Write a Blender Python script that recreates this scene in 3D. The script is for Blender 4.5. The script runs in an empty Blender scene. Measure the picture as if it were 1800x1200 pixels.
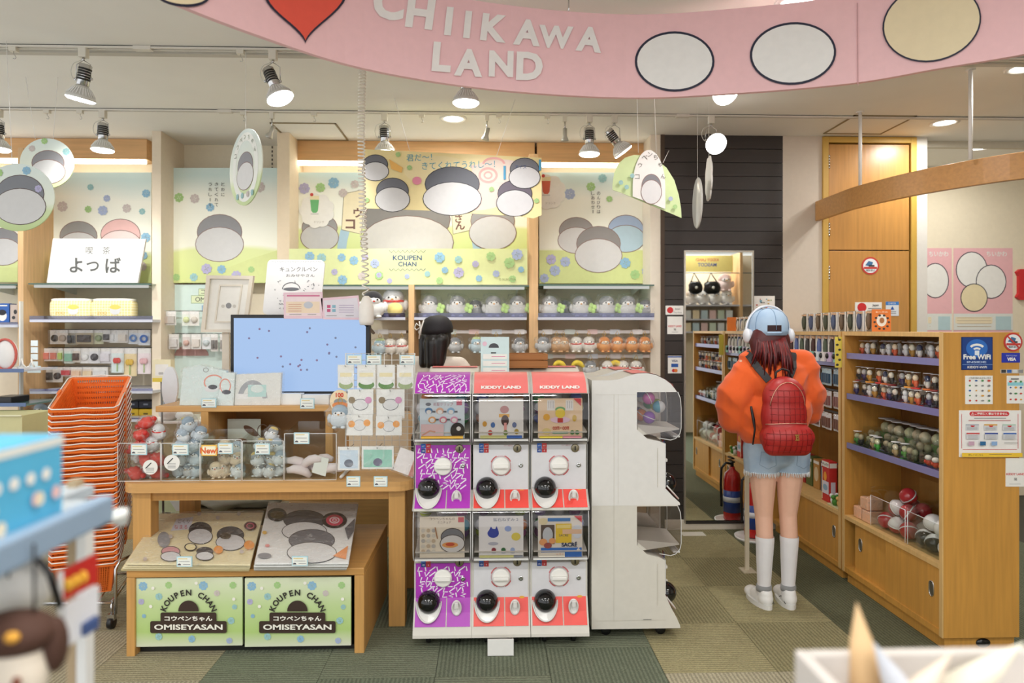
import bpy, bmesh, math, random
from mathutils import Matrix, Vector, noise
from mathutils.bvhtree import BVHTree
R_ = random.Random(7)
SC = bpy.context.scene
COL = SC.collection
PI = math.pi
# ------------------------------------------------------------------ camera, world, lights, exposure
YAW = math.radians(1.8)
CA, SA = math.cos(YAW), math.sin(YAW)
H = 2.97
cam_d = bpy.data.cameras.new('camera'); cam = bpy.data.objects.new('camera', cam_d); COL.objects.link(cam)
cam.location = (0, 0, 1.5); cam.rotation_euler = (PI/2, 0, -YAW)
cam_d.sensor_width = 36; cam_d.lens = 24; cam_d.shift_y = -20/1800
cam_d.clip_start = 0.05; cam_d.clip_end = 60
cam_d.dof.use_dof = True; cam_d.dof.focus_distance = 3.6; cam_d.dof.aperture_fstop = 2.0
SC.camera = cam
SC.view_settings.view_transform = 'Standard'; SC.view_settings.look = 'None'
SC.view_settings.gamma = 1; SC.view_settings.use_curve_mapping = False
SC.view_settings.exposure = 0.14
SC.cycles.transparent_max_bounces = 20; SC.cycles.max_bounces = 7; SC.cycles.use_denoising = True
SC.cycles.sample_clamp_indirect = 6
W = bpy.data.worlds.new('shop_light'); SC.world = W; W.use_nodes = True
W.node_tree.nodes['Background'].inputs[0].default_value = (0.97, 0.98, 1.0, 1)
W.node_tree.nodes['Background'].inputs[1].default_value = 1.25
def area_light(x, y, z, sx, sy, power, color=(1, .985, .955), rot=(0, 0, 0)):
    d = bpy.data.lights.new('fill_or_downlight', 'AREA'); d.shape = 'RECTANGLE'; d.size = sx; d.size_y = sy
    d.energy = power; d.color = color
    o = bpy.data.objects.new('fill_or_downlight', d); COL.objects.link(o); o.location = (x, y, z); o.rotation_euler = rot
    return o
def spot(x, y, z, tx, ty, tz, power, size=75, blend=.8, color=(1, .985, .955)):
    d = bpy.data.lights.new('track_lamp_light', 'SPOT'); d.energy = power; d.spot_size = math.radians(size); d.spot_blend = blend
    d.shadow_soft_size = .05; d.color = color
    o = bpy.data.objects.new('track_lamp_light', d); COL.objects.link(o); o.location = (x, y, z)
    o.rotation_euler = Vector((tx-x, ty-y, tz-z)).to_track_quat('-Z', 'Y').to_euler()
# unseen fill lights added under the ceiling around the camera, without fixtures
for lx in (-2.6, 0.0, 2.6):
    for ly, lp in ((-1.4, 34), (0.6, 30)):
        area_light(lx, ly, H-.03, 1.2, .3, lp)

# ------------------------------------------------------------------ helpers
def ray(px, py):
    u = (px-900)/1200; v = (580-py)/1200
    return (SA+u*CA, CA-u*SA, v)
def P(px, py, Y):
    dx, dy, dz = ray(px, py); t = Y/dy
    return Vector((t*dx, Y, 1.5+t*dz))
def PD(px, py, D):
    dx, dy, dz = ray(px, py)
    return Vector((D*dx, D*dy, 1.5+D*dz))
def PX(px, Y): return P(px, 580, Y).x
def PZ(px, py, Y): return P(px, py, Y).z
def PC(px, py, zc):      # point on horizontal plane z = zc
    dx, dy, dz = ray(px, py); t = (zc-1.5)/dz
    return Vector((t*dx, t*dy, zc))
def lin(c):
    if isinstance(c, str):
        c = c.lstrip('#'); c = [int(c[i:i+2], 16)/255 for i in (0, 2, 4)]
    return tuple(x/12.92 if x <= .04045 else ((x+.055)/1.055)**2.4 for x in c[:3])
_M = {}
def M(col, rough=.55, metal=0.0, kind='plain', emit=0, bump=0, scale=30, col2=None, spec=.5, coat=0, name=None):
    key = (col, rough, metal, kind, emit, bump, scale, col2, spec, coat)
    if key in _M: return _M[key]
    m = bpy.data.materials.new(name or ('mat_%s_%d' % (kind, len(_M)))); m.use_nodes = True
    nt = m.node_tree; N = nt.nodes; L = nt.links
    b = N['Principled BSDF']; out = N['Material Output']
    c = lin(col)
    b.inputs['Roughness'].default_value = rough; b.inputs['Metallic'].default_value = metal
    b.inputs['Specular IOR Level'].default_value = spec
    b.inputs['Coat Weight'].default_value = coat
    b.inputs['Base Color'].default_value = (*c, 1)
    tc = N.new('ShaderNodeTexCoord')
    def ramp(fac, stops, interp='LINEAR'):
        r = N.new('ShaderNodeValToRGB'); r.color_ramp.interpolation = interp
        el = r.color_ramp.elements
        while len(el) > 1: el.remove(el[-1])
        el[0].position = stops[0][0]; el[0].color = (*lin(stops[0][1]), 1)
        for p, cc in stops[1:]:
            e = el.new(p); e.color = (*lin(cc), 1)
        L.new(fac, r.inputs[0]); return r
    def mapping(sc, coord='Object'):
        mp = N.new('ShaderNodeMapping'); mp.inputs['Scale'].default_value = sc
        L.new(tc.outputs[coord], mp.inputs[0]); return mp.outputs[0]
    def noise_t(sc, detail=3, vec=None):
        n = N.new('ShaderNodeTexNoise'); n.inputs['Scale'].default_value = sc; n.inputs['Detail'].default_value = detail
        L.new(vec if vec else tc.outputs['Object'], n.inputs['Vector']); return n
    def mixc(a, bcol, fac):
        mx = N.new('ShaderNodeMix'); mx.data_type = 'RGBA'
        if hasattr(fac, 'is_linked') or hasattr(fac, 'links'): L.new(fac, mx.inputs[0])
        else: mx.inputs[0].default_value = fac
        for s, i in ((a, 6), (bcol, 7)):
            if isinstance(s, tuple): mx.inputs[i].default_value = (*s, 1)
            else: L.new(s, mx.inputs[i])
        return mx.outputs[2]
    def do_bump(h, st, dist=.01):
        bp = N.new('ShaderNodeBump'); bp.inputs['Strength'].default_value = st; bp.inputs['Distance'].default_value = dist
        L.new(h, bp.inputs['Height']); L.new(bp.outputs[0], b.inputs['Normal'])
    if kind == 'plain':
        n = noise_t(scale, 2)
        mr = N.new('ShaderNodeMapRange'); mr.inputs[3].default_value = .95; mr.inputs[4].default_value = 1.04
        L.new(n.outputs['Fac'], mr.inputs[0])
        mx = N.new('ShaderNodeMix'); mx.data_type = 'RGBA'; mx.blend_type = 'MULTIPLY'; mx.inputs[0].default_value = 1
        mx.inputs[6].default_value = (*c, 1); L.new(mr.outputs[0], mx.inputs[7])
        L.new(mx.outputs[2], b.inputs['Base Color'])
        if bump: do_bump(n.outputs['Fac'], bump)
    elif kind == 'wood':
        n = noise_t(4, 5, mapping((14, 14, .8) if scale == 30 else ((.8, 14, 14) if scale == 31 else (14, .8, 14))))
        r = ramp(n.outputs['Fac'], [(.25, tuple(x*.90 for x in [int(col[i:i+2], 16)/255 for i in (1, 3, 5)])), (.75, col)])
        L.new(r.outputs[0], b.inputs['Base Color']); do_bump(n.outputs['Fac'], .05)
    elif kind == 'grad':     # printed colour gradient along height; col2 = ((pos, colour), ...)
        sx = N.new('ShaderNodeSeparateXYZ'); L.new(tc.outputs['Generated'], sx.inputs[0])
        n = noise_t(2.2, 1)
        ad = N.new('ShaderNodeMath'); ad.operation = 'MULTIPLY_ADD'; L.new(n.outputs['Fac'], ad.inputs[0]); ad.inputs[1].default_value = .12
        L.new(sx.outputs[2], ad.inputs[2])
        r = ramp(ad.outputs[0], [(p+.06, q) for p, q in col2]); L.new(r.outputs[0], b.inputs['Base Color'])
    elif kind == 'carpet':
        w = N.new('ShaderNodeTexWave'); w.inputs['Scale'].default_value = 17; w.inputs['Distortion'].default_value = 3.5
        w.inputs['Detail'].default_value = 3; w.bands_direction = 'X' if scale == 30 else 'Y'
        w.inputs['Detail Scale'].default_value = 6
        L.new(tc.outputs['Object'], w.inputs['Vector'])
        n = noise_t(90, 3); n2 = noise_t(500, 2)
        a = mixc(tuple(x*.80 for x in c), tuple(min(1, x*2.2) for x in c), w.outputs['Fac'])
        a2 = mixc(a, tuple(x*1.35 for x in c), n.outputs['Fac'])
        L.new(a2, b.inputs['Base Color'])
        ad = N.new('ShaderNodeMath'); ad.operation = 'ADD'; L.new(w.outputs['Fac'], ad.inputs[0]); L.new(n2.outputs['Fac'], ad.inputs[1])
        do_bump(ad.outputs[0], .7, .004); b.inputs['Roughness'].default_value = .95; b.inputs['Specular IOR Level'].default_value = .15
    elif kind == 'fabric':
        n = noise_t(6, 3); n2 = noise_t(scale*12, 2)
        a = mixc(tuple(x*.8 for x in c), tuple(min(1, x*1.1) for x in c), n.outputs['Fac'])
        L.new(a, b.inputs['Base Color']); do_bump(n2.outputs['Fac'], .25, .003)
        b.inputs['Sheen Weight'].default_value = .25
    elif kind == 'denim':
        n = noise_t(9, 4)
        r = ramp(n.outputs['Fac'], [(.3, col), (.7, col2)]); L.new(r.outputs[0], b.inputs['Base Color'])
        n2 = noise_t(500, 2); do_bump(n2.outputs['Fac'], .3, .002)
    elif kind == 'emit':
        b.inputs['Emission Color'].default_value = (*c, 1); b.inputs['Emission Strength'].default_value = emit; b.inputs['Base Color'].default_value = (*[x*.06 for x in c], 1)
    elif kind in ('film', 'acrylic', 'glass'):
        N.remove(b)
        tr = N.new('ShaderNodeBsdfTransparent'); gl = N.new('ShaderNodeBsdfGlossy'); gl.inputs['Roughness'].default_value = rough
        gl.inputs[0].default_value = (1, 1, 1, 1)
        tr.inputs[0].default_value = (*c, 1)
        ms = N.new('ShaderNodeMixShader')
        lw = N.new('ShaderNodeLayerWeight'); lw.inputs['Blend'].default_value = .25
        mr = N.new('ShaderNodeMapRange'); mr.inputs[3].default_value = (bump or .05)*.7; mr.inputs[4].default_value = .30
        L.new(lw.outputs['Facing'], mr.inputs[0])
        L.new(tr.outputs[0], ms.inputs[1]); L.new(gl.outputs[0], ms.inputs[2])
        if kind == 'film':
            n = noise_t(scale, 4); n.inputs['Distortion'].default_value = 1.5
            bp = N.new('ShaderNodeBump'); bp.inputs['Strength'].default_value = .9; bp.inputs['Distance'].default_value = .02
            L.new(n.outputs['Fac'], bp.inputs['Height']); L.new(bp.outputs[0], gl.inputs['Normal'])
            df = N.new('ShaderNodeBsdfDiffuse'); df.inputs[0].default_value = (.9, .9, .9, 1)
            r = ramp(n.outputs['Fac'], [(.54, '#060606'), (.68, '#7a7a7a')])  # white diffuse flecks paint sparkle onto the crumpled film
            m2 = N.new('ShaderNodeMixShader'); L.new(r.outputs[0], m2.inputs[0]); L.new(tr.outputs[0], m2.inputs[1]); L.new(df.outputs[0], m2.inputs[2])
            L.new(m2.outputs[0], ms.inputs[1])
        L.new(mr.outputs[0], ms.inputs[0]); L.new(ms.outputs[0], out.inputs[0])
    elif kind == 'mirror':
        b.inputs['Metallic'].default_value = 1; b.inputs['Roughness'].default_value = .01
    elif kind == 'check':
        bt = N.new('ShaderNodeTexBrick'); bt.offset = 0; bt.inputs['Scale'].default_value = 1
        bt.inputs['Brick Width'].default_value = .02; bt.inputs['Row Height'].default_value = .02; bt.inputs['Mortar Size'].default_value = .0015
        bt.inputs['Color1'].default_value = (*c, 1); bt.inputs['Color2'].default_value = (*[x*.9 for x in c], 1); bt.inputs['Mortar'].default_value = (*lin(col2), 1)
        mp = N.new('ShaderNodeMapping'); mp.inputs['Rotation'].default_value = (PI/2, 0, 0); L.new(tc.outputs['Object'], mp.inputs[0])
        L.new(mp.outputs[0], bt.inputs['Vector']); L.new(bt.outputs[0], b.inputs['Base Color'])
    _M[key] = m
    return m
class MB:
    def __init__(s): s.v = []; s.f = []; s.mi = []; s.sm = []; s.mats = []
    def mat(s, m):
        if m not in s.mats: s.mats.append(m)
        return s.mats.index(m)
    def add(s, vs, fs, m, T=None, smooth=False):
        o = len(s.v); i = s.mat(m)
        s.v += [tuple(T @ Vector(v)) if T is not None else tuple(v) for v in vs]
        for f in fs: s.f.append(tuple(o+k for k in f)); s.mi.append(i); s.sm.append(smooth)
        return s
    def box(s, x0, y0, z0, x1, y1, z1, m, T=None):
        x0, x1 = min(x0, x1), max(x0, x1); y0, y1 = min(y0, y1), max(y0, y1); z0, z1 = min(z0, z1), max(z0, z1)
        vs = [(x0,y0,z0),(x1,y0,z0),(x1,y1,z0),(x0,y1,z0),(x0,y0,z1),(x1,y0,z1),(x1,y1,z1),(x0,y1,z1)]
        return s.add(vs, [(0,3,2,1),(4,5,6,7),(0,1,5,4),(1,2,6,5),(2,3,7,6),(3,0,4,7)], m, T)
    def prism(s, poly, a0, a1, m, axis='y', T=None, smooth=False):
        # poly: list of (p, q); axis y -> (x, z) plane extruded in y ; axis x -> (y, z) ; axis z -> (x, y)
        n = len(poly)
        mk = {'y': lambda p, q, a: (p, a, q), 'x': lambda p, q, a: (a, p, q), 'z': lambda p, q, a: (p, q, a)}[axis]
        vs = [mk(p, q, a0) for p, q in poly] + [mk(p, q, a1) for p, q in poly]
        s.add(vs, [tuple(range(n)), tuple(range(2*n-1, n-1, -1))], m, T)
        return s.add(vs, [(i, (i+1) % n, n+(i+1) % n, n+i) for i in range(n)], m, T, smooth)
    def tube(s, pts, r, m, seg=8, T=None, closed=False):
        pts = [Vector(p) for p in pts]; n = len(pts)
        rs = r if isinstance(r, (list, tuple)) else [r]*n
        vs = []; up = None
        for i, p in enumerate(pts):
            d = (pts[(i+1) % n]-pts[i-1]) if closed else (pts[min(i+1, n-1)]-pts[max(i-1, 0)])
            if d.length < 1e-9: d = Vector((0, 0, 1))
            d.normalize()
            if up is None:
                up = Vector((0, 0, 1)) if abs(d.z) < .9 else Vector((1, 0, 0))
            a = d.cross(up)
            if a.length < 1e-6: a = d.cross(Vector((1, .3, 0)))
            a.normalize(); b = a.cross(d).normalized(); up = b
            for k in range(seg):
                t = 2*PI*k/seg; vs.append(p+(a*math.cos(t)+b*math.sin(t))*rs[i])
        fs = []
        for i in range(n if closed else n-1):
            for k in range(seg):
                j = (i+1) % n
                fs.append((i*seg+k, i*seg+(k+1) % seg, j*seg+(k+1) % seg, j*seg+k))
        if not closed: fs += [tuple(range(seg-1, -1, -1)), tuple((n-1)*seg+k for k in range(seg))]
        return s.add(vs, fs, m, T, True)
    def ribbon(s, pts, side, w, th, m, T=None):   # flat strap: pts, per-point side vector
        vs = []
        for i, p in enumerate(pts):
            p = Vector(p); sd = Vector(side[i] if isinstance(side[0], (list, tuple, Vector)) else side).normalized()
            d = (Vector(pts[min(i+1, len(pts)-1)])-Vector(pts[max(i-1, 0)])).normalized(); nn = d.cross(sd).normalized()
            vs += [p-sd*w/2-nn*th/2, p+sd*w/2-nn*th/2, p+sd*w/2+nn*th/2, p-sd*w/2+nn*th/2]
        fs = [(0, 1, 2, 3)]
        for i in range(len(pts)-1):
            for k in range(4): fs.append((i*4+k, i*4+4+k, i*4+4+(k+1) % 4, i*4+(k+1) % 4))
        n = (len(pts)-1)*4; fs.append((n+3, n+2, n+1, n))
        return s.add(vs, fs, m, T, False)
    def lathe(s, prof, m, seg=20, T=None, smooth=True):
        vs = []
        for r, z in prof:
            for k in range(seg): t = 2*PI*k/seg; vs.append((r*math.cos(t), r*math.sin(t), z))
        fs = []
        for i in range(len(prof)-1):
            for k in range(seg): fs.append((i*seg+k, i*seg+(k+1) % seg, (i+1)*seg+(k+1) % seg, (i+1)*seg+k))
        if prof[0][0] > 1e-5: fs.append(tuple(range(seg-1, -1, -1)))
        if prof[-1][0] > 1e-5: fs.append(tuple((len(prof)-1)*seg+k for k in range(seg)))
        return s.add(vs, fs, m, T, smooth)
    def ell(s, c, r, m, seg=14, rings=9, T=None, jit=0, seed=0, e=1.0):
        if not isinstance(r, (tuple, list)): r = (r, r, r)
        vs = [(c[0], c[1], c[2]-r[2])]
        sg = lambda a: math.copysign(abs(a)**e, a)
        for i in range(1, rings):
            ph = -PI/2+PI*i/rings
            for k in range(seg):
                t = 2*PI*k/seg
                v = Vector((sg(math.cos(ph))*sg(math.cos(t)), sg(math.cos(ph))*sg(math.sin(t)), sg(math.sin(ph))))
                if jit: v = v*(1+jit*noise.noise(v*2.3+Vector((seed, seed*1.7, 0))))
                vs.append((c[0]+r[0]*v.x, c[1]+r[1]*v.y, c[2]+r[2]*v.z))
        vs.append((c[0], c[1], c[2]+r[2]))
        fs = [(0, 1+(k+1) % seg, 1+k) for k in range(seg)]
        for i in range(rings-2):
            a = 1+i*seg
            for k in range(seg): fs.append((a+k, a+(k+1) % seg, a+seg+(k+1) % seg, a+seg+k))
        a = 1+(rings-2)*seg; l = len(vs)-1
        fs += [(a+k, a+(k+1) % seg, l) for k in range(seg)]
        return s.add(vs, fs, m, T, True)
    def build(s, name, parent=None, bevel=0, bseg=2, loc=None, label=None):
        me = bpy.data.meshes.new(name); me.from_pydata(s.v, [], s.f); 
        for m in s.mats: me.materials.append(m)
        me.polygons.foreach_set('material_index', s.mi); me.polygons.foreach_set('use_smooth', s.sm)
        me.validate(); me.update()
        o = bpy.data.objects.new(name, me); COL.objects.link(o)
        if parent: o.parent = parent
        if loc is not None: o.location = loc
        if label: o['label'] = label
        if bevel:
            bv = o.modifiers.new('bevel', 'BEVEL'); bv.width = bevel; bv.segments = bseg; bv.limit_method = 'ANGLE'; bv.angle_limit = .6
            bv.harden_normals = False
        return o
def tag(o, label, cat, group=None):
    o['label'] = label; o['category'] = cat
    if group: o['group'] = group
    return o
def thing(name, label, cat, loc=(0, 0, 0), rz=0, group=None, rot=None):
    o = bpy.data.objects.new(name, None); COL.objects.link(o); o.location = loc; o.rotation_euler = rot or (0, 0, rz)
    o.empty_display_size = .05
    return tag(o, label, cat, group)
def struct(o): o['kind'] = 'structure'; return o
def kids(o): return KID.get(o.name) or [c for c in bpy.data.objects if c.parent == o]
KID = {}
def dup(root, loc, rz=0, label=None, group=None, rot=None, scale=None):
    if root.name not in KID:
        ch = [c for c in bpy.data.objects if c.parent == root]; KID[root.name] = ch
        for c in ch: KID[c.name] = [g for g in bpy.data.objects if g.parent == c] or ()
    r = root.copy(); COL.objects.link(r); r.location = loc; r.rotation_euler = rot or (0, 0, rz)
    if scale: r.scale = (scale,)*3 if not isinstance(scale, tuple) else scale
    if label: r['label'] = label
    if group: r['group'] = group
    for ch in KID[root.name]:
        c = ch.copy(); COL.objects.link(c); c.parent = r
        for g in KID.get(ch.name) or ():
            d = g.copy(); COL.objects.link(d); d.parent = c
    return r
ORD = ['first','second','third','fourth','fifth','sixth','seventh','eighth','ninth','tenth','eleventh','twelfth','thirteenth','fourteenth','fifteenth','sixteenth','seventeenth','eighteenth','nineteenth','twentieth',
 'twenty-first','twenty-second','twenty-third','twenty-fourth','twenty-fifth','twenty-sixth','twenty-seventh','twenty-eighth','twenty-ninth','thirtieth','thirty-first','thirty-second','thirty-third','thirty-fourth']
_TX = {}
def text_geo(body, bold=0.0):
    k = (body, bold)
    if k in _TX: return _TX[k]
    cu = bpy.data.curves.new('t', 'FONT'); cu.body = body; cu.size = 1; cu.align_x = 'CENTER'; cu.align_y = 'CENTER'
    cu.resolution_u = 3; cu.offset = bold
    ob = bpy.data.objects.new('t', cu)
    me = ob.to_mesh()
    vs = [(v.co.x, v.co.y) for v in me.vertices]; fs = [tuple(p.vertices) for p in me.polygons]
    ob.to_mesh_clear(); bpy.data.objects.remove(ob); bpy.data.curves.remove(cu)
    if vs:
        cx = (min(v[0] for v in vs)+max(v[0] for v in vs))/2; cy = (min(v[1] for v in vs)+max(v[1] for v in vs))/2
        vs = [(a-cx, b-cy) for a, b in vs]
    _TX[k] = (vs, fs); return _TX[k]
class Deco:
    """flat print on a plane; coordinates come through fn(px, py) -> Vector, lifted along nrm layer by layer"""
    def __init__(s, fn, nrm=(0, -1, 0), step=.00025, base=.0006): s.fn = fn; s.n = Vector(nrm); s.k = base; s.step = step; s.mb = MB()
    def _add(s, pts, fs, m):
        s.mb.add([s.fn(*p)+s.n*s.k for p in pts], fs, m); s.k += s.step
    def poly(s, pts, m): s._add(pts, [tuple(range(len(pts)-1, -1, -1))], m); return s
    def rect(s, x0, y0, x1, y1, m): return s.poly([(x0, y0), (x1, y0), (x1, y1), (x0, y1)], m)
    def ell(s, cx, cy, rx, ry, m, n=24, rot=0, a0=0, a1=2*PI):
        pts = []
        for i in range(n):
            t = a0+(a1-a0)*i/(n if abs(a1-a0-2*PI) < 1e-6 else n-1)
            x, y = rx*math.cos(t), ry*math.sin(t)
            pts.append((cx+x*math.cos(rot)-y*math.sin(rot), cy+x*math.sin(rot)+y*math.cos(rot)))
        return s.poly(pts, m)
    def ring(s, cx, cy, rx, ry, w, m, n=28, a0=0, a1=2*PI):
        pts = []; fs = []
        for i in range(n+1):
            t = a0+(a1-a0)*i/n
            pts += [(cx+(rx-w)*math.cos(t), cy+(ry-w)*math.sin(t)), (cx+rx*math.cos(t), cy+ry*math.sin(t))]
            if i: fs.append((2*i-2, 2*i-1, 2*i+1, 2*i))
        s._add(pts, fs, m); return s
    def line(s, pts, w, m):
        vs = []; fs = []
        for i, p in enumerate(pts):
            a = pts[max(i-1, 0)]; b = pts[min(i+1, len(pts)-1)]; dx, dy = b[0]-a[0], b[1]-a[1]; l = math.hypot(dx, dy) or 1
            nx, ny = -dy/l*w/2, dx/l*w/2; vs += [(p[0]+nx, p[1]+ny), (p[0]-nx, p[1]-ny)]
            if i: fs.append((2*i-2, 2*i-1, 2*i+1, 2*i))
        s._add(vs, fs, m); return s
    def text(s, body, cx, cy, h, m, rot=0, bold=0.0, sx=1.0, width=None):
        vs, fs = text_geo(body, bold)
        if not vs: return s
        sy = h/(max(v[1] for v in vs)-min(v[1] for v in vs))
        sxx = sy*sx if width is None else width/(max(v[0] for v in vs)-min(v[0] for v in vs))
        c, q = math.cos(rot), math.sin(rot)
        s._add([(cx+a*sxx*c+b*sy*q, cy+a*sxx*q-b*sy*c) for a, b in vs], fs, m); return s
    def clover(s, cx, cy, r, m, rot=.4):
        for k in range(4):
            t = rot+k*PI/2
            for dt in (-.36, .36): s.ell(cx+math.cos(t+dt)*r*.62, cy+math.sin(t+dt)*r*.62, r*.30, r*.30, m, 9)
            s.poly([(cx, cy), (cx+math.cos(t-.62)*r*.66, cy+math.sin(t-.62)*r*.66), (cx+math.cos(t+.62)*r*.66, cy+math.sin(t+.62)*r*.66)], m); s.k -= s.step
            s.k -= s.step*2
        s.k += s.step; return s
    def stones(s, cx, cy, r, top='#8f8f92', low='#d2d2d2', line='#8a6f69', sq=1.0):
        # plain pair of pebbles
        s.ell(cx, cy-r*.28, r*.93, r*.74*sq, M(line)); s.ell(cx, cy-r*.28, r*.93-1.2, r*.74*sq-1.2, M(top))
        s.ell(cx, cy+r*.22, r*1.0, r*.72*sq, M(line)); s.ell(cx, cy+r*.22, r*1.0-1.2, r*.72*sq-1.2, M(low)); return s
    def build(s, name='print', parent=None, label=None): return s.mb.build(name, parent, label=label)
def plane(Y, off=0.0): return lambda px, py: P(px, py, Y)
def remesh(prims, mat, name, parent=None, voxel=.01, smooth=3, cuts=(), disp=None, label=None):
    """prims: ('c', p0, p1, r0, r1) capsules or ('e', c, (rx,ry,rz)[, rot]) ellipsoids merged into one continuous surface"""
    mb = MB()
    for p in prims:
        if p[0] == 'c':
            a, b = Vector(p[1]), Vector(p[2]); n = max(2, int((b-a).length/(voxel*2.5)))
            if (b-a).length > 1e-4: mb.tube([a.lerp(b, i/n) for i in range(n+1)], [p[3]+(p[4]-p[3])*i/n for i in range(n+1)], mat, 12)
            mb.ell(a, p[3], mat, 12, 8); mb.ell(b, p[4], mat, 12, 8)
        else:
            T = None
            if len(p) > 3: T = Matrix.Translation(p[1]) @ p[3].to_4x4() @ Matrix.Translation(-Vector(p[1]))
            mb.ell(p[1], p[2], mat, 20, 12, T=T)
    o = mb.build(name, None)
    rm = o.modifiers.new('r', 'REMESH'); rm.mode = 'VOXEL'; rm.voxel_size = voxel; rm.use_smooth_shade = True
    sm = o.modifiers.new('s', 'SMOOTH'); sm.iterations = smooth; sm.factor = .6
    me = bpy.data.meshes.new_from_object(o.evaluated_get(bpy.context.evaluated_depsgraph_get()))
    if disp:
        for v in me.vertices:
            v.co = Vector(disp(v.co.copy()))
    if cuts:
        bm = bmesh.new(); bm.from_mesh(me)
        for co, no in cuts:
            g = bm.verts[:]+bm.edges[:]+bm.faces[:]
            bmesh.ops.bisect_plane(bm, geom=g, plane_co=co, plane_no=no, clear_outer=True)
        bm.to_mesh(me); bm.free()
    me.name = name; old = o.data; o.modifiers.clear(); o.data = me; bpy.data.meshes.remove(old)
    if not me.materials: me.materials.append(mat)
    for p_ in me.polygons: p_.use_smooth = True
    o.name = name
    if parent: o.parent = parent
    if label: o['label'] = label
    return o
# common materials
WOOD = M('#d3a05c', .42, kind='wood'); WOODX = M('#d3a05c', .42, kind='wood', scale=31); WOODD = M('#c48f4a', .45, kind='wood')
WHITE = M('#e9e8e4', .4); CREAM = M('#e9e0d0', .75); CREAMP = M('#e6dbc4', .8); CEIL = M('#f1f0ea', .9, scale=3)
BLACK = M('#101012', .3); STEEL = M('#c9c9c9', .22, 1.0); GREYM = M('#8b8c8c', .4, .6); DARK = M('#2a2826', .6)
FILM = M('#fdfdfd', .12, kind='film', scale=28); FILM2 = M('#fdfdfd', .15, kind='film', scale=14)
ACR = M('#fbfdfc', .05, kind='acrylic', bump=.05); GLASS = M('#d6e4dc', .03, kind='glass', bump=.1)
PAPER = M('#eeede8', .6); EDGE = M('#f5f7f6', .2, spec=.8)
CL = [M('#9cc7c9'), M('#a9cf8a'), M('#cfc4c0'), M('#aab8d8'), M('#8fbbd6'), M('#b7b3d6')]
# ================================================================== SETTING
YB = 5.1       # dark wall / door wall
YA = 5.5       # recessed back of the shelf wall
XR = PX(1630, YB)
fl = MB().box(-5, -3, -.06, 6, 6.4, -.005, M('#4a4a40', .95)).build('floor'); struct(fl)
CARP = {'b': M('#8f8873', .95, kind='carpet'), 'b2': M('#8a836b', .95, kind='carpet', scale=31), 'd': M('#5d6353', .95, kind='carpet'), 'd2': M('#666b5a', .95, kind='carpet', scale=31),
        'o': M('#878061', .95, kind='carpet', scale=31), 'o2': M('#7b7558', .95, kind='carpet'), 'k': M('#51523f', .95, kind='carpet')}
tmesh = {}
for ix in range(-7, 7):
    x0 = .26+ix*.5
    for iy in range(0, 11):
        y0 = -.04+iy*.5+(.25 if ix in (0, -3) else 0)
        if y0 > 5.3: continue
        if x0 < -1.74: k = 'b' if (ix+iy) % 2 else 'b2'
        elif x0 < -1.24: k = 'b' if iy % 2 else 'b2'
        elif x0 < .7: k = 'd' if (ix*3+iy) % 2 else 'd2'
        elif x0 < 1.7: k = ('o' if (ix+iy) % 2 else 'o2') if y0 > 2.9 else ('b' if iy % 2 else 'b2')
        else: k = 'k' if x0 < 2.2 else 'd'
        if k not in tmesh:
            o = MB().box(.001, .001, -.005, .499, .499, .001, CARP[k]).build('carpet_tile', fl); tmesh[k] = o.data
        else:
            o = bpy.data.objects.new('carpet_tile', tmesh[k]); COL.objects.link(o); o.parent = fl
        o.location = (x0, y0, 0)
ce = MB().box(-5, -3, H, 6, 6.4, H+.1, CEIL).build('ceiling'); struct(ce)
for name, b in (('wall_right', (6, -3, 0, 6.1, 6.4, H)),):
    struct(MB().box(*b, CREAM).build(name))
# ceiling soffit step, hatches
struct(MB().box(-5, 3.66, H-.012, 6, 3.70, H, M('#c9c5bb', .9)).build('trim_1'))
def hatch(pts, nm):
    mb = MB(); q = [PC(px, py, H) for px, py in pts]
    x0, x1 = min(a.x for a in q), max(a.x for a in q); y0, y1 = min(a.y for a in q), max(a.y for a in q)
    fr = M('#8b7a58', .6)
    for a in ((x0, y0, x1, y0+.012), (x0, y1-.012, x1, y1), (x0, y0, x0+.012, y1), (x1-.012, y0, x1, y1)): mb.box(a[0], a[1], H-.006, a[2], a[3], H, fr)
    o = mb.build(nm); struct(o)
    MB().box(x0+.014, y0+.014, H-.003, x1-.014, y1-.014, H, CEIL).build('hatch_panel', o)
hatch([(475, 216), (585, 216), (612, 245), (508, 245)], 'trim_2')
hatch([(1500, 203), (1612, 203), (1548, 234), (1447, 234)], 'trim_3')
# dark plank wall with column
XD0, XD1 = PX(1168, YB), PX(1376, YB)
wd = MB().box(XD0, YB+.02, 0, XD1, YB+.12, H, M('#1a1715', .8)).build('wall_back_dark'); struct(wd)
pk = None; DPL = M('#322c29', .5, kind='wood', scale=31)
n = int(H/.105)+1
for i in range(n):
    z0 = .075+i*.1035
    if z0 > H: break
    if pk is None or z0+.1 > H:
        pk = MB().box(0, 0, 0, XD1-XD0, .02, min(.0995, H-z0), DPL).build('plank', wd)
        pk.location = (XD0, YB, z0)
    else:
        o = pk.copy(); COL.objects.link(o); o.location = (XD0, YB, z0)
struct(MB().box(XD0, YB-.02, 0, XD1, YB+.02, .075, M('#dcd5c6', .5)).build('baseboard_back', bevel=.004))
struct(MB().box(XD0-.03, YB-.005, 0, XD0, YB+.1, H, M('#4a3a2c', .6)).build('trim_4'))
struct(MB().box(PX(1138, YB+.1), YB, 0, XD0-.03, YA+.1, H, CREAM).build('column_back'))
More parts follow.
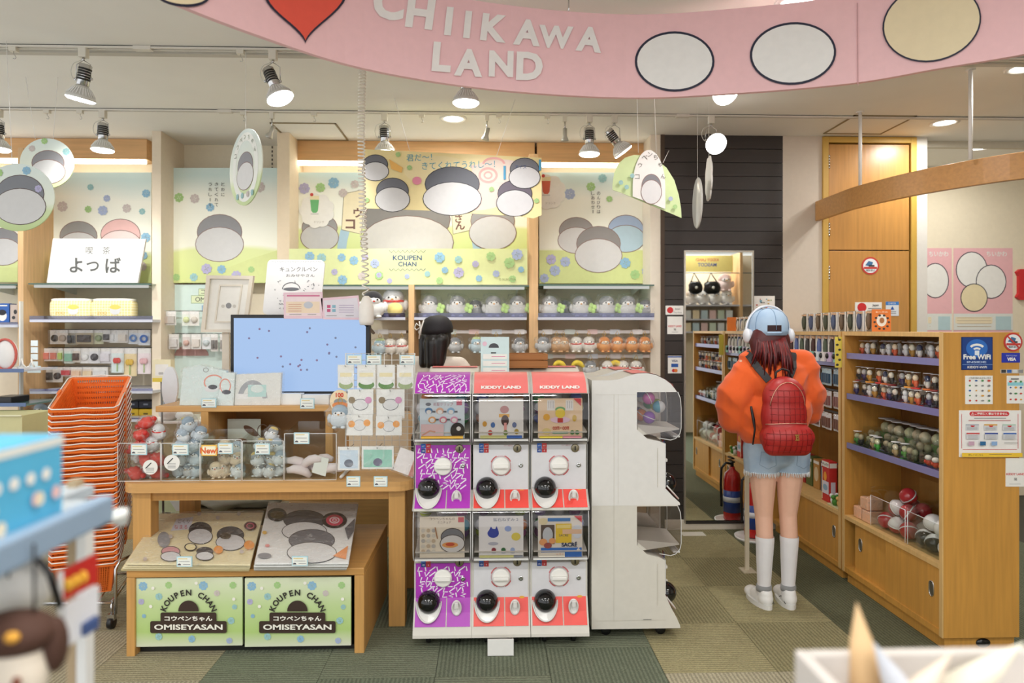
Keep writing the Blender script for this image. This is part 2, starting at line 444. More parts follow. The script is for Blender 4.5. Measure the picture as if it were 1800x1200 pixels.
# cream wall and door
struct(MB().box(XD1, YB, 0, PX(1445, YB), YB+.12, H, M('#d0c5b6', .8)).build('wall_back'))
struct(MB().box(PX(1610, YB), YB, 0, XR, YB+.12, H, M('#dbd8d0', .8)).build('column_right'))
xa, xb = PX(1445, YB), PX(1610, YB)
struct(MB().box(xa, YB+.09, 0, xb, YB+.12, H, DARK).build('wall_back_backing'))
DW = M('#c8924e', .33, kind='wood')
dr = thing('door', 'x', 'door'); del dr['label']; del dr['category']; dr.name = 'door_1'; dr['kind'] = 'structure'
fw = .045; YF = M('#c9a24a', .45)
mb = MB(); mb.box(xa, YB-.015, 0, xa+fw, YB+.07, H-.005, YF).box(xb-fw, YB-.015, 0, xb, YB+.07, H-.005, YF).box(xa+fw, YB-.015, H-.05, xb-fw, YB+.07, H-.005, YF)
mb.build('door_frame', dr, bevel=.003)
zsp = PZ(1530, 440, YB)
MB().box(xa+fw+.008, YB, .01, xb-fw-.008, YB+.04, zsp-.004, DW).build('lower_leaf', dr, bevel=.002)
MB().box(xa+fw+.008, YB, zsp+.004, xb-fw-.008, YB+.04, H-.06, DW).build('upper_leaf', dr, bevel=.002)
for py in (285, 404, 480, 640):
    z = PZ(1452, py, YB); hb = MB()
    for k in range(5): hb.tube([(xa+fw+.004, YB-.01, z-.05+k*.021), (xa+fw+.004, YB-.01, z-.05+k*.021+.018)], .008, STEEL, 8)
    hb.build('hinge', dr)
# far alcove behind the door wall
YAL = 6.05
struct(MB().box(XR-.02, YAL, 0, 6, YAL+.1, H, M('#eadfc6', .8)).build('wall_alcove'))
struct(MB().box(XR-.02, YB+.12, 0, XR, YAL, H, CREAM).build('wall_alcove_side'))
struct(MB().box(XR, 5.2, H-.05, 6, 5.24, H, M('#cfc8b6', .8)).build('trim_5'))
# back wall of shelving
XW1 = PX(1140, YA-.1)
struct(MB().box(-5, YA, 0, XW1+.3, YA+.1, H, CREAMP).build('wall_back_shelves'))

# ---- display wall bays: dividers, header boxes, light strips, shelves
YH = 5.33
HZ0, HZ1 = PZ(700, 283, YH), H
WCOL = M('#d9a368', .45, kind='wood')
def header(px0, px1, where):
    t = thing('header_box', 'pale wood header box %s' % where, 'header', group='wood header boxes above the posters')
    x0, x1 = PX(px0, YH), PX(px1, YH)
    MB().box(x0, YH, HZ0, x1, YA, H-.002, M('#e0b27c', .5, kind='wood', scale=31)).build('fascia', t, bevel=.003)
    MB().box(x0+.03, YH+.005, HZ0-.03, x1-.02, YH+.04, HZ0-.001, M('#fff6e2', .4, kind='emit', emit=7.0)).build('light_strip', t)
    return t
header(-120, 258, 'above the cafe name sign')
header(510, 940, 'above the wide poster with ribbon lettering')
header(944, 1148, 'beside the dark plank wall')
def upright(px0, px1, m, yfront, label, z1=None, side=None):
    x0, x1 = PX(px0, yfront), PX(px1, yfront)
    o = MB().box(x0, yfront, 0, x1, YA, z1 or H, m).build('shelf_divider', bevel=.002)
    tag(o, label, 'divider'); return o
LW = M('#e3ba88', .5, kind='wood')
upright(31, 41, LW, 5.02, 'pale wood divider beside the bay with the cafe name sign', HZ0+.0)
upright(267, 283, M('#e6d8c2', .7), 5.12, 'cream upright beside the poster with a single pebble pair')
upright(487, 509, M('#e4d3b8', .7), 5.12, 'cream upright behind the hanging rainbow oval')
upright(930, 946, LW, 5.08, 'pale wood divider between the wide poster and the three-pebble poster', HZ0)
upright(718, 728, LW, 5.02, 'short pale wood divider behind the woman in black cap', PZ(720, 500, 5.05))
# slotted standards
mb = MB(); SL = M('#3a332c', .7)
for px in (296, 478):
    x = PX(px, YA-.01)
    for k in range(60): mb.box(x-.004, YA-.006, 1.0+k*.033, x+.004, YA-.002, 1.0+k*.033+.018, SL)
o = mb.build('slotted_rail'); tag(o, 'dark slots of the upright rails in the cream wall', 'rail'); o['kind'] = 'stuff'
# glass shelves and blue lipped shelves
LIP = M('#9aa0bd', .25, spec=.7)
def glass_shelf(px0, px1, py, label, Yf=5.05):
    z = PZ((px0+px1)/2, py, Yf)
    t = thing('glass_shelf', label, 'shelf', group='glass shelves under the posters')
    MB().box(PX(px0, Yf), Yf, z-.008, PX(px1, Yf), YA, z, M('#b9c9c0', .05, kind='glass', bump=.25)).build('glass_pane', t)
    MB().box(PX(px0, Yf), Yf-.003, z-.009, PX(px1, Yf), Yf, z+.001, M('#4d6a5f', .1)).build('glass_edge', t)
    b = MB()
    for px in (px0+18, px1-18):
        x = PX(px, Yf); b.prism([(Yf+.04, z-.009), (YA, z-.009), (YA, z-.06)], x-.004, x+.004, WHITE, 'x')
    b.box(PX(px0+8, Yf), Yf+.01, z-.03, PX(px1-8, Yf), Yf+.03, z-.01, M('#f2f4ee', .4, kind='emit', emit=.5))  # faint glow put into this strip under the pane front
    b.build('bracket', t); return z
def lip_shelf(px0, px1, py0, py1, label, Yf=5.0, col=LIP, deep=None):
    x0, x1 = PX(px0, Yf), PX(px1, Yf); z0, z1 = PZ(px0, py1, Yf), PZ(px0, py0, Yf)
    t = thing('lipped_shelf', label, 'shelf', group='blue-lipped product shelves')
    MB().box(x0, Yf+.01, z0, x1, deep or YA, z0+.02, M('#d8d8dc', .4)).build('board', t)
    MB().box(x0, Yf, z0, x1, Yf+.008, z0+.022, M('#c9ccd8', .3)).build('price_rail', t)
    MB().box(x0, Yf-.002, z0+.02, x1, Yf+.004, max(z1, z0+.03), M('#aeb0d0', .1, kind='acrylic', bump=.15)).build('front_lip', t)
    return z0+.02
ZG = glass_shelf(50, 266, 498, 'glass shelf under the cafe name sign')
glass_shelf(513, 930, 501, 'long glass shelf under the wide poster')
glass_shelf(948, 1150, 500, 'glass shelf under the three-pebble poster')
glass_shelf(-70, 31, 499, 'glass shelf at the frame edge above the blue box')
ZL1 = lip_shelf(52, 268, 555, 566, 'lipped shelf holding two yellow checked cushions')
lip_shelf(52, 268, 683, 692, 'lipped shelf behind the basket stack top')
ZL2 = lip_shelf(650, 712, 550, 562, 'short lipped shelf beside the television with a robed plush')
ZL3 = lip_shelf(728, 926, 550, 562, 'lipped shelf with grey plush above the woman in black cap')
ZL4 = lip_shelf(946, 1150, 550, 562, 'lipped shelf with grey plush beside the dark wall')
lip_shelf(-80, 31, 566, 575, 'lipped shelf with the blue box at the frame edge')
# base cabinets along the wall
o = MB().box(-5, 4.98, 0, PX(1136, 4.98), YA-.002, .42, M('#cfa468', .5, kind='wood', scale=31)).build('base_cabinet'); tag(o, 'long low wood base along the foot of the display wall', 'cabinet')

# ---- wood arc beam on white rods
pts = [PD(1437, 390, 5.17), PD(1475, 378, 4.85), PD(1512, 366, 4.6), PD(1600, 346, 4.22), PD(1706, 328, 3.92), PD(1800, 315, 3.73), PD(1900, 305, 3.6), PD(2010, 300, 3.55)]
zb = 2.325; hgt = .147
mb = MB(); BM = M('#cf9c5e', .38, kind='wood', scale=31)
pth = []
for i in range(len(pts)-1):
    for k in range(4):
        t = k/4; p0 = pts[max(i-1, 0)]; p1, p2 = pts[i], pts[i+1]; p3 = pts[min(i+2, len(pts)-1)]
        pth.append(.5*((2*p1)+(p2-p0)*t+(2*p0-5*p1+4*p2-p3)*t*t+(3*p1-p0-3*p2+p3)*t**3))
pth.append(pts[-1])
vs = []
for i, p in enumerate(pth):
    d = (pth[min(i+1, len(pth)-1)]-pth[max(i-1, 0)]); d.z = 0; d.normalize(); nrm = Vector((-d.y, d.x, 0))
    for a, z in ((-.018, zb), (.018, zb), (.018, zb+hgt), (-.018, zb+hgt)): vs.append((p.x+nrm.x*a, p.y+nrm.y*a, z))
fs = [(0, 1, 2, 3)]
for i in range(len(pth)-1):
    for k in range(4): fs.append((i*4+k, i*4+4+k, i*4+4+(k+1) % 4, i*4+(k+1) % 4))
nn = (len(pth)-1)*4; fs.append((nn+3, nn+2, nn+1, nn))
beam = thing('curved_beam', 'curved wooden beam hung from the ceiling in front of the tall door', 'beam')
mb.add(vs, fs, BM); mb.build('board', beam, bevel=.003)
for px, py0, py1, D in ((1512, 198, 330, 4.6), (1706, 120, 282, 3.85)):
    p = PD(px, py1, D)
    MB().tube([(p.x, p.y, zb+hgt-.01), (p.x, p.y, H)], .011, WHITE, 12).lathe([(.025, H-.006), (.025, H)], WHITE, 16, T=Matrix.Translation((p.x, p.y, 0))).build('hanging_rod', beam)

# ---- ceiling tracks and lamps
TRK = M('#dedad0', .6)
def track(name, y, x0, x1, lab, gaps=()):
    t = thing(name, lab, 'track')
    mb = MB(); mb.box(x0, y-.016, H-.014, x1, y-.006, H-.002, TRK).box(x0, y+.006, H-.014, x1, y+.016, H-.002, TRK).box(x0, y-.016, H-.004, x1, y+.016, H-.001, M('#262626', .6))
    mb.build('channel', t)
    for g in gaps: MB().box(g-.045, y-.018, H-.02, g+.045, y+.018, H-.001, TRK).build('joiner', t)
T1, T2 = 3.60, 4.62
track('lamp_track', T1, -4.2, 4.5, 'ceiling lamp track nearer the pink banner', [PC(253, 83, H).x])
track('lamp_track', T2, -4.2, 5.5, 'ceiling lamp track nearer the display wall', [PC(398, 195, H).x, PC(1200, 201, H).x])
LENS = M('#fffdf6', .3, kind='emit', emit=14)
SILV = M('#d6d6d2', .3, .25)
def big_lamp():
    t = thing('track_lamp', 'x', 'lamp')
    MB().box(-.02, -.018, -.05, .02, .018, 0, M('#ded9cc', .5)).build('adapter', t, bevel=.003)
    mb = MB()
    mb.tube([(0, 0, -.05), (0, 0, -.065)], .007, STEEL)
    mb.tube([(0, 0, -.062), (-.035, 0, -.085), (-.038, 0, -.16)], .0025, STEEL, 6); mb.tube([(0, 0, -.062), (.035, 0, -.085), (.038, 0, -.16)], .0025, STEEL, 6)
    mb.tube([(-.044, 0, -.16), (-.034, 0, -.16)], .007, STEEL, 8); mb.tube([(.034, 0, -.16), (.044, 0, -.16)], .007, STEEL, 8)
    mb.build('yoke', t)
    mb = MB(); c = [(0, 0, -.055)]
    for k in range(9): a = PI*k/8; c.append((-.03-.035*math.sin(a), 0, -.07-.05*(1-math.cos(a))/2*2))
    mb.tube(c, .002, M('#d8d8d0', .5), 5); mb.build('wire', t)
    hd = MB()
    hd.lathe([(.0, .075), (.026, .075), (.030, .07), (.030, -.03), (.026, -.035)], STEEL, 20)
    for k in range(5): hd.lathe([(.0305, .055-k*.013), (.0312, .052-k*.013), (.0312, .048-k*.013), (.0305, .045-k*.013)], M('#1c1c1c', .5), 20)
    hd.lathe([(.03, -.035), (.036, -.045), (.064, -.083), (.07, -.095), (.070, -.103)], SILV, 28)
    for k in range(28):
        a = 2*PI*k/28; T = Matrix.Rotation(a, 4, 'Z')
        hd.prism([(.040, -.049), (.066, -.084), (.0685, -.083), (.043, -.046)], -.0018, .0018, M('#f4f4f2', .4), 'y', T)
    h = hd.build('lamp_head', t); h.location = (0, 0, -.16)
    ln = MB().lathe([(.070, -.103), (.060, -.112), (.0, -.116)], LENS, 28).build('lens', h)
    return t
def aim(lamp, rx, ry):
    for c in bpy.data.objects:
        if c.parent == lamp and c.name.startswith('lamp_head'): c.rotation_euler = (rx, ry, 0)
L0 = big_lamp()
KID.clear()
def place_lamp(px, track_y, label, rx=0, ry=0, first=False, s=1.0):
    # pixel of the adapter top on the ceiling track
    v = PC(px, 83 if track_y == T1 else 197, H); dx, dy, dz = ray(px, 0); x = track_y/dy*dx
    if first: l = L0; l.location = (x, track_y, H-.012)
    else: l = dup(L0, (x, track_y, H-.012))
    l['label'] = label; l['group'] = 'spot lamps on the ceiling tracks'
    aim_kids = [c for c in COL.objects if c.parent == l]
    for c in aim_kids:
        if c.name.startswith('lamp_head'): c.rotation_euler = (rx, ry, 0)
    return l
place_lamp(147, T1, 'silver spot lamp with an open yoke beside the hanging round signs', .1, .22, True)
place_lamp(480, T1, 'silver spot lamp tilted under the pink banner edge above the ceiling hatch', -.12, -.42)
place_lamp(819, T1, 'glowing spot lamp half hidden by the middle of the pink banner', 0, 0)
place_lamp(181, T2, 'smaller-looking silver spot lamp in front of the wood header box', 0, .02)
place_lamp(676, T2, 'glowing spot lamp just above the yellow cheering sign', 0, -.02)
place_lamp(1036, T2, 'straight silver spot lamp between a mini spot and a slanted spot', 0, 0)
place_lamp(1080, T2, 'silver spot lamp slanted down towards the dark plank wall', .1, -.65)
place_lamp(1250, T2, 'dazzling spot lamp turned to face the shop front, above the dark wall', -1.05, -.1)
place_lamp(-2, T2, 'spot lamp cut by the frame edge above the round signs', 0, 0)
la = place_lamp(1262, T1, 'dazzling spot lamp directly under the banner with the plain white ovals', -.95, -.2)
def mini():
    t = thing('mini_spot', 'x', 'lamp')
    MB().box(-.014, -.014, -.045, .014, .014, 0, M('#ded9cc', .5)).build('adapter', t, bevel=.002)
    MB().tube([(0, 0, -.045), (0, 0, -.10)], .005, STEEL).build('stem', t)
    h = MB().lathe([(0, .03), (.014, .03), (.015, -.02), (.026, -.045), (.027, -.055), (.02, -.05), (0, -.05)], M('#bfbfb8', .3, .6), 18).build('lamp_head', t); h.location = (0, 0, -.12)
    return t
m0 = mini()
for i, (px, ty, ry, lab) in enumerate(((478, T2, .5, 'mini spot below the tilted lamp beside the ceiling hatch'), (856, T2, .25, 'mini spot above the yellow cheering sign'),
        (993, T2, 0, 'mini spot hanging straight beside the straight silver lamp'), (1302, T1, -.7, 'mini spot beside the dazzling lamp under the banner'))):
    dx, dy, dz = ray(px, 0); loc = (ty/dy*dx, ty, H-.012)
    l = m0 if i == 0 else dup(m0, loc); l.location = loc; l['label'] = lab; l['group'] = 'mini spots on the ceiling tracks'
    for c in COL.objects:
        if c.parent == l and c.name.startswith('lamp_head'): c.rotation_euler = (.2, ry, 0)
# hooks on the tracks
hk = None; hc = {}
for px, ty in ((24, T1), (423, T1), (83, T2), (141, T2), (552, T2), (741, T2), (877, T2), (962, T2), (428, T2)):
    dx, dy, dz = ray(px, 0); loc = (ty/dy*dx, ty, H-.012)
    if hk is None:
        hk = thing('ceiling_hook', 'small white hook clip on the ceiling track', 'hook', group='hook clips on the ceiling tracks')
        MB().box(-.018, -.014, -.022, .018, .014, 0, M('#ded9cc', .5)).build('clip', hk)
        MB().tube([(0, 0, -.02), (0, 0, -.035), (.008, 0, -.043), (.012, 0, -.052), (.006, 0, -.06), (-.003, 0, -.057)], .0018, STEEL, 6).build('hook', hk)
        hk.location = loc; hr_ = hk
    else: hr_ = dup(hk, loc)
    hc[ty] = hc.get(ty, -1)+1; hr_['label'] = '%s hook clip on the lamp track %s' % (ORD[hc[ty]], 'nearer the banner' if ty == T1 else 'nearer the display wall')
# recessed downlights
d0 = None
for px, py, lab in ((797, 208, 'recessed round downlight in line with the yellow cheering sign'), (1660, 215, 'recessed round downlight between the two white rods'),
                    (1723, 259, 'recessed downlight deepest in the alcove ceiling'), (1800, 119, 'recessed downlight cut by the frame edge beside the banner end'),
                    (1400, 3, 'recessed downlight shining above the pink banner')):
    p = PC(px, py, H)
    if d0 is None:
        d0 = thing('downlight', lab, 'downlight', group='recessed ceiling downlights')
        MB().lathe([(.095, -.0), (.095, -.006), (.07, -.008), (.066, .0)], WHITE, 32).build('rim', d0)
        MB().lathe([(.066, -.003), (0, -.003)], LENS, 32).build('diffuser', d0); d0.location = (p.x, p.y, H)
    else: dup(d0, (p.x, p.y, H), label=lab)
    area_light(p.x, p.y, H-.014, .13, .13, 8 if py > 220 else 11)
# lamps' light
for px, ty, tx, tyy, tz, pw in ((147, T1, -2.5, 5.4, 1.3, 55), (480, T1, -1.2, 5.4, 1.4, 42), (819, T1, .2, 5.3, 1.4, 26), (1036, T2, .9, 5.4, 1.5, 14), (1250, T2, 1.6, 3.0, .8, 18), (181, T2, -2.9, 5.4, 1.4, 24), (-2, T2, -3.6, 5.4, 1.4, 22), (676, T2, -.5, 5.3, 1.3, 20), (1262, T1, 1.4, 2.4, 1.2, 22)):
    dx, dy, dz = ray(px, 0); spot(ty/dy*dx, ty-.12, H-.32, tx, tyy, tz, pw)

# ---- mirror
mt = thing('mirror', 'tall frameless-looking mirror on the dark plank wall', 'mirror')
x0, x1 = PX(1205, YB-.02), PX(1322, YB-.02); z0, z1 = PZ(1260, 915, YB-.02), PZ(1260, 443, YB-.02)
MB().box(x0, YB-.02, z0, x1, YB-.001, z1, M('#f2f4f0', .01, kind='mirror')).build('mirror_glass', mt)
mb = MB()
for b in ((x0-.012, x0, z0-.012, z1+.012), (x1, x1+.012, z0-.012, z1+.012)): mb.box(b[0], YB-.028, b[2], b[1], YB, b[3], M('#b9b4ab', .3, .7))
mb.box(x0, YB-.028, z1, x1, YB, z1+.012, M('#b9b4ab', .3, .7)).box(x0, YB-.028, z0-.02, x1, YB, z0, M('#2b2826', .4))
mb.build('rim', mt)

# ---- foreground pink banner
bp = [PD(270, 0, 2.10), PD(450, 62, 2.39), PD(640, 118, 2.70), PD(860, 157, 2.93), PD(1100, 172, 3.04), PD(1300, 166, 2.98), PD(1500, 148, 2.86), PD(1650, 126, 2.70), PD(1800, 97, 2.56), PD(1960, 60, 2.38)]
def catmull(pts, k=6):
    out = []
    for i in range(len(pts)-1):
        p0 = pts[max(i-1, 0)]; p1, p2 = pts[i], pts[i+1]; p3 = pts[min(i+2, len(pts)-1)]
        for j in range(k):
            t = j/k; out.append(.5*((2*p1)+(p2-p0)*t+(2*p0-5*p1+4*p2-p3)*t*t+(3*p1-p0-3*p2+p3)*t**3))
    out.append(pts[-1]); return out
bpath = catmull([Vector((p.x, p.y, 0)) for p in [PD(60, 0, 1.75), PD(160, 0, 1.9)]+bp])
BZ0, BZ1 = 2.535, 2.905
ban = thing('curved_banner', 'big curved pink hanging banner with white lettering across the shop', 'banner')
PINK = M('#f7c8cb', .45)
vs = []; fs = []
for i, p in enumerate(bpath):
    d = (bpath[min(i+1, len(bpath)-1)]-bpath[max(i-1, 0)]).normalized(); nv = Vector((-d.y, d.x, 0))
    q = p+nv*.02
    vs += [(p.x, p.y, BZ0), (p.x, p.y, BZ1), (q.x, q.y, BZ1), (q.x, q.y, BZ0)]
    if i:
        a = 4*(i-1); b = 4*i
        for k in range(4): fs.append((a+k, b+k, b+(k+1) % 4, a+(k+1) % 4))
fs += [(0, 1, 2, 3), (len(vs)-1, len(vs)-2, len(vs)-3, len(vs)-4)]
MB().add(vs, fs, PINK, smooth=False).build('banner_panel', ban)
arc = [0]
for i in range(1, len(bpath)): arc.append(arc[-1]+(bpath[i]-bpath[i-1]).length)
def banner_hit(px, py):
    dx, dy, dz = ray(px, py); r = Vector((dx, dy, 0))
    best = None
    for i in range(len(bpath)-1):
        a, b = bpath[i], bpath[i+1]; e = b-a
        den = r.x*e.y-r.y*e.x
        if abs(den) < 1e-9: continue
        t = (a.x*e.y-a.y*e.x)/den; s = (a.x*r.y-a.y*r.x)/den
        if t > 0 and -1e-6 <= s <= 1+1e-6:
            best = Vector((t*dx, t*dy, 1.5+t*dz)); break
    if best is None: best = PD(px, py, 2.7)
    n_ = Vector((0, -1, 0)) if best is None else Vector((-best.x, -best.y, 0)).normalized()
    return best
class BDeco(Deco):
    def _add(s, pts, fs, m):
        vs = []
        if len(fs) == 1 and len(pts) > 12:
            n = len(pts); cx = sum(p[0] for p in pts)/n; cy = sum(p[1] for p in pts)/n; K = 6; np_ = [(cx, cy)]; nf = []
            for r in range(1, K+1): np_ += [(cx+(a-cx)*r/K, cy+(b-cy)*r/K) for a, b in pts]
            for i in range(n):
                j = (i+1) % n; nf.append((0, 1+i, 1+j))
                for r in range(K-1): nf.append((1+r*n+i, 1+(r+1)*n+i, 1+(r+1)*n+j, 1+r*n+j))
            pts, fs = np_, nf
        for p in pts:
            q = banner_hit(*p); back = (Vector((0, 0, 1.5))-q).normalized(); vs.append(q+back*(s.k*2+.003))
        s.mb.add(vs, fs, m); s.k += s.step
d = BDeco(None); WL = M('#f4efec', .5); OUT = M('#1d1f38', .5)
for ch, cx, cy, h, r in (('C', 684, 4, 62, .12), ('H', 739, 22, 56, .13), ('I', 789, 37, 50, .11), ('I', 822, 43, 48, .10), ('K', 869, 49, 48, .12), ('A', 927, 57, 46, .08), ('W', 977, 65, 40, .06), ('A', 1036, 69, 44, .1),
                         ('L', 777, 100, 52, .08), ('A', 824, 110, 48, .06), ('N', 881, 112, 46, .03), ('D', 931, 116, 50, .03)):
    d.text(ch, cx, cy, h, WL, rot=r, bold=.045)
d.build('lettering', ban)
d = BDeco(None)
def oval(cx, cy, rx, ry, c, w=4, rot=0): d.ell(cx, cy, rx, ry, OUT, 40, rot); d.ell(cx, cy, rx-w, ry-w, c, 40, rot)
oval(1186, 108, 70, 53, M('#f3f1ee')); oval(1394, 94, 76, 55, M('#f3f1ee'), 4, -.08)
oval(1638, 40, 88, 68, M('#f0dfb9'), 3, -.25)
heart = []
for i in range(48):
    t = 2*PI*i/48; heart.append((537+73*math.sin(t)**3*1.02, 2-(60*math.cos(t)-24*math.cos(2*t)-9*math.cos(3*t)-4*math.cos(4*t))*.95))
d.poly(heart, OUT); d.poly([(537+(x-537)*.93, 2+(y-2)*.93) for x, y in heart], M('#ee5a47'))
oval(320, -12, 50, 24, M('#f0dfb9'), 5, .1)
d.build('oval_print', ban)
d = BDeco(None); d.line([(1507, 5), (1508, 150)], 1.6, M('#c99a9b')); d.build('seam', ban)
for px, D_ in ((400, 2.3), (1000, 3.02), (1560, 2.8)):
    p = PD(px, 100, D_); q = banner_hit(px, 60)
    MB().tube([(q.x, q.y+.008, BZ1-.01), (q.x, q.y+.008, H)], .003, STEEL, 6).build('suspension_wire', ban)
# ================================================================== POSTERS AND HANGING SIGNS
POSTG = M('#eef0d8', .45, kind='grad', col2=((0, '#d3e095'), (.27, '#dde7a4'), (.31, '#f5f6e6'), (.75, '#f5f6ea'), (1, '#d3e8e6')))
GREEN = M('#d5df98', .5); INK = M('#3a3a3c', .6); BRN = M('#7a5a50', .6)
def board(px0, py0, px1, py1, Y, m, name='poster', th=.006, quad=None):
    pts = quad or [(px0, py1), (px1, py1), (px1, py0), (px0, py0)]
    poly = [(P(a, b, Y).x, P(a, b, Y).z) for a, b in pts]
    return MB().prism(poly, Y, Y+th, m, 'y').build(name)
def clovers(d, x0, y0, x1, y1, n, seed, r=(6, 11), avoid=None):
    q = random.Random(seed); done = []
    for _ in range(n*8):
        if len(done) >= n: break
        x, y = q.uniform(x0, x1), q.uniform(y0, y1)
        if any(math.hypot(x-a, y-b) < 19 for a, b in done): continue
        if avoid and any(ax0 < x < ax1 and ay0 < y < ay1 for ax0, ay0, ax1, ay1 in avoid): continue
        done.append((x, y)); d.clover(x, y, q.uniform(*r), q.choice(CL), q.random())
YP = 5.36
o = board(-120, 303, 31, 496, YP, POSTG); tag(o, 'pale green clover poster cut by the frame edge', 'poster')
d = Deco(plane(YP)); d.stones(5, 435, 34); d.rect(-120, 470, 31, 495, GREEN); clovers(d, -20, 310, 28, 380, 3, 1); d.build('motif_print', o)
o = board(72, 303, 266, 497, YP, POSTG); tag(o, 'clover poster behind the white cafe name sign', 'poster')
d = Deco(plane(YP)); d.stones(138, 425, 36, '#9b9a98'); d.stones(212, 423, 38, '#e9bdb9', '#f1d9d6'); clovers(d, 80, 312, 258, 375, 9, 2); clovers(d, 250, 400, 262, 490, 3, 3); d.build('motif_print', o)
o = board(284, 295, 488, 497, YP-.04, POSTG); tag(o, 'glossy clover poster with a single printed pebble pair', 'poster')
d = Deco(plane(YP-.04)); d.stones(386, 420, 43); d.poly([(487, 440), (487, 496), (300, 496), (380, 478), (440, 455)], GREEN); clovers(d, 295, 305, 480, 365, 6, 14); clovers(d, 310, 468, 480, 490, 6, 5)
for i, s in enumerate(('とわに', 'きてくれて', 'うれし｜｜')):
    for j, ch in enumerate(s): d.text(ch, 392-i*11, 324+j*9, 6, INK, width=6 if ch != '｜' else 1)
d.build('motif_print', o)
o = board(284, 500, 402, 700, YP-.02, M('#cfe2dd', .5)); tag(o, 'pale blue shop-front board below the single pebble poster', 'poster')
d = Deco(plane(YP-.02)); d.clover(295, 517, 11, CL[1]); d.rect(349, 507, 410, 519, M('#9aae84')); d.rect(350, 508, 410, 518, M('#d9e3bd')); d.rect(336, 519, 420, 533, M('#9aae84')); d.rect(337, 520, 420, 532, M('#d9e3bd'))
d.text('コ', 357, 513, 7, INK); d.text('OM', 352, 526, 8, INK); d.text('I', 356, 542, 11, M('#8fa9c4'), bold=.03)
d.ell(337, 625, 30, 20, M('#b98f8c'), a0=PI, a1=2*PI); d.build('motif_print', o)
# wide poster + raised lower board
o = board(513, 303, 930, 440, YP, POSTG); tag(o, 'wide clover poster with blue rainbow and ribbon lettering', 'poster')
d = Deco(plane(YP)); RB = M('#a9c6d8')
d.ring(720, 452, 128, 150, 16, RB, 40, PI, 2*PI)
for (x, r_, s) in ((626, .25, 'コウ'), (806, -.25, 'さん')):
    dx = 22; d.poly([(x-dx, 340), (x+dx-6, 332), (x+dx-12, 412), (x-dx-4, 404)] if x < 700 else [(x-dx+6, 332), (x+dx, 340), (x+dx+4, 404), (x-dx+12, 412)], M('#8c8468'))
    d.poly([(x-dx+1, 341), (x+dx-7, 333), (x+dx-13, 411), (x-dx-3, 403)] if x < 700 else [(x-dx+7, 333), (x+dx-1, 341), (x+dx+3, 403), (x-dx+13, 411)], M('#f1e6c3'))
d.text('コ', 616, 394, 17, BRN, bold=.03); d.text('ウ', 629, 374, 17, BRN, bold=.03); d.text('さ', 806, 384, 15, BRN, bold=.03); d.text('ん', 809, 396, 16, BRN, bold=.03)
d.stones(562, 410, 34, '#9b9a9a', '#c4c4c5'); d.stones(866, 400, 42, '#9b9a9a', '#cccccd')
d.stones(716, 408, 82, '#85827f', '#cfccc8', '#7a5a50', .8); clovers(d, 520, 312, 625, 345, 5, 6); clovers(d, 870, 310, 925, 350, 3, 16); d.build('motif_print', o)
def cloud(cx, cy, r, Y, lab, drink):
    pts = []
    for i in range(72):
        t = 2*PI*i/72; rr = r*(1+.07*abs(math.sin(4.5*t))*1.6); pts.append((P(cx+rr*math.cos(t), cy+rr*math.sin(t), Y).x, P(cx+rr*math.cos(t), cy+rr*math.sin(t), Y).z))
    o = MB().prism(pts, Y, Y+.006, PAPER, 'y').build('cloud_card'); tag(o, lab, 'card')
    d = Deco(plane(Y)); x = cx-4; y = cy-8
    d.poly([(x-8, y-14), (x+8, y-14), (x+6, y+8), (x+3, y+12), (x-3, y+12), (x-6, y+8)], M(drink)); d.poly([(x-8, y-18), (x+8, y-18), (x+8, y-11), (x-8, y-11)], M('#efe6bd')); d.ell(x-5, y-20, 3, 3, M('#c9473f')); d.rect(x-7, y+13, x+7, y+15, M('#cbcbca'))
    d.text('ドリンク', cx+4, cy+20, 4, M('#a9a39a')); d.build('drink_print', o)
cloud(557, 370, 28, YP-.012, 'cloud-shaped white card with a green soda on the wide poster', '#6cb878')
cloud(964, 337, 28, YP-.012, 'cloud-shaped white card with a red drink beside the cheering sign', '#d3674d')
YL = 5.06
o = board(508, 437, 927, 500, YL, M('#dbe3a4', .35)); tag(o, 'long light green shelf-front board with dark blue english lettering', 'sign')
d = Deco(plane(YL)); BL = M('#2f4a7a', .5)
d.text('KOUPEN', 716, 453, 9, BL, bold=.02, width=51); d.text('CHAN', 716, 464, 8, BL, bold=.02, width=32)
for yy in (442, 474):
    d.line([(684+i*4, yy+(2 if i % 2 else -2)) for i in range(17)], .9, BL)
clovers(d, 516, 446, 668, 494, 15, 7, (6, 11)); clovers(d, 660, 480, 770, 494, 8, 8, (5, 8)); clovers(d, 765, 446, 918, 494, 16, 9, (6, 11)); d.text('© RURUTEA', 892, 491, 4, M('#8c9460')); d.build('motif_print', o)
o = board(948, 303, 1141, 498, YP, POSTG); tag(o, 'clover poster with three printed pebble pairs, one blue', 'poster')
d = Deco(plane(YP)); d.rect(948, 440, 1141, 497, GREEN); d.stones(1013, 415, 33, '#9b9795', '#d4d4d3'); d.stones(1100, 412, 34, '#a4b9d6', '#b5cfdc'); d.stones(1052, 440, 42, '#8f8c8a', '#d4d4d3'); clovers(d, 990, 312, 1075, 350, 4, 10); clovers(d, 955, 452, 1000, 494, 4, 11); clovers(d, 1098, 460, 1136, 494, 3, 12)
for i, s in enumerate(('のんびりは', 'しあわせ｜')):
    for j, ch in enumerate(s): d.text(ch, 1052-i*10, 340+j*8, 6, INK, width=6 if ch != '｜' else 1)
d.build('motif_print', o)
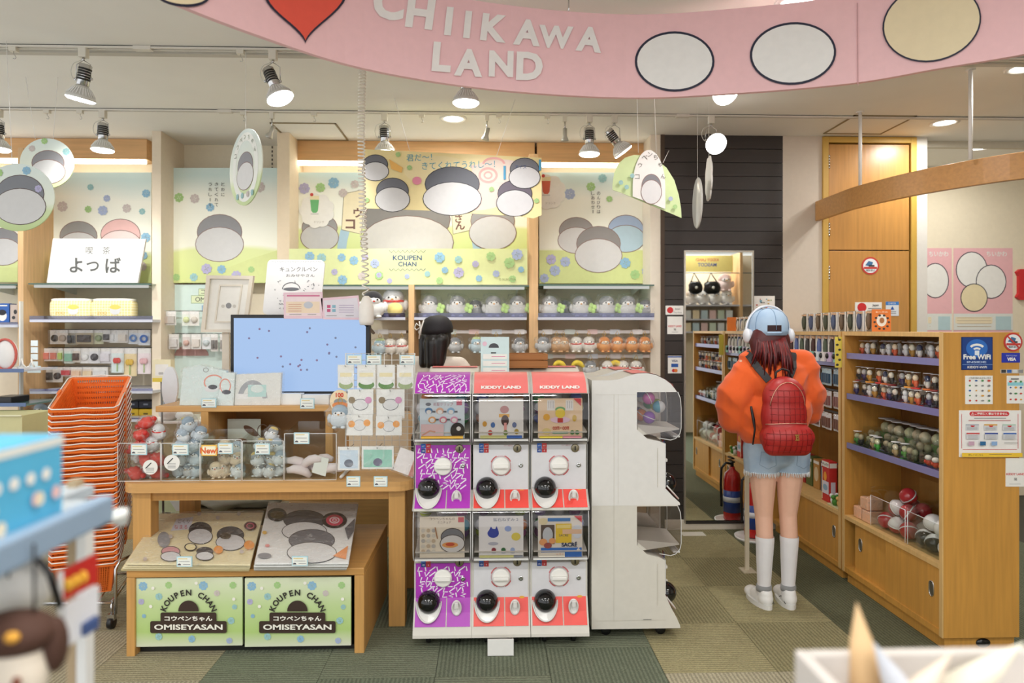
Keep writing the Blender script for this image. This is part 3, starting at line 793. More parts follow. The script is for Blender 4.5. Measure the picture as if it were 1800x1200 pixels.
# hanging cheering sign
YC = 4.35
pts = [(640, 262), (952, 277), (952, 378), (938, 384), (905, 378), (880, 378), (842, 376), (756, 370), (640, 366)]
poly = [(P(a, b, YC).x, P(a, b, YC).z) for a, b in pts]
cs = thing('hanging_sign', 'yellow and pink cheering sign hung on threads over the wide poster', 'sign')
YELB = M('#f3e2a6', .35)
MB().prism(poly, YC, YC+.006, YELB, 'y').build('sign_board', cs)
d = Deco(plane(YC)); TL = M('#4f9fb5', .5)
for k, (cx, cy, rx, ry) in enumerate(((835, 330, 70, 40), (770, 300, 60, 26), (880, 300, 50, 20))): d.ell(cx, cy, rx, ry, M(('#f4d6cd', '#f5e6b4', '#f2dfd2')[k]))
PKS = M('#efb3ad'); d.ring(858, 308, 17, 14, 4, PKS); d.ring(858, 308, 8, 7, 3, PKS); d.ring(868, 288, 20, 12, 4, PKS, 28, PI, 2*PI)
d.text('君だ〜！', 737, 277, 12, TL, rot=-.04); d.text('きてくれてうれし〜！', 806, 290, 13, TL, rot=-.03, width=128)
d.stones(660, 296, 24, '#6f7179', '#d5d5d7', '#26262c'); d.stones(690, 344, 31, '#6f7179', '#d8d8d8', '#26262c'); d.stones(795, 338, 52, '#62656e', '#dcdcdc', '#26262c', .8); d.stones(905, 350, 33, '#6a6270', '#d5d5d7', '#26262c'); d.stones(922, 306, 28, '#6f7179', '#d5d5d7', '#26262c')
d.poly([(684, 280), (708, 295), (706, 304), (688, 297)], M('#f0bb63')); d.ell(733, 318, 8, 7, M('#e58fa6'))
for x, y in ((700, 272), (720, 295), (645, 352), (864, 333), (943, 353)): d.clover(x, y, 5, CL[1])
d.rect(885, 292, 889, 316, M('#4aa0c9')); d.rect(947, 281, 951, 300, M('#4aa0c9')); d.text('アイス', 915, 294, 6, BL)
d.build('motif_print', cs)
for a, b in (((688, 155), (720, 264)), ((907, 170), (873, 274))):
    q = P(*b, YC); t_ = PD(a[0], a[1], 4.0)
    dirv = (P(*a, YC-.0)-q); top = q+dirv*((H-q.z)/dirv.z)
    MB().tube([q, top], .0016, M('#f4f4f2', .4), 5).build('thread', cs)
# round hanging signs (thin discs)
DG = M('#e6eed6', .3, kind='grad', col2=((0, '#b9cf8f'), (.3, '#cfdfae'), (.4, '#e8eede'), (1, '#dce8e4')))
def disc_sign(px, py, rx, ry, Y, label, rot=0.0, turn=0.0, extra=None, thread=((0, -1), ), top=None):
    c = P(px, py, Y); s = Y/1200; R = ry*s
    t = thing('round_hanging_sign', label, 'sign', c, rz=turn, group='round clover signs on threads')
    n = 40; poly = [(R*math.cos(2*PI*i/n)*(1 if turn else rx/ry), R*math.sin(2*PI*i/n)) for i in range(n)]
    MB().prism(poly, -.003, .003, DG, 'y').build('disc', t)
    f = lambda a, b: Vector((a*s, -.003, -b*s))
    d = Deco(f); (extra or (lambda d: None))(d); d.build('motif_print', t)
    for k, (a, b) in enumerate(thread):
        MB().tube([(a*s, 0, R*.97), (b*s, 0, H-c.z-.002)], .0014, M('#f4f4f2', .4), 5).build('thread', t)
    return t
def ex1(d): d.stones(2, 8, 30, '#8b8b8f', '#d0d0d0'); d.clover(33, -20, 7, CL[0]); d.clover(-25, -25, 6, CL[2]); d.clover(-4, -38, 6, CL[1])
disc_sign(83, 287, 46, 43, 4.05, 'round clover sign overlapping the wood header box', extra=ex1, thread=((-20, -36), (10, 18)))
def ex2(d): d.stones(4, 6, 44, '#7d8087', '#d2d2d2', '#5b4a48'); d.clover(15, -46, 8, CL[4]); d.clover(35, -15, 7, CL[5]); d.clover(-32, -42, 8, CL[1])
disc_sign(32, 347, 62, 58, 3.55, 'bigger round sign at the frame edge with a dark pebble pair', extra=ex2, thread=((-10, -20),))
def ex3(d):
    d.ring(0, 0, 52, 60, 14, M('#eff1ea')); d.stones(0, 8, 34, '#8f9095', '#dededd')
    for k, ch in enumerate('コウペンちゃん'): a = PI+.5+k*.36; d.text(ch, 45*math.cos(a), 53*math.sin(a), 8, M('#77856e'), rot=0)
    for a in (-30, -10, 12, 30): d.clover(a, 48, 6, CL[abs(a) % 5])
disc_sign(432, 294, 25, 66, 3.6, 'oval sign with curved lettering turned almost edge-on', turn=-.82, extra=ex3, thread=((0, 0),))
# rainbow half-disc sign
Yh = 3.7; c = P(1140, 330, Yh)
t = thing('arched_hanging_sign', 'white arched sign on a light green half disc near the dark wall', 'sign', c)
s = Yh/1200
MB().prism([(x*s, z*s) for x, z in ([(-64, 6), (-61, 26), (-54, 42), (-42, 53), (-26, 58), (-6, 57), (14, 50), (32, 36), (46, 14), (54, -12), (58, -36), (59, -53), (40, -45), (10, -33), (-20, -21), (-48, -9), (-64, -4)])], 0, .005, M('#cfe2a8', .35), 'y').build('green_half', t)
MB().prism([(29*s, -38*s), (29*s, 0)]+[((math.cos(a)*29)*s, (math.sin(a)*66)*s) for a in [i*PI/20 for i in range(1, 20)]]+[(-29*s, 0), (-29*s, -16*s)], -.012, -.007, PAPER, 'y').build('arch_card', t)
d = Deco(lambda a, b: Vector((a*s, -.012, -b*s))); d.stones(4, 4, 19, '#7f8085', '#dedede', sq=1.6)
for k, ch in enumerate('コウペンちゃん'): a = PI+.3+k*.42; d.text(ch, 2+24*math.cos(a), -2-(-56*math.sin(a)), 8, M('#66665f'))
for x, y in ((-50, -8), (-40, 0), (38, 20), (46, 34), (-30, -20)): d.clover(x, y, 4.5, CL[abs(x) % 5])
d.build('motif_print', t)
for a, b in (((-18, 62), (-22, 95)), ((14, 62), (8, 98))): MB().tube([(a[0]*s, 0, a[1]*s), (b[0]*s, 0, H-c.z)], .0014, PAPER, 5).build('thread', t)
MB().tube([(26*s, 0, 45*s), (62*s, 0.3, 92*s)], .0014, PAPER, 5).build('thread', t)
# edge-on hanging discs
c = P(1226, 357, 4.3); t = thing('edge_on_sign', 'thin round sign seen edge-on before the dark planks', 'sign', c); s = 4.3/1200
MB().lathe([(.0, -.006), (45*s*.96, -.006), (45*s, 0), (45*s*.96, .006), (0, .006)], M('#d4d6d2', .2), 36, T=Matrix.Rotation(math.radians(83), 4, 'Z') @ Matrix.Rotation(PI/2, 4, 'X')).build('disc', t)
MB().tube([(0, 0, 44*s), (0, 0, H-c.z)], .0012, PAPER, 5).build('thread', t)
c = P(1246, 314, 4.3); t = thing('edge_on_sign', 'scalloped white card seen edge-on beside the thin disc', 'sign', c)
pl = [((36+4*abs(math.sin(4*a)))*s*math.cos(a), (36+4*abs(math.sin(4*a)))*s*math.sin(a)) for a in [2*PI*i/48 for i in range(48)]]
MB().prism(pl, -.005, .005, PAPER, 'y', T=Matrix.Rotation(math.radians(80), 4, 'Z')).build('scalloped_card', t)
MB().tube([(0, 0, 36*s), (0, 0, H-c.z)], .0012, PAPER, 5).build('thread', t)
# cafe name sign
YS = 5.12
pts = [(82, 497), (242, 497), (256, 420), (93, 419)]
poly = [(P(a, b, YS).x, P(a, b, YS).z) for a, b in pts]
o = MB().prism(poly, YS, YS+.02, PAPER, 'y').build('cafe_sign', bevel=.002); tag(o, 'white slanted cafe name sign with grey japanese lettering', 'sign')
d = Deco(plane(YS)); GK = M('#5f605f', .6)
d.text('喫', 157, 440, 13, GK); d.text('茶', 187, 440, 13, GK); d.text('よ', 134, 466, 26, GK, bold=.02); d.text('つ', 163, 468, 17, GK, bold=.02); d.text('ば', 199, 466, 27, GK, bold=.02); d.build('lettering', o)
# notices on the dark wall
def sheet(px0, py0, px1, py1, Y, m, label, fn=None, cat='notice', name='notice_sheet', th=.002):
    o = board(px0, py0, px1, py1, Y, m, name, th); tag(o, label, cat)
    if fn: d = Deco(plane(Y)); fn(d); d.build('print', o)
    return o
RED = M('#cf2a2e', .5); BLU = M('#1f56a8', .5); NAVY = M('#17306e', .5); GRY = M('#9a9a9a'); ORG = M('#e8812f', .5); YLW = M('#f0d04e', .5)
Yw = YB-.003
def f(d): d.ell(1178, 545, 5.5, 5.5, RED); d.text('Japan', 1191, 543, 4, INK); d.text('Tax-free', 1191, 549, 3, GRY)
sheet(1170, 537, 1201, 553, Yw, PAPER, 'small white notice with a red disc on the dark planks', f)
def f(d): d.text('KIDDY LAND', 1186.5, 573, 3.5, RED, bold=.02, width=23); d.text('陽', 1186.5, 579, 4, INK); d.rect(1181, 583, 1192, 583.6, GRY)
sheet(1173, 556, 1200, 587, Yw, PAPER, 'white shop-name card on the dark planks', f)
def f(d):
    d.rect(1174, 626, 1198, 628, BLU); d.text('VISA', 1186, 634, 4, NAVY, bold=.02)
    d.rect(1180, 639, 1192, 645, BLU); d.rect(1180, 648, 1192, 654, M('#e8e8e8')); d.ell(1184, 651, 3, 3, RED); d.ell(1188, 651, 3, 3, ORG)
sheet(1174, 625, 1198, 656, Yw, PAPER, 'card payment sticker low on the dark planks', f)
def f(d):
    q = random.Random(3)
    for k in range(30): x, y = q.uniform(1328, 1358), q.uniform(524, 550); d.rect(x, y, x+q.uniform(1.5, 4), y+2, M(q.choice(['#b9564e', '#8ca86b', '#6f6f6a', '#6aa0b4', '#c7a35d'])))
sheet(1325, 520, 1362, 555, Yw, PAPER, 'small white map-like notice to the side of the mirror', f)
# stickers on the door
Yd = YB-.003
def nophoto(cx, cy, r, Y, label):
    c = [(P(cx+r*math.cos(2*PI*i/28), cy+r*math.sin(2*PI*i/28), Y).x, P(cx+r*math.cos(2*PI*i/28), cy+r*math.sin(2*PI*i/28), Y).z) for i in range(28)]
    o = MB().prism(c, Y, Y+.002, M('#c23a32'), 'y').build('round_sticker'); tag(o, label, 'sticker')
    d = Deco(plane(Y)); d.ell(cx, cy, r*.82, r*.82, M('#e9ecef')); d.poly([(cx-r*.6, cy-r*.05), (cx-r*.2, cy-r*.55), (cx+r*.3, cy-r*.4), (cx+r*.1, cy+.1*r)], M('#3a6c9a')); d.rect(cx-.2*r, cy-.1*r, cx+.45*r, cy+.1*r, INK)
    d.line([(cx-r*.6, cy-r*.6), (cx+r*.6, cy+r*.6)], r*.16, M('#c23a32')) if r > 16 else None
    d.rect(cx-.75*r, cy+r*.12, cx+.75*r, cy+r*.35, M('#c23a32')); d.text('撮影禁止', cx, cy+.52*r, r*.25, INK); d.build('print', o)
nophoto(1530, 467, 15.5, Yd, 'round red no-photography sticker on the tall wooden door')
def f(d): d.ell(1515, 540, 8, 8, RED); d.text('Japan', 1539, 536.5, 5, INK, bold=.02); d.rect(1526, 541, 1549, 543, GRY)
sheet(1503, 531, 1550, 546, Yd, PAPER, 'white tax-free notice with a red disc on the wooden door', f)
def f(d): d.rect(1557, 530, 1580, 536, M('#3c7fc9')); d.text('CHECK', 1568, 533, 3, PAPER); d.poly([(1565, 544), (1568.5, 538), (1572, 544)], BLU); d.rect(1562, 547, 1575, 548, GRY); d.rect(1562, 550, 1575, 551, GRY)
sheet(1557, 530, 1580, 555, Yd, M('#dfe6ec'), 'white and blue sheet on the wooden door', f)
# alcove posters and red frame
Ya = YAL-.0015
def alc(x0, x1, ox, lab):
    def f(d):
        d.text('ちいかわ', ox+80, 446, 9, PAPER, bold=.02, width=36) if x1-x0 > 60 else d.text('ちいかわ', 1650, 446, 9, PAPER, bold=.02, width=34)
        if x1-x0 > 60:
            d.ell(ox+36, 474, 28, 32, OUT); d.ell(ox+36, 474, 26.5, 30.5, PAPER); d.ell(ox+70, 495, 27, 30, OUT); d.ell(ox+70, 495, 25.5, 28.5, PAPER); d.ell(ox+40, 523, 24, 25, OUT); d.ell(ox+40, 523, 22.5, 23.5, M('#eadcb4'))
        else: d.ell(1644, 493, 24, 31, OUT); d.ell(1644, 493, 22.5, 29.5, PAPER)
        d.rect(x0, 551, x1, 580, M('#e3e6e0')); d.rect(x1-30 if x1-x0 > 60 else x1-24, 556, x1-3, 580, M('#b9d3d8')); d.rect(x0+3, 557, x1-36, 568, M('#efe2c2'))
        for k in range(4): d.rect(x0+6, 558+k*5, x1-38, 559+k*5, M('#c9b79a'))
    sheet(x0, 436, x1, 584, Ya, M('#edb9bd', .5), lab, f, 'poster', 'poster')
alc(1676, 1780, 1656+16, 'pink poster with three plain ovals deep in the alcove')
alc(1628, 1673, 1590, 'pink poster cut off by the white corner column')
mb = MB(); q = [(1786, 478), (1792, 473), (1830, 473), (1830, 527), (1792, 527), (1786, 522), (1790, 515), (1790, 485)]
mb.prism([(P(a, b, Ya-.02).x, P(a, b, Ya-.02).z) for a, b in q][::-1], Ya-.03, Ya, RED, 'y'); o = mb.build('red_wall_plaque', bevel=.004); tag(o, 'glossy red wall plaque at the picture edge in the alcove', 'plaque')

# ================================================================== PLUSH AND BAGS
def plush(name, head, body, belly, bill, h=.14, acc=None, bag=True, halo=None):
    """small rounded bird-like soft toy, sitting; origin at its base"""
    t = thing(name, 'x', 'plush toy')
    HM, BMt = M(head, .95, kind='fabric'), M(body, .95, kind='fabric')
    mb = MB(); mb.ell((0, 0, h*.36), (h*.44, h*.36, h*.37), BMt, 14, 9).ell((0, -.02*h, h*.70), (h*.36, h*.32, h*.30), HM, 14, 9)
    for s in (-1, 1): mb.ell((s*h*.43, -h*.08, h*.42), (h*.10, h*.12, h*.19), BMt, 8, 6).ell((s*h*.18, -h*.30, h*.07), (h*.10, h*.15, h*.06), BMt, 8, 6)
    mb.build('plush_body', t)
    mb = MB(); BE = M(belly, .95, kind='fabric'); mb.ell((0, -h*.17, h*.63), (h*.27, h*.2, h*.18), BE, 12, 8)
    for s in (-1, 1): mb.ell((s*h*.12, -h*.35, h*.67), (h*.036,)*3, M('#1c1a1a', .3), 6, 5)
    mb.ell((0, -h*.37, h*.61), (h*.045, h*.05, h*.03), M(bill, .7), 6, 5)
    mb.build('plush_face', t)
    if acc == 'clover':
        mb = MB()
        for k in range(4):
            a = k*PI/2+.4; mb.ell((h*.52+math.cos(a)*h*.11, -h*.2, h*.42+math.sin(a)*h*.13), (h*.11, h*.05, h*.12), M('#b9d98a', .9, kind='fabric'), 8, 6)
        mb.build('clover_cushion', t)
    if acc == 'scarf':
        MB().lathe([(h*.34, h*.50), (h*.39, h*.54), (h*.34, h*.59)], M('#d8382f', .9), 14).build('scarf', t)
    if halo:
        MB().ell((0, 0, h*.9), (h*.3, h*.28, h*.14), M(halo, .9, kind='fabric'), 12, 7).build('hat', t)
    if bag:
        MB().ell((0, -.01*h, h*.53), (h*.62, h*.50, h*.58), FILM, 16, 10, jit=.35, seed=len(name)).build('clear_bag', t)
    return t
def fill_hidden(o): o.location = (0, 0, -50)
PL_G = plush('bagged_plush', '#8e9093', '#c6c6c5', '#eeeeec', '#e1a03c', .165, 'clover')
PL_D = plush('bagged_plush', '#6c6e72', '#9a9c9e', '#dcdcda', '#e1a03c', .135, None)
first = {}
def put(proto, loc, label, group, rz=0, scale=None, rot=None):
    if proto.name not in first: first[proto.name] = 1; kids(proto); r = proto; r.location = loc; r.rotation_euler = rot or (0, 0, rz); r['label'] = label; r['group'] = group
    else: r = dup(proto, loc, rz, label, group, rot)
    if scale: r.scale = (scale,)*3
    if proto.name not in KID: dup_cache(proto)
    return r
def dup_cache(root):
    ch = [c for c in bpy.data.objects if c.parent == root]; KID[root.name] = ch
    for c in ch: KID[c.name] = [g for g in bpy.data.objects if g.parent == c] or ()
Yq = 5.15
for i, px in enumerate((756, 804, 867, 910)):
    put(PL_G, (PX(px, Yq), Yq, ZL3), '%s bagged grey plush on the shelf over the woman in black cap' % ORD[i], 'bagged grey plush on the lipped shelves', .1*(i % 3-1))
put(PL_D, (PX(836, Yq+.1), Yq+.06, ZL3), 'darker bagged plush tucked between grey ones over the black cap', 'bagged grey plush on the lipped shelves')
for i, px in enumerate((966, 1020, 1066, 1103)):
    put(PL_G, (PX(px, Yq), Yq, ZL4), '%s bagged grey plush from the divider on the shelf by the dark wall' % ORD[i], 'bagged grey plush on the lipped shelves', .12*(i % 3-1))
put(PL_D, (PX(1134, Yq), Yq-.01, ZL4), 'last bagged plush on the shelf, touching the dark wall column', 'bagged grey plush on the lipped shelves')
put(PL_D, (PX(993, Yq+.1), Yq+.1, ZL4), 'darker bagged plush at the back between two grey ones by the divider', 'bagged grey plush on the lipped shelves')
PL_Y = plush('robed_plush', '#b9bbbd', '#d9d8d6', '#f1f0ee', '#e1a03c', .22, 'scarf')
put(PL_Y, (PX(692, Yq), Yq, ZL2), 'large bagged plush with red collar beside the television', 'large plush beside the television')
MB().ell((.02, -.08, .06), (.06, .04, .05), M('#efdd8c', .9, kind='fabric'), 10, 7).build('yellow_cushion', PL_Y)
PL_X = plush('big_plush', '#26262a', '#e4e4e2', '#f4f4f2', '#d8382f', .2, None, bag=False)
put(PL_X, (PX(655, 4.9), 4.9, PZ(655, 560, 4.9)), 'black and white plush peeking behind the television edge', 'large plush beside the television', .3)
# hanging rods with plush under the shelves
def rail(px0, px1, py, Y, lab):
    z = PZ(px0, py, Y); t = thing('display_rail', lab, 'rail', group='plush display rails')
    MB().box(PX(px0, Y), Y, z-.012, PX(px1, Y), Y+.012, z+.012, M('#d9d3cf', .4)).build('bar', t)
    mb = MB()
    k = 0; x = PX(px0, Y)+.04
    while x < PX(px1, Y)-.05:
        mb.box(x, Y-.004, z-.018, x+.075, Y, z+.018, M(['#e9e6e4', '#cfd6cf', '#e6c9c4', '#d5dbe2'][k % 4])); k += 1; x += .17
    mb.build('price_tags', t)
    for xx in (PX(px0, Y)+.02, PX(px1, Y)-.02): MB().box(xx-.006, Y+.012, z-.01, xx+.006, YA, z+.01, GREYM).build('bracket', t)
    return z
Yr = 5.12
zr1 = rail(735, 926, 583, Yr, 'plush rail behind the woman in black cap'); zr2 = rail(944, 1145, 583, Yr, 'upper plush rail beside the dark wall'); zr3 = rail(905, 1145, 626, Yr, 'lower plush rail beside the dark wall')
rail(655, 714, 583, Yr, 'short plush rail beside the television')
def hang_proto(name, head, body, belly, acc=None, h=.12, halo=None):
    t = plush(name, head, body, belly, '#d9952f', h, acc, True, halo)
    MB().tube([(0, 0, h*.95), (-.012, 0, h*1.15), (0, -.005, h*1.35), (.012, 0, h*1.15), (0, 0, h*.95)], .0022, M('#c9a43c', .5), 5).build('hanging_loop', t)
    return t
HO = hang_proto('hanging_plush', '#d98a45', '#e2a062', '#f4e6d2'); HT = hang_proto('hanging_plush', '#b98d5e', '#c9a074', '#efe0c8'); HR = hang_proto('hanging_plush', '#d9d5cc', '#e8e2d8', '#f4f1ea', 'scarf'); HG = hang_proto('hanging_plush', '#7b7f84', '#c0c2c3', '#ececea')
HB = hang_proto('hanging_plush', '#a8c9d8', '#c5d7de', '#f0f1f0', None, .12, '#cfe0a0')
for i, (pr, px, nm) in enumerate(((HG, 955, 'grey'), (HT, 978, 'tan'), (HT, 990, 'tan'), (HR, 1013, 'white red-scarfed'), (HR, 1035, 'white red-scarfed'), (HO, 1062, 'orange'), (HO, 1085, 'orange'), (HO, 1110, 'orange'), (HO, 1133, 'orange'))):
    put(pr, (PX(px, Yr-.05), Yr-.05, zr2-.155), '%s hanging plush along the upper rail by the dark wall, %s' % (ORD[i], nm), 'plush hanging on the upper rail', .15*(i % 3-1))
for i, (pr, px) in enumerate(((HG, 800), (HB, 838), (HG, 872), (HG, 913))):
    put(pr, (PX(px, Yr-.05), Yr-.05, zr1-.16), '%s plush on the rail past the woman in black cap' % ORD[i], 'plush hanging behind the woman', .2)
for i, (pr, px) in enumerate(((HB, 668), (HR, 686), (HR, 706))):
    put(pr, (PX(px, Yr-.05), Yr-.05, zr1-.17), '%s plush on the short rail beside the television' % ORD[i], 'plush hanging beside the television', -.2)
for i, (pr, px) in enumerate(((HG, 1038), (HR, 1068), (HR, 1095), (HR, 1118))):
    put(pr, (PX(px, Yr-.05), Yr-.05, zr3-.15), '%s plush on the lower rail above the white machine' % ORD[i], 'plush hanging on the lower rail', .1)
for i, px in enumerate((984, 1016, 1083)):
    x = PX(px, Yr-.06); pts = [(x-.05+.1*k/8, Yr-.06, zr3-.07-.035*math.sin(k/8*PI)*-1-(.02*k/8)) for k in range(9)]
    o = MB().tube(pts, [.004, .014, .018, .02, .02, .02, .018, .013, .005], M('#e9cf4a', .8), 10).build('banana_toy'); tag(o, ('first', 'second', 'widest')[i]+' yellow banana toy hanging above the white machine', 'toy', 'banana toys on the lower rail')
    if i == 2: o.scale = (1, 1, 1)
# ---- hanging flat packets
def packet(w, h, card, prod, kind='box', hdr='#eceae6'):
    t = thing('hanging_packet', 'x', 'packet')
    MB().box(-w/2, 0, -h, w/2, .002, -h*.12, M(card, .6)).box(-w/2, -.001, -h*.2, w/2, .003, 0, M(hdr, .5)).build('backing_card', t)
    mb = MB()
    if kind == 'box': mb.box(-w*.36, -.018, -h*.85, w*.36, 0, -h*.35, M(prod, .6))
    elif kind == 'round': mb.lathe([(0, .018), (w*.3, .018), (w*.34, .012), (w*.34, 0)], M(prod, .5), 18, T=Matrix.Translation((0, 0, -h*.58)) @ Matrix.Rotation(PI/2, 4, 'X'))
    elif kind == 'ring': mb.tube([(w*.27*math.cos(2*PI*k/14), -.01, -h*.58+w*.27*math.sin(2*PI*k/14)) for k in range(14)], w*.09, M(prod, .8), 8, closed=True)
    elif kind == 'tulip':
        mb.tube([(0, -.006, -h*.95), (0, -.008, -h*.55)], .004, M('#a9c97c'), 6)
        for s in (-1, 0, 1): mb.ell((s*w*.15, -.012, -h*.5), (w*.17, .012, w*.24), M(prod, .7), 8, 6)
    elif kind == 'pair':
        for s in (-1, 1): mb.box(s*w*.22-w*.17, -.012, -h*.85, s*w*.22+w*.17, 0, -h*.35, M(prod, .6))
    mb.build('product', t)
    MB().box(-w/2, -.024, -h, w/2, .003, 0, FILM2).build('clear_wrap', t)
    return t
q = random.Random(5)
Yk = 5.25
def prow(y_px, items, where, Y=Yk, proto_cache={}):
    # peg rail
    xs = [i[0] for i in items]; z = PZ(xs[0], y_px, Y)
    o = MB().tube([(PX(min(xs)-14, Y), Y+.05, z+.004), (PX(max(xs)+14, Y), Y+.05, z+.004)], .004, GREYM, 6).build('peg_bar'); tag(o, 'thin steel bar carrying the packets %s' % where, 'rail')
    for i, (px, w, h, card, prod, kind) in enumerate(items):
        s = Y/1200; key = (w, h, card, prod, kind)
        loc = (PX(px, Y), Y-.01*(i % 2), z)
        lab = '%s packet along the bar %s' % (ORD[i], where)
        if key not in proto_cache: proto_cache[key] = packet(w*s, h*s, card, prod, kind); KID.pop(proto_cache[key].name, None); r = proto_cache[key]; r.location = loc; dup_cache(r)
        else: r = dup(proto_cache[key], loc)
        r['label'] = lab; r['group'] = 'packets '+where
        MB().tube([(0, -.03, .004), (0, .05, .004)], .0016, STEEL, 5).build('peg', r)
prow(580, [(97, 17, 24, '#e9e5df', '#26211f', 'round'), (112, 17, 24, '#e6dccf', '#b9a795', 'round'), (127, 18, 26, '#9a917a', '#2a2a2c', 'pair'), (150, 30, 24, '#b9a989', '#3a2c22', 'box'), (174, 16, 24, '#cfcfae', '#8c9a6c', 'round'), (189, 12, 20, '#e6e2dd', '#3a3032', 'box'), (202, 18, 22, '#ecebe9', '#f3f3f2', 'pair'), (217, 18, 22, '#e9e4dd', '#e6ded2', 'box'), (235, 18, 24, '#e6ebf0', '#5f8fd0', 'ring'), (255, 20, 26, '#e6ebf0', '#2f6fc9', 'ring')], 'below the yellow checked cushions')
prow(612, [(88, 28, 22, '#e9e4e0', '#e2887a', 'pair'), (108, 8, 22, '#e6ecd6', '#b9d06b', 'box'), (122, 18, 26, '#e7efe9', '#8ac0a8', 'box'), (136, 13, 24, '#e6dccf', '#4a2f22', 'box'), (150, 17, 26, '#ececea', '#f0f0ef', 'round'), (168, 18, 26, '#e4e4e6', '#37343a', 'round'), (186, 20, 26, '#e9e7ea', '#dcd8de', 'box'), (208, 21, 42, '#dcebea', '#d6483c', 'tulip'), (229, 22, 48, '#ecd8a8', '#e0b83c', 'tulip'), (255, 22, 44, '#ecdfe2', '#e2b3b8', 'tulip')], 'level with the tulip packets')
prow(645, [(88, 13, 26, '#cfcac2', '#231d1c', 'box'), (103, 17, 26, '#d9d2ca', '#2a1a18', 'round'), (117, 20, 16, '#e9dcd8', '#c9343c', 'box'), (136, 18, 20, '#ecdccb', '#e8c4a4', 'box'), (155, 20, 20, '#ecdfd2', '#e6cfa8', 'box'), (178, 26, 18, '#e9e8e5', '#dcdcda', 'box')], 'just over the orange basket top')
SM = [(292, 13, 24, '#dfe1dc', '#c9b9a9', 'box'), (303, 15, 24, '#e1ddd8', '#bdb5ad', 'box'), (328, 15, 25, '#e3e8dd', '#cfd8a0', 'round'), (343, 16, 25, '#e6e3dc', '#c9c1b4', 'round')]
prow(547, SM, 'above the single framed picture corner', 5.2)
prow(587, [(291, 11, 26, '#e6d5cb', '#d9b4a4', 'box'), (307, 17, 26, '#dcd9d6', '#c6c2c0', 'box'), (328, 14, 26, '#d8cfc9', '#caa294', 'round'), (346, 17, 26, '#e1ded9', '#d2c9c0', 'box'), (363, 15, 26, '#e4e6e6', '#bfc9cb', 'round'), (378, 12, 30, '#d5d0ca', '#6b6560', 'pair'), (394, 14, 30, '#dcd8d4', '#8c8680', 'pair')], 'beside the television frame')
# yellow checked cushions
YC_ = M('#efe0a0', .9, kind='check', col2='#fbf6e2')
cu = thing('checked_cushion', 'pale yellow checked pouch nearer the wood divider, on the lipped shelf', 'cushion', (PX(129, 5.15), 5.15, ZL1), group='checked pouches')
w = 72*5.15/1200; hh = 36*5.15/1200
MB().ell((0, 0, hh*.5), (w*.5, .06, hh*.5), YC_, 24, 14, e=.45).build('cushion_body', cu)
MB().ell((0, -.002, hh*.93), (w*.48, .05, hh*.09), M('#faf6ea', .9), 20, 8, e=.5).build('white_edging', cu)
d = Deco(lambda a, b: Vector((a*.0043, -.0605, hh*.45-b*.0043))); d.ell(8, 0, 9, 8, M('#d9d9d8')); d.ell(8, -5, 9, 4, M('#efd36a')); d.text('ZOO', -14, 5, 5, M('#d9b45a')); d.build('print', cu)
c2 = dup(cu, (PX(202, 5.15), 5.15, ZL1), label='pale yellow checked pouch next to the cream upright, on the lipped shelf')
# low goods in bay B
for k, (px0, px1, py0, py1, col, lab) in enumerate(((222, 243, 705, 717, '#1d2130', 'dark box nearer the baskets, stacked on a yellow drawer'), (244, 268, 705, 717, '#1d2130', 'dark box beside the cream upright, stacked on a yellow drawer'), (222, 243, 719, 736, '#e8c12f', 'yellow box nearer the baskets under the dark box'), (244, 268, 719, 736, '#e8c12f', 'yellow box beside the cream upright under the dark box'))):
    Y = 5.2; b = P(px0, py1, Y); e = P(px1, py0, Y)
    o = MB().box(b.x, Y, b.z, e.x, Y+.15, e.z, M(col, .5)).build('storage_box', bevel=.004); tag(o, lab, 'box', 'boxes behind the baskets')
    d = Deco(plane(Y)); d.rect((px0+px1)/2-4, (py0+py1)/2-2, (px0+px1)/2+4, (py0+py1)/2+1, M('#7c8494' if k < 2 else '#7a6420')); d.build('print', o)
lip_shelf(58, 268, 736, 742, 'glass-fronted shelf under the yellow boxes')
HP2 = hang_proto('soft_keyring', '#9fb4c4', '#d5dde2', '#f1f1f0')
put(HP2, (PX(75, 5.1), 5.08, PZ(75, 737, 5.1)), 'small blue-grey bagged plush low behind the divider', 'low plush'); put(HP2, (PX(92, 5.1), 5.12, PZ(92, 737, 5.1)), 'second small bagged plush low near the baskets', 'low plush')
o = MB().prism([(P(a, b, 4.9).x, P(a, b, 4.9).z) for a, b in ((60, 765), (104, 765), (80, 751))], 4.9, 5.1, M('#a8c48c', .5), 'y').build('tent_card'); tag(o, 'green tent-shaped card low near the wood divider', 'card')
# price cards on the divider
for k, (py, w_) in enumerate(((603, 6), (615, 6), (627, 6), (640, 6))):
    o = board(60-w_, py-5, 60+w_, py+5, 5.0, M('#dfe9ea')); tag(o, '%s small price card down the slotted rail' % ORD[k], 'price card', 'price cards on the rail')
o = board(48, 643, 71, 655, 4.98, M('#d6e6e8')); tag(o, 'wider double price card at the foot of the small cards', 'price card')
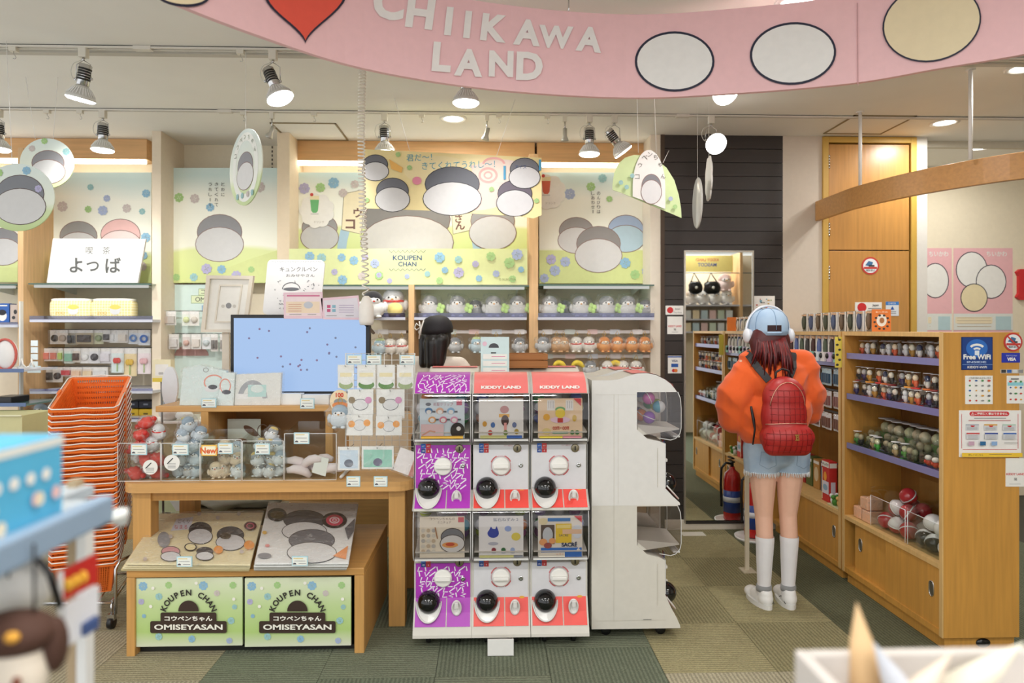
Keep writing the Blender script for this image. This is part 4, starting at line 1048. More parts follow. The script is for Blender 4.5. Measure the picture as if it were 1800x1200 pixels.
# ================================================================== PEOPLE
SKIN = M('#e2b39a', .55); ORA = M('#e8601f', .85, kind='fabric'); HAIRR = M('#4f1416', .45); DEN = M('#8fa6bd', .9, kind='denim', col2='#b3c3d0')
g = thing('person', 'girl seen from behind in orange sweater with red backpack, light blue cap and headphones', 'person', (1.553, 3.665, 0))
def hand(prims, w, d, curl, side):
    """palm and five curled fingers; w wrist point, d pointing direction"""
    w = Vector(w); d = Vector(d).normalized(); up = Vector((0, 0, 1)); s = d.cross(up).normalized()*side
    pal = w+d*.05; prims.append(('e', pal, (.040, .045, .016)))
    prims.append(('c', w, w+d*.08, .026, .024))
    for k, L_ in enumerate((.068, .078, .072, .056)):
        b = w+d*.088+s*(.03-.02*k); m = b+d*L_*.5-up*.012; e = m+d*L_*.28-up*.03
        prims.append(('c', b-d*.02, m, .0095, .0088)); prims.append(('c', m, e, .0088, .0078))
    b = w+d*.03+s*.03; m = b+s*.028+d*.028; e = m+d*.03-up*.008
    prims.append(('c', b, m, .012, .0105)); prims.append(('c', m, e, .0105, .009))
lean = .0
pr = [('e', (0, 0, .90), (.155, .11, .12)), ('c', (0, 0, .92), (0, 0, 1.08), .115, .10), ('e', (-.01, -.005, 1.22), (.15, .10, .14)), ('c', (-.15, 0, 1.315), (.14, 0, 1.315), .055, .055),
      ('c', (-.015, 0, 1.33), (-.03, .01, 1.42), .048, .044), ('e', (-.045, .02, 1.505), (.074, .092, .108)), ('e', (-.045, .05, 1.46), (.05, .06, .06)), ('c', (-.045, .108, 1.50), (-.045, .122, 1.485), .010, .012)]
for s, kx in ((-1, -.068), (1, .066)):
    pr += [('c', (s*.085, 0, .87), (kx*1.1, -.0, .72), .085, .074), ('c', (kx*1.1, 0, .72), (kx, .005, .50), .073, .048), ('c', (kx, .005, .50), (kx, -.012, .37), .047, .045), ('c', (kx, -.012, .37), (kx-.0, .0, .12), .044, .030), ('c', (kx, 0, .12), (kx, .0, .06), .034, .036), ('c', (kx, .0, .045), (kx, .10, .034), .030, .020)]
    pr += [('c', (s*.165, 0, 1.31), (s*.235+(-.03 if s < 0 else .0), .03, 1.08), .048, .040), ('c', (s*.235+(-.03 if s < 0 else 0), .03, 1.08), (s*.12, .24, 1.06), .038, .026)]
    hand(pr, (s*.12, .24, 1.06), (-s*.3, .9, .1), 0, -s)
    pr += [('c', (-.045+s*.074, .02, 1.50), (-.045+s*.080, .015, 1.49), .014, .012)]
body = remesh(pr, SKIN, 'body', g, .0065, 4)
mb = MB()
for s in (-1, 1): mb.ell((-.045+s*.03, .103, 1.515), (.012, .006, .007), M('#f2f0ee', .3), 10, 6).ell((-.045+s*.03, .108, 1.515), (.006, .004, .006), M('#2a1a14', .2), 8, 6)
mb.ell((-.045, .107, 1.458), (.02, .006, .006), M('#b4524e', .5), 10, 6); mb.build('face_features', g)
# sweater
def sw_disp(v):
    n = noise.noise(v*5.5)*.015+(1-abs(noise.noise(Vector((v.x*5+v.z*6, v.y*5, v.z*10-abs(v.x)*9)))*2.6))*.009+noise.noise(Vector((v.x*14, v.y*14, v.z*9)))*.005
    ax = 1 if abs(v.x) > .02 else 0
    r = Vector((v.x, v.y, 0)); r = r.normalized() if r.length > 1e-4 else Vector((0, 0, 0))
    return v+r*n
sp = [('c', (-.14, 0, 1.335), (.135, 0, 1.335), .062, .062), ('e', (-.01, 0, 1.22), (.195, .135, .15)), ('e', (-.02, .0, 1.05), (.205, .145, .17)), ('e', (-.03, 0, .95), (.18, .13, .10)), ('c', (-.02, 0, 1.36), (-.025, .0, 1.40), .07, .06)]
sp += [('c', (-.15, 0, 1.29), (-.225, .0, 1.14), .075, .098), ('c', (-.225, 0, 1.14), (-.225, .03, 1.02), .098, .085), ('c', (-.225, .03, 1.02), (-.13, .20, 1.02), .085, .05), ('c', (-.13, .2, 1.02), (-.12, .24, 1.05), .045, .036)]
sp += [('c', (.15, 0, 1.29), (.185, .0, 1.15), .075, .085), ('c', (.185, 0, 1.15), (.205, .04, 1.05), .082, .062), ('c', (.19, 0, 1.13), (.248, .03, 1.06), .07, .032), ('c', (.205, .04, 1.05), (.13, .20, 1.04), .068, .048), ('c', (.13, .2, 1.04), (.12, .24, 1.06), .045, .036)]
sw = remesh(sp, ORA, 'sweater', g, .009, 4, cuts=[((0, 0, .875), (0, 0, -1))], disp=sw_disp)
mbt = sw.data; bvh = BVHTree.FromPolygons([v.co for v in mbt.vertices], [p.vertices for p in mbt.polygons])
def surf(x, z, off=.004):
    h = bvh.ray_cast(Vector((x, -1, z)), Vector((0, 1, 0)))
    return Vector((x, (h[0].y if h[0] else -.12)-off, z))
# shorts
sh = [('e', (0, 0, .90), (.172, .135, .10)), ('e', (0, 0, .83), (.10, .115, .085)), ('c', (-.085, 0, .86), (-.082, .0, .70), .096, .090), ('c', (.085, 0, .86), (.085, .0, .70), .096, .090)]
remesh(sh, DEN, 'denim_shorts', g, .009, 3, cuts=[((0, 0, .735), (0, 0, -1))])
mb = MB(); q = random.Random(6)
for cx in (-.082, .085):
    for k in range(60):
        a = 2*PI*k/60; x, y = cx+.089*math.cos(a), .089*math.sin(a); mb.tube([(x, y, .74), (x+q.uniform(-.004, .004), y*1.02, .722-q.uniform(0, .012))], .0022, M('#e3e6e6', .9), 4)
o = mb.build('frayed_hem', g)
d = MB()
for s in (-1, 1): d.tube([(s*.13, -.118, .86), (s*.06, -.133, .855), (s*.055, -.128, .79), (s*.095, -.122, .77), (s*.135, -.108, .79), (s*.13, -.118, .86)], .0015, M('#7f93a8', .9), 5)
d.build('pocket_stitching', g)
# socks and shoes
for s, kx in ((-1, -.068), (1, .066)):
    sk = [('c', (kx, -.010, .41), (kx, -.013, .36), .049, .050), ('c', (kx, -.013, .36), (kx, .0, .12), .049, .036), ('c', (kx, 0, .12), (kx, 0, .06), .036, .037)]
    k_ = remesh(sk, M('#e6e4e6', .9, kind='fabric'), 'knee_sock', g, .007, 2, cuts=[((0, 0, .385), (0, 0, 1))])
    MB().lathe([(.0395, .085), (.041, .10), (.0395, .118)], M('#8f9090', .9, kind='fabric'), 20, T=Matrix.Translation((kx, 0, 0))).build('grey_heel_band', k_)
    rot = Matrix.Rotation(s*-.12, 3, 'Z')
    def rp(x, y, z): v = rot @ Vector((x, y, 0)); return (kx+v.x, v.y, z)
    sp_ = [('e', rp(0, -.015, .05), (.040, .045, .045)), ('c', rp(0, .02, .045), rp(0, .12, .036), .038, .032), ('e', rp(0, .13, .034), (.042, .05, .032)), ('c', rp(0, -.02, .075), rp(0, .02, .085), .036, .036)]
    so = remesh(sp_, M('#e9e8e6', .5), 'shoe', g, .006, 2, cuts=[((0, 0, .012), (0, 0, -1)), ((0, 0, .098), (0, 0, 1))])
    mb = MB(); o_ = [rot @ Vector((x, y, 0)) for x, y in [(.046*math.cos(a), .055+.118*math.sin(a)) for a in [2*PI*k/28 for k in range(28)]]]
    mb.prism([(kx+v.x, v.y) for v in o_], .001, .026, M('#dddcd8', .6), 'z'); mb.build('shoe_sole', g, bevel=.004)
    mb = MB(); 
    for k in range(4): mb.tube([rp(-.022, .05+k*.018, .078-k*.006), rp(.022, .05+k*.018, .078-k*.006)], .003, WHITE, 5)
    mb.tube([rp(-.03*s, -.05, .03), rp(-.038*s, .0, .055), rp(-.036*s, .04, .035)], .002, M('#3a3a3a'), 5); mb.build('shoe_laces', so)
# hair
hp_ = [('e', (-.045, -.005, 1.50), (.088, .10, .105)), ('e', (-.04, -.045, 1.43), (.108, .062, .12)), ('c', (-.125, -.03, 1.44), (-.125, -.055, 1.36), .026, .016), ('c', (.035, -.03, 1.44), (.045, -.06, 1.37), .03, .018), ('c', (-.085, -.065, 1.42), (-.085, -.10, 1.345), .03, .014), ('c', (-.045, -.07, 1.42), (-.04, -.115, 1.33), .032, .014), ('c', (.0, -.065, 1.42), (.01, -.11, 1.32), .03, .014)]
hp_ = [('e', (p[1][0]-.012, p[1][1], p[1][2]), p[2]) if p[0] == 'e' else ('c', (p[1][0]-.012, p[1][1], p[1][2]), (p[2][0]-.012, p[2][1], p[2][2]), p[3], p[4]) for p in hp_]
hr = remesh(hp_, HAIRR, 'hair', g, .008, 2, cuts=[((0, .055, 0), (0, 1, 0))])
mb = MB(); q = random.Random(9)
for k in range(90):
    x = -.15+.165*q.random(); z1 = 1.30+.06*q.random()-.05*(q.random() < .3)
    if x > -.03: z1 -= .06*q.random()
    p0 = Vector((x*.85-.006, -.05-.045*math.cos((x+.04)*9), 1.46)); xe = x+.02*q.uniform(-1, 1)+(.012 if x > -.03 else 0); pe = surf(xe, max(z1, 1.16), .006); pm = (p0+pe)/2+Vector((0, -.022, .0))
    mb.tube([p0, pm, pe], [.006, .0055, .0012], HAIRR if k % 3 else M('#7a1d1c', .4), 5)
o = mb.build('hair_strands', g); o['kind'] = 'stuff'
# cap
CAPM = M('#9db9d6', .9, kind='denim', col2='#b4cbe0')
cx, cy, cz = -.045, .0, 1.50
cap = MB(); T = Matrix.Translation((cx, cy, cz)) @ Matrix.Scale(1.10, 4, (0, 1, 0))
pf = [(.101, -.028), (.103, .0), (.101, .035), (.092, .07), (.07, .098), (.04, .112), (.0, .117)]
cap.lathe(pf, CAPM, 28, T=T); co = cap.build('cap', g)
mb = MB(); 
for k in range(6): a = k*PI/3+.5; mb.tube([(cx+math.cos(a)*(r+.001), cy+1.1*math.sin(a)*(r+.001), cz+z+.001) for r, z in pf[1:]], .0014, M('#7e9cbc', .9), 4)
mb.ell((cx, cy, cz+.118), (.008, .008, .005), CAPM, 8, 5)
mb.build('cap_seams', co)
vs = []; nb = 12
for k in range(nb+1):
    a = PI*.2+PI*.6*k/nb; vs += [(cx+.100*math.cos(a), cy+.110*math.sin(a), cz-.02), (cx+.100*math.cos(a)*1.0, cy+.110*math.sin(a)+.075*math.sin(PI*k/nb), cz-.03)]
MB().add(vs, [(2*i, 2*i+1, 2*i+3, 2*i+2) for i in range(nb)], CAPM, smooth=True).build('cap_brim', co)
pts = []
for k in range(7): a = -PI/2-.36+.72*k/6-.10; pts.append(a)
vs = []
for a in pts: vs += [(cx+.1035*math.cos(a), cy+.1135*math.sin(a), cz-.008), (cx+.1035*math.cos(a)*.985, cy+.1135*math.sin(a), cz+.026)]
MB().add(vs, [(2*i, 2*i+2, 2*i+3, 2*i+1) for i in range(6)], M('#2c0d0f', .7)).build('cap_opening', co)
mb = MB(); mb.tube([(cx+.1045*math.cos(a), cy+.1145*math.sin(a), cz-.014) for a in pts], .007, CAPM, 6); mb.build('cap_strap', co)
# headphones
hp2 = MB(); band = [(cx+.120*math.cos(a), cy+.005, cz-.01+.142*math.sin(a)) for a in [PI*k/20 for k in range(21)]]
hp2.tube(band, .0065, M('#dfe3ea', .3, .3), 8); hb_ = hp2.build('headphone_band', g)
for s in (-1, 1): MB().ell((cx+s*.118, cy-.008, cz-.03), (.022, .034, .04), M('#e3e6ec', .3), 16, 10).ell((cx+s*.10, cy-.008, cz-.03), (.014, .03, .036), M('#c9ccd4', .6), 14, 8).build('ear_cup', g)
# backpack
RB = M('#a81d1a', .45, spec=.6); bx, bz = -.05, 0
ys = surf(-.03, 1.08).y
bp_ = thing('backpack', 'x', 'bag'); 
for k_ in ('label', 'category'): del bp_[k_]
bp_.parent = g; bp_['label'] = 'red quilted backpack with gold zips and black straps'; bp_.name = 'backpack'
def bshape(v):
    n = noise.noise(v*9)*.004; return v+Vector((0, n, 0))
yc = ys-.055
prb = [('e', (bx, yc, 1.15), (.112, .07, .115)), ('e', (bx, yc, 1.06), (.118, .075, .15)), ('c', (bx-.055, yc, .95), (bx+.06, yc, .95), .07, .07), ('e', (bx+.01, yc-.03, .955), (.138, .068, .082)), ('c', (bx-.065, yc-.02, .91), (bx+.085, yc-.02, .91), .052, .052)]
bb_ = remesh(prb, RB, 'pack_body', bp_, .009, 5, disp=bshape)
bvh2 = BVHTree.FromPolygons([v.co for v in bb_.data.vertices], [p.vertices for p in bb_.data.polygons])
def surf2(x, z, off=.002):
    h = bvh2.ray_cast(Vector((x, -1, z)), Vector((0, 1, 0))); return Vector((x, h[0].y-off, z)) if h[0] else None
GOLD = M('#d9a08a', .3, .7)
mb = MB()
def trace(pts, r, m):
    pp = [surf2(*p) for p in pts]; pp = [p for p in pp if p is not None]
    if len(pp) > 1: mb.tube(pp, r, m, 5)
arc_ = [(bx+.088*math.cos(a), 1.11+.125*math.sin(a)) for a in [PI*.02+PI*.96*k/24 for k in range(25)]]
trace(arc_, .0028, GOLD); trace([(bx-.115+.01*k, 1.02+.012*math.sin(PI*k/24)) for k in range(25)], .003, GOLD); mb.build('zips', bp_)
mb = MB(); QM = M('#86130f', .5)
for k in range(-4, 5): trace([(bx+k*.028, 1.03+.012*j) for j in range(15) if (abs(k*.028) < .085 and 1.03+.012*j < 1.10+math.sqrt(max(0, .100**2-(k*.028)**2))*1.25)], .0013, QM)
for j in range(6): trace([(bx-.09+.01*i, 1.045+j*.03) for i in range(19)], .0013, QM)
for k in range(-4, 5): trace([(bx+k*.028, .88+.01*j) for j in range(13)], .0013, QM)
for j in range(4): trace([(bx-.12+.01*i, .89+j*.03) for i in range(25)], .0013, QM)
mb.build('quilting', bp_)
p = surf2(bx+.025, .965, .004); d = Deco(lambda a, b: p+Vector((a, 0, -b)), base=.003); GD = M('#b08a4a', .35, .6); d.text('B', 0, 0, .026, GD); d.text('T', -.004, -.0, .022, GD); d.rect(-.014, -.015, .010, -.0125, GD); d.rect(-.014, .0125, .010, .015, GD); d.build('gold_monogram', bp_)
MB().tube([(bx-.045, yc+.0, 1.245), (bx-.04, yc-.0, 1.285), (bx-.01, yc, 1.302), (bx+.025, yc, 1.29), (bx+.04, yc, 1.25)], .006, M('#1c1516', .4), 8).build('top_handle', bp_)
STR = M('#1d1b1e', .5)
mb = MB()
for s, pts in ((-1, [(-.095, 1.235), (-.115, 1.265), (-.135, 1.30), (-.155, 1.335), (-.165, 1.355)]), (1, [(.0, 1.235), (.02, 1.265), (.04, 1.30), (.055, 1.335), (.065, 1.365)])):
    pp = [surf(x, z, .007) for x, z in pts]; l = pp[-1]; pp += [l+Vector((s*.006, .04, .022)), l+Vector((s*.008, .10, .02)), l+Vector((s*.008, .155, -.05)), l+Vector((s*.03, .155, -.18))]
    sd = Vector((-s*.6, 0, -.8)) if s < 0 else Vector((1, 0, .25)); mb.ribbon(pp, (1, 0, .0) if s > 0 else (.78, 0, .62), .038, .008, STR)
mb.build('shoulder_straps', bp_)
mb = MB(); a_ = surf(-.165, 1.05, .012); mb.tube([a_+Vector((-.02, 0, .05)), a_+Vector((-.01, -.01, -.02)), a_+Vector((-.005, -.015, -.07)), a_+Vector((-.015, -.012, -.15))], [.006, .008, .005, .004], STR, 6); mb.build('strap_tails', bp_)

# ---- the other woman behind the machines
w = thing('person', 'woman with short black hair, black cap and cream top behind the capsule machines', 'person', (PX(768, 4.35), 4.35, 0), rz=-.35)
pr = [('e', (0, 0, .86), (.15, .11, .12)), ('c', (0, 0, .9), (0, 0, 1.05), .11, .10), ('e', (0, 0, 1.17), (.145, .10, .13)), ('c', (-.14, 0, 1.265), (.14, 0, 1.265), .05, .05), ('c', (0, 0, 1.28), (0, .02, 1.36), .046, .044), ('e', (0, .03, 1.45), (.072, .09, .105)), ('e', (0, .06, 1.41), (.05, .055, .055)), ('c', (0, .118, 1.45), (0, .13, 1.435), .010, .011)]
for s in (-1, 1):
    pr += [('c', (s*.085, 0, .84), (s*.08, 0, .47), .085, .053), ('c', (s*.08, 0, .47), (s*.08, 0, .08), .05, .034), ('c', (s*.08, 0, .045), (s*.085, .12, .03), .034, .028), ('c', (s*.155, 0, 1.26), (s*.2, 0, 1.02), .046, .038), ('c', (s*.2, 0, 1.02), (s*.15, .2, .98), .036, .026), ('c', (s*.073, .02, 1.455), (s*.08, .015, 1.44), .015, .012)]
    hand(pr, (s*.15, .2, .98), (-s*.2, .9, .05), 0, -s)
remesh(pr, M('#e0b49c', .55), 'body', w, .0075, 4)
mb = MB()
for s in (-1, 1): mb.ell((s*.03, .112, 1.46), (.012, .006, .007), M('#f2f0ee', .3), 10, 6).ell((s*.03, .117, 1.46), (.006, .004, .006), M('#2a1a14', .2), 8, 6)
mb.ell((0, .116, 1.405), (.02, .006, .006), M('#b4524e', .5), 10, 6); mb.build('face_features', w)
remesh([('c', (-.15, 0, 1.275), (.15, 0, 1.275), .06, .06), ('e', (0, 0, 1.14), (.18, .125, .17)), ('e', (0, 0, .98), (.175, .12, .12)), ('c', (-.17, 0, 1.25), (-.21, 0, 1.03), .06, .055), ('c', (.17, 0, 1.25), (.21, 0, 1.03), .06, .055), ('c', (-.21, 0, 1.03), (-.16, .16, .99), .05, .04), ('c', (.21, 0, 1.03), (.16, .16, .99), .05, .04)], M('#ddd3c6', .85, kind='fabric'), 'cream_top', w, .012, 3, cuts=[((0, 0, .9), (0, 0, -1))], disp=lambda v: v+Vector((0, noise.noise(v*7)*.01, 0)))
remesh([('e', (0, 0, .84), (.165, .125, .12)), ('c', (-.085, 0, .8), (-.085, 0, .12), .09, .07), ('c', (.085, 0, .8), (.085, 0, .12), .09, .07)], M('#3a3836', .9), 'trousers', w, .012, 3)
for s in (-1, 1): remesh([('e', (s*.082, .0, .05), (.04, .045, .045)), ('c', (s*.082, .02, .04), (s*.086, .13, .034), .036, .03)], M('#2a2a2a', .6), 'shoe', w, .008, 2, cuts=[((0, 0, .004), (0, 0, -1))])
BH = M('#15110f', .35)
remesh([('e', (0, .0, 1.46), (.092, .10, .11)), ('c', (-.055, -.04, 1.44), (-.06, -.05, 1.29), .05, .038), ('c', (.05, -.05, 1.44), (.045, -.055, 1.29), .05, .035), ('c', (0, -.07, 1.42), (0, -.075, 1.29), .05, .04), ('c', (-.085, .02, 1.44), (-.085, .01, 1.29), .03, .022)], BH, 'hair', w, .008, 2, cuts=[((0, .065, 0), (0, 1, 0)), ((0, 0, 1.265), (0, 0, -1))])
MB().lathe([(.100, -.0), (.101, .03), (.092, .065), (.07, .092), (.04, .106), (0, .11)], M('#17151a', .7), 28, T=Matrix.Translation((0, .005, 1.485)) @ Matrix.Rotation(.12, 4, 'X') @ Matrix.Scale(1.08, 4, (0, 1, 0))).build('cap', w)
mb = MB(); c = Vector((-.06, -.105, 1.52))
mb.tube([c+Vector((-.045, 0, -.005)), c+Vector((-.03, -.004, .022)), c+Vector((0, -.008, .0)), c+Vector((-.03, -.004, -.02)), c+Vector((-.045, 0, -.005))], .0045, M('#efece4', .4), 6); mb.tube([c+Vector((-.01, -.004, .035)), c+Vector((.0, -.008, -.01)), c+Vector((-.012, -.004, -.075))], .0045, M('#efece4', .4), 6); mb.tube([c+Vector((.018, -.0, .04)), c+Vector((.004, -.008, -.01)), c+Vector((-.002, -.006, -.05))], .0045, M('#efece4', .4), 6)
mb.build('white_hair_ribbon', w)
# ================================================================== DISPLAY TABLE
YT = 3.42; ZT = PZ(467, 848, YT)
tb = thing('display_table', 'long wooden display table carrying the clear bins and the television riser', 'table')
xl, xr = PX(207, YT), PX(727, YT); YT2 = 4.12
def rrect(x0, y0, x1, y1, r, n=6):
    p = []
    for cx, cy, a in ((x1-r, y0+r, -90), (x1-r, y1-r, 0), (x0+r, y1-r, 90), (x0+r, y0+r, 180)):
        for k in range(n+1): t = math.radians(a+90*k/n); p.append((cx+r*math.cos(t), cy+r*math.sin(t)))
    return p
MB().prism(rrect(xl, YT, xr, YT2, .09), ZT-.048, ZT, M('#d9a665', .4, kind='wood', scale=31), 'z').build('tabletop', tb, bevel=.006)
MB().box(xl+.1, YT+.062, ZT-.10, xr-.07, YT2-.05, ZT-.048, WOODD).build('apron', tb)
for px0, px1, y in ((233, 265, 3.47), (683, 712, 3.47)):
    MB().box(PX(px0, y), y, 0, PX(px1, y), y+.085, ZT-.048, WOOD).build('leg', tb, bevel=.004)
    MB().box(PX(px0, y), YT2-.14, 0, PX(px1, y), YT2-.055, ZT-.048, WOOD).build('leg', tb, bevel=.004)
# riser
YR = 3.70; ZR = PZ(450, 713, YR)
rs = thing('table_riser', 'raised wooden shelf standing on the display table under the television', 'riser')
MB().box(PX(273, YR), YR, ZR-.032, PX(592, YR), YT2, ZR, M('#d9a665', .4, kind='wood', scale=31)).build('riser_top', rs, bevel=.004)
for a, b in ((353, 366), (572, 585)): MB().box(PX(a, YR), YR, ZT, PX(b, YR), YT2, ZR-.032, WOOD).build('side_panel', rs, bevel=.002)
MB().box(PX(366, YR), YT2-.02, ZT, PX(572, YR), YT2, ZR-.032, M('#a87b45', .5)).build('back_panel', rs)
# television
YV = 3.86
tv = thing('television', 'black-framed television showing a pale blue screen on the riser', 'television')
b0, b1 = P(405, 693, YV), P(650, 553, YV)
MB().box(b0.x, YV, b0.z, b1.x, YV+.05, b1.z, M('#141416', .35)).build('bezel', tv, bevel=.004)
s0, s1 = P(411, 688, YV-.002), P(643, 559, YV-.002)
MB().box(s0.x, YV-.003, s0.z, s1.x, YV-.001, s1.z, M('#a6c4ee', .3, kind='emit', emit=.82)).build('screen', tv)
d = Deco(plane(YV-.003)); q = random.Random(2)
for k in range(24): d.ell(q.uniform(418, 636), q.uniform(563, 650), 2, 2, M(q.choice(['#b3a5d6', '#a9b3d9', '#c3a3cf']), .5, kind='emit', emit=.35), 8)
d.build('screen_dots', tv)
MB().box(-.05+(b0.x+b1.x)/2, YV+.02, ZR+.008, .05+(b0.x+b1.x)/2, YV+.04, b0.z+.02, BLACK).box(-.14+(b0.x+b1.x)/2, YV-.02, ZR, .14+(b0.x+b1.x)/2, YV+.14, ZR+.01, BLACK).build('stand', tv, bevel=.002)
# framed board, white decorated board, leaflets above tv
Yf = 4.0
fr = thing('framed_picture', 'pale wooden picture frame with a blank mount, leaning behind the television corner', 'picture frame')
def fq(pts, y0, y1, m, nm): return MB().prism([(P(a, b, Yf).x, P(a, b, Yf).z) for a, b in pts], y0, y1, m, 'y').build(nm, fr, bevel=.002)
fo = [(355, 584), (434, 584), (447, 485), (365, 484)]; fi = [(362, 579), (428, 579), (440, 491), (371, 490)]
def ringprism(o_, i_, y0, y1, m, nm, par, Y):
    O = [(P(a, b, Y).x, P(a, b, Y).z) for a, b in o_]; I = [(P(a, b, Y).x, P(a, b, Y).z) for a, b in i_]; mb = MB(); n = len(O)
    for k in range(n):
        j = (k+1) % n; mb.prism([O[k], O[j], I[j], I[k]], y0, y1, m, 'y')
    return mb.build(nm, par)
ringprism(fo, fi, Yf-.018, Yf+.012, M('#e6dccb', .5), 'frame_moulding', fr, Yf)
fq(fi, Yf, Yf+.006, M('#efece4', .5), 'mount')
ringprism([(377, 567), (417, 567), (427, 500), (386, 500)], [(380, 564), (415, 564), (424, 503), (388, 503)], Yf-.006, Yf, M('#e4dccd'), 'inner_mount', fr, Yf)
d = Deco(plane(Yf)); d.ell(402, 537, 5, 5, M('#8f8f90')); d.ell(392, 538, 3, 3, M('#cfcac0')); d.ell(412, 538, 3, 3, M('#cfcac0')); d.build('print', fr)
MB().box(P(395, 584, Yf).x-.02, Yf+.012, ZR, P(395, 584, Yf).x+.02, Yf+.03, P(395, 560, Yf).z, M('#e6dccb', .5)).build('support', fr)
Ys = 3.98
ws = thing('white_message_board', 'white rounded board with dense doodled lettering behind the television', 'sign')
poly = []
for (cx, cy, a) in ((563, 465, -90), (555, 545, 0), (470, 545, 90), (478, 464, 180)):
    for k in range(5): t = math.radians(a+90*k/4); poly.append((cx+8*math.cos(t), cy+8*math.sin(t)))
MB().prism([(P(a, b, Ys).x, P(a, b, Ys).z) for a, b in poly], Ys, Ys+.01, M('#f1f0ee', .4), 'y').build('board', ws, bevel=.002)
d = Deco(plane(Ys)); q = random.Random(8); GB = M('#54555c')
d.text('キュンクルペン', 525, 473, 8, GB, width=66); d.text('おみせやさん', 528, 484, 5, GB, width=50); d.ring(512, 508, 16, 12, 1.2, GB, 24, PI, 2*PI); d.ell(512, 508, 14, 3, M('#6d7075'))
for k in range(60):
    x, y = q.uniform(484, 560), q.uniform(490, 544)
    if 496 < x < 530 and 496 < y < 514: continue
    d.line([(x, y), (x+q.uniform(-4, 4), y+q.uniform(-3, 3)), (x+q.uniform(-4, 4), y+q.uniform(-3, 3))], .8, GB)
for k in range(30): d.ell(480+k*2.9, 460+.3*(k % 3), .7, .7, GRY, 5); d.step and None
d.build('doodle_print', ws)
MB().box(P(512, 553, Ys).x-.02, Ys+.01, ZR, P(512, 553, Ys).x+.02, Ys+.025, P(512, 530, Ys).z, WHITE).build('support', ws)
def leaf(pts, lab, fn, Y=3.845):
    o = MB().prism([(P(a, b, Y).x, P(a, b, Y).z) for a, b in pts], Y, Y+.003, M('#eccbd6', .4), 'y').build('leaflet_holder'); tag(o, lab, 'leaflet', 'leaflets clipped to the television top')
    d = Deco(plane(Y)); fn(d); d.build('print', o)
PR = M('#d67d9f')
def f(d):
    d.poly([(502, 517), (564, 516), (564, 555), (502, 555)], M('#f3dfe2')); d.rect(504, 518, 562, 521, PR); d.poly([(503, 530), (562, 530), (562, 550), (503, 550)], M('#f2dcc2')); d.ell(542, 536, 8, 6, M('#c5c8d1'))
    for k in range(4): d.rect(507, 534+k*4, 530, 535+k*4, M('#d39c86'))
    d.rect(509, 552, 530, 553, GRY); d.rect(541, 552, 556, 553, GRY)
leaf([(498, 514), (567, 513), (567, 560), (499, 560)], 'pink-bordered leaflet with an orange block clipped on the television', f)
def f(d):
    d.poly([(569, 528), (628, 523), (632, 558), (571, 558)], M('#e3dde6'))
    for j in range(2):
        for k in range(2): d.rect(575+j*9, 536+k*7, 581+j*9, 541+k*7, (M('#c9547f'), M('#8bb7c9'))[j])
    for k in range(4): d.rect(596, 536+k*4, 622, 537+k*4, M('#b9a9c4'))
    d.rect(574, 554, 592, 555, GRY); d.rect(608, 554, 622, 555, GRY)
leaf([(564, 524), (630, 519), (636, 562), (568, 561)], 'pink-bordered curled leaflet with four small squares on the television', f)
# coiled phone cord and its white plug head
cc = thing('coiled_cord', 'white coiled cord hanging from the ceiling beside the television', 'cord')
Yc = 3.78; top = P(638, 60, Yc); mb = MB(); pts = []
za, zb_ = H-.003, PZ(640, 522, Yc); n = 520
for k in range(n):
    t = k/n; z = za+(zb_-za)*t**.86 if False else za+(zb_-za)*t
    fr_ = t; z = za+(zb_-za)*(1-(1-t)**.78)
    x = PX(638, Yc)+ (PX(633, Yc)-PX(638, Yc))*math.sin(t*PI)+(PX(643, Yc)-PX(638, Yc))*t
    a = k*2*PI/9; pts.append((x+.018*math.cos(a), Yc+.018*math.sin(a), z))
mb.tube(pts, .0042, M('#efeae0', .4), 5); mb.build('coil', cc)
MB().lathe([(.0, -.16), (.034, -.16), (.04, -.14), (.04, -.06), (.022, -.01), (.012, 0), (0, 0)], M('#efeae2', .4), 20, T=Matrix.Translation(P(644, 520, Yc))).build('plug_head', cc)
MB().tube([P(640, 566, Yc), P(640, 566, Yc)+Vector((0, .3, -.06))], .01, BLACK, 6).build('holder_arm', cc)
# acrylic bins
def bin_(px0, px1, pyt, Y0, Y1, label, pyb=848):
    x0, x1 = PX(px0, Y0), PX(px1, Y0); z0 = ZT+.001; z1 = PZ(px0, pyt, Y0); zr = z1+.03
    t = thing('acrylic_bin', label, 'bin', group='clear acrylic bins on the display table'); th = .003
    MB().box(x0, Y0, z0, x1, Y1, z0+th, ACR).build('bottom', t)
    MB().box(x0, Y0, z0, x1, Y0+th, z1, ACR).build('front_pane', t)
    MB().box(x0, Y1-th, z0, x1, Y1, zr, ACR).build('back_pane', t)
    for x in (x0, x1-th): MB().prism([(Y0, z0), (Y1, z0), (Y1, zr), (Y0, z1)], x, x+th, ACR, 'x').build('side_pane', t)
    mb = MB(); e = .0016
    mb.tube([(x0, Y0, z0), (x0, Y0, z1)], e, EDGE, 4).tube([(x1, Y0, z0), (x1, Y0, z1)], e, EDGE, 4).tube([(x0, Y0, z1), (x1, Y0, z1)], e, EDGE, 4).tube([(x0, Y0, z0), (x1, Y0, z0)], e, EDGE, 4)
    mb.build('polished_edge', t); return x0, x1, z0, z1
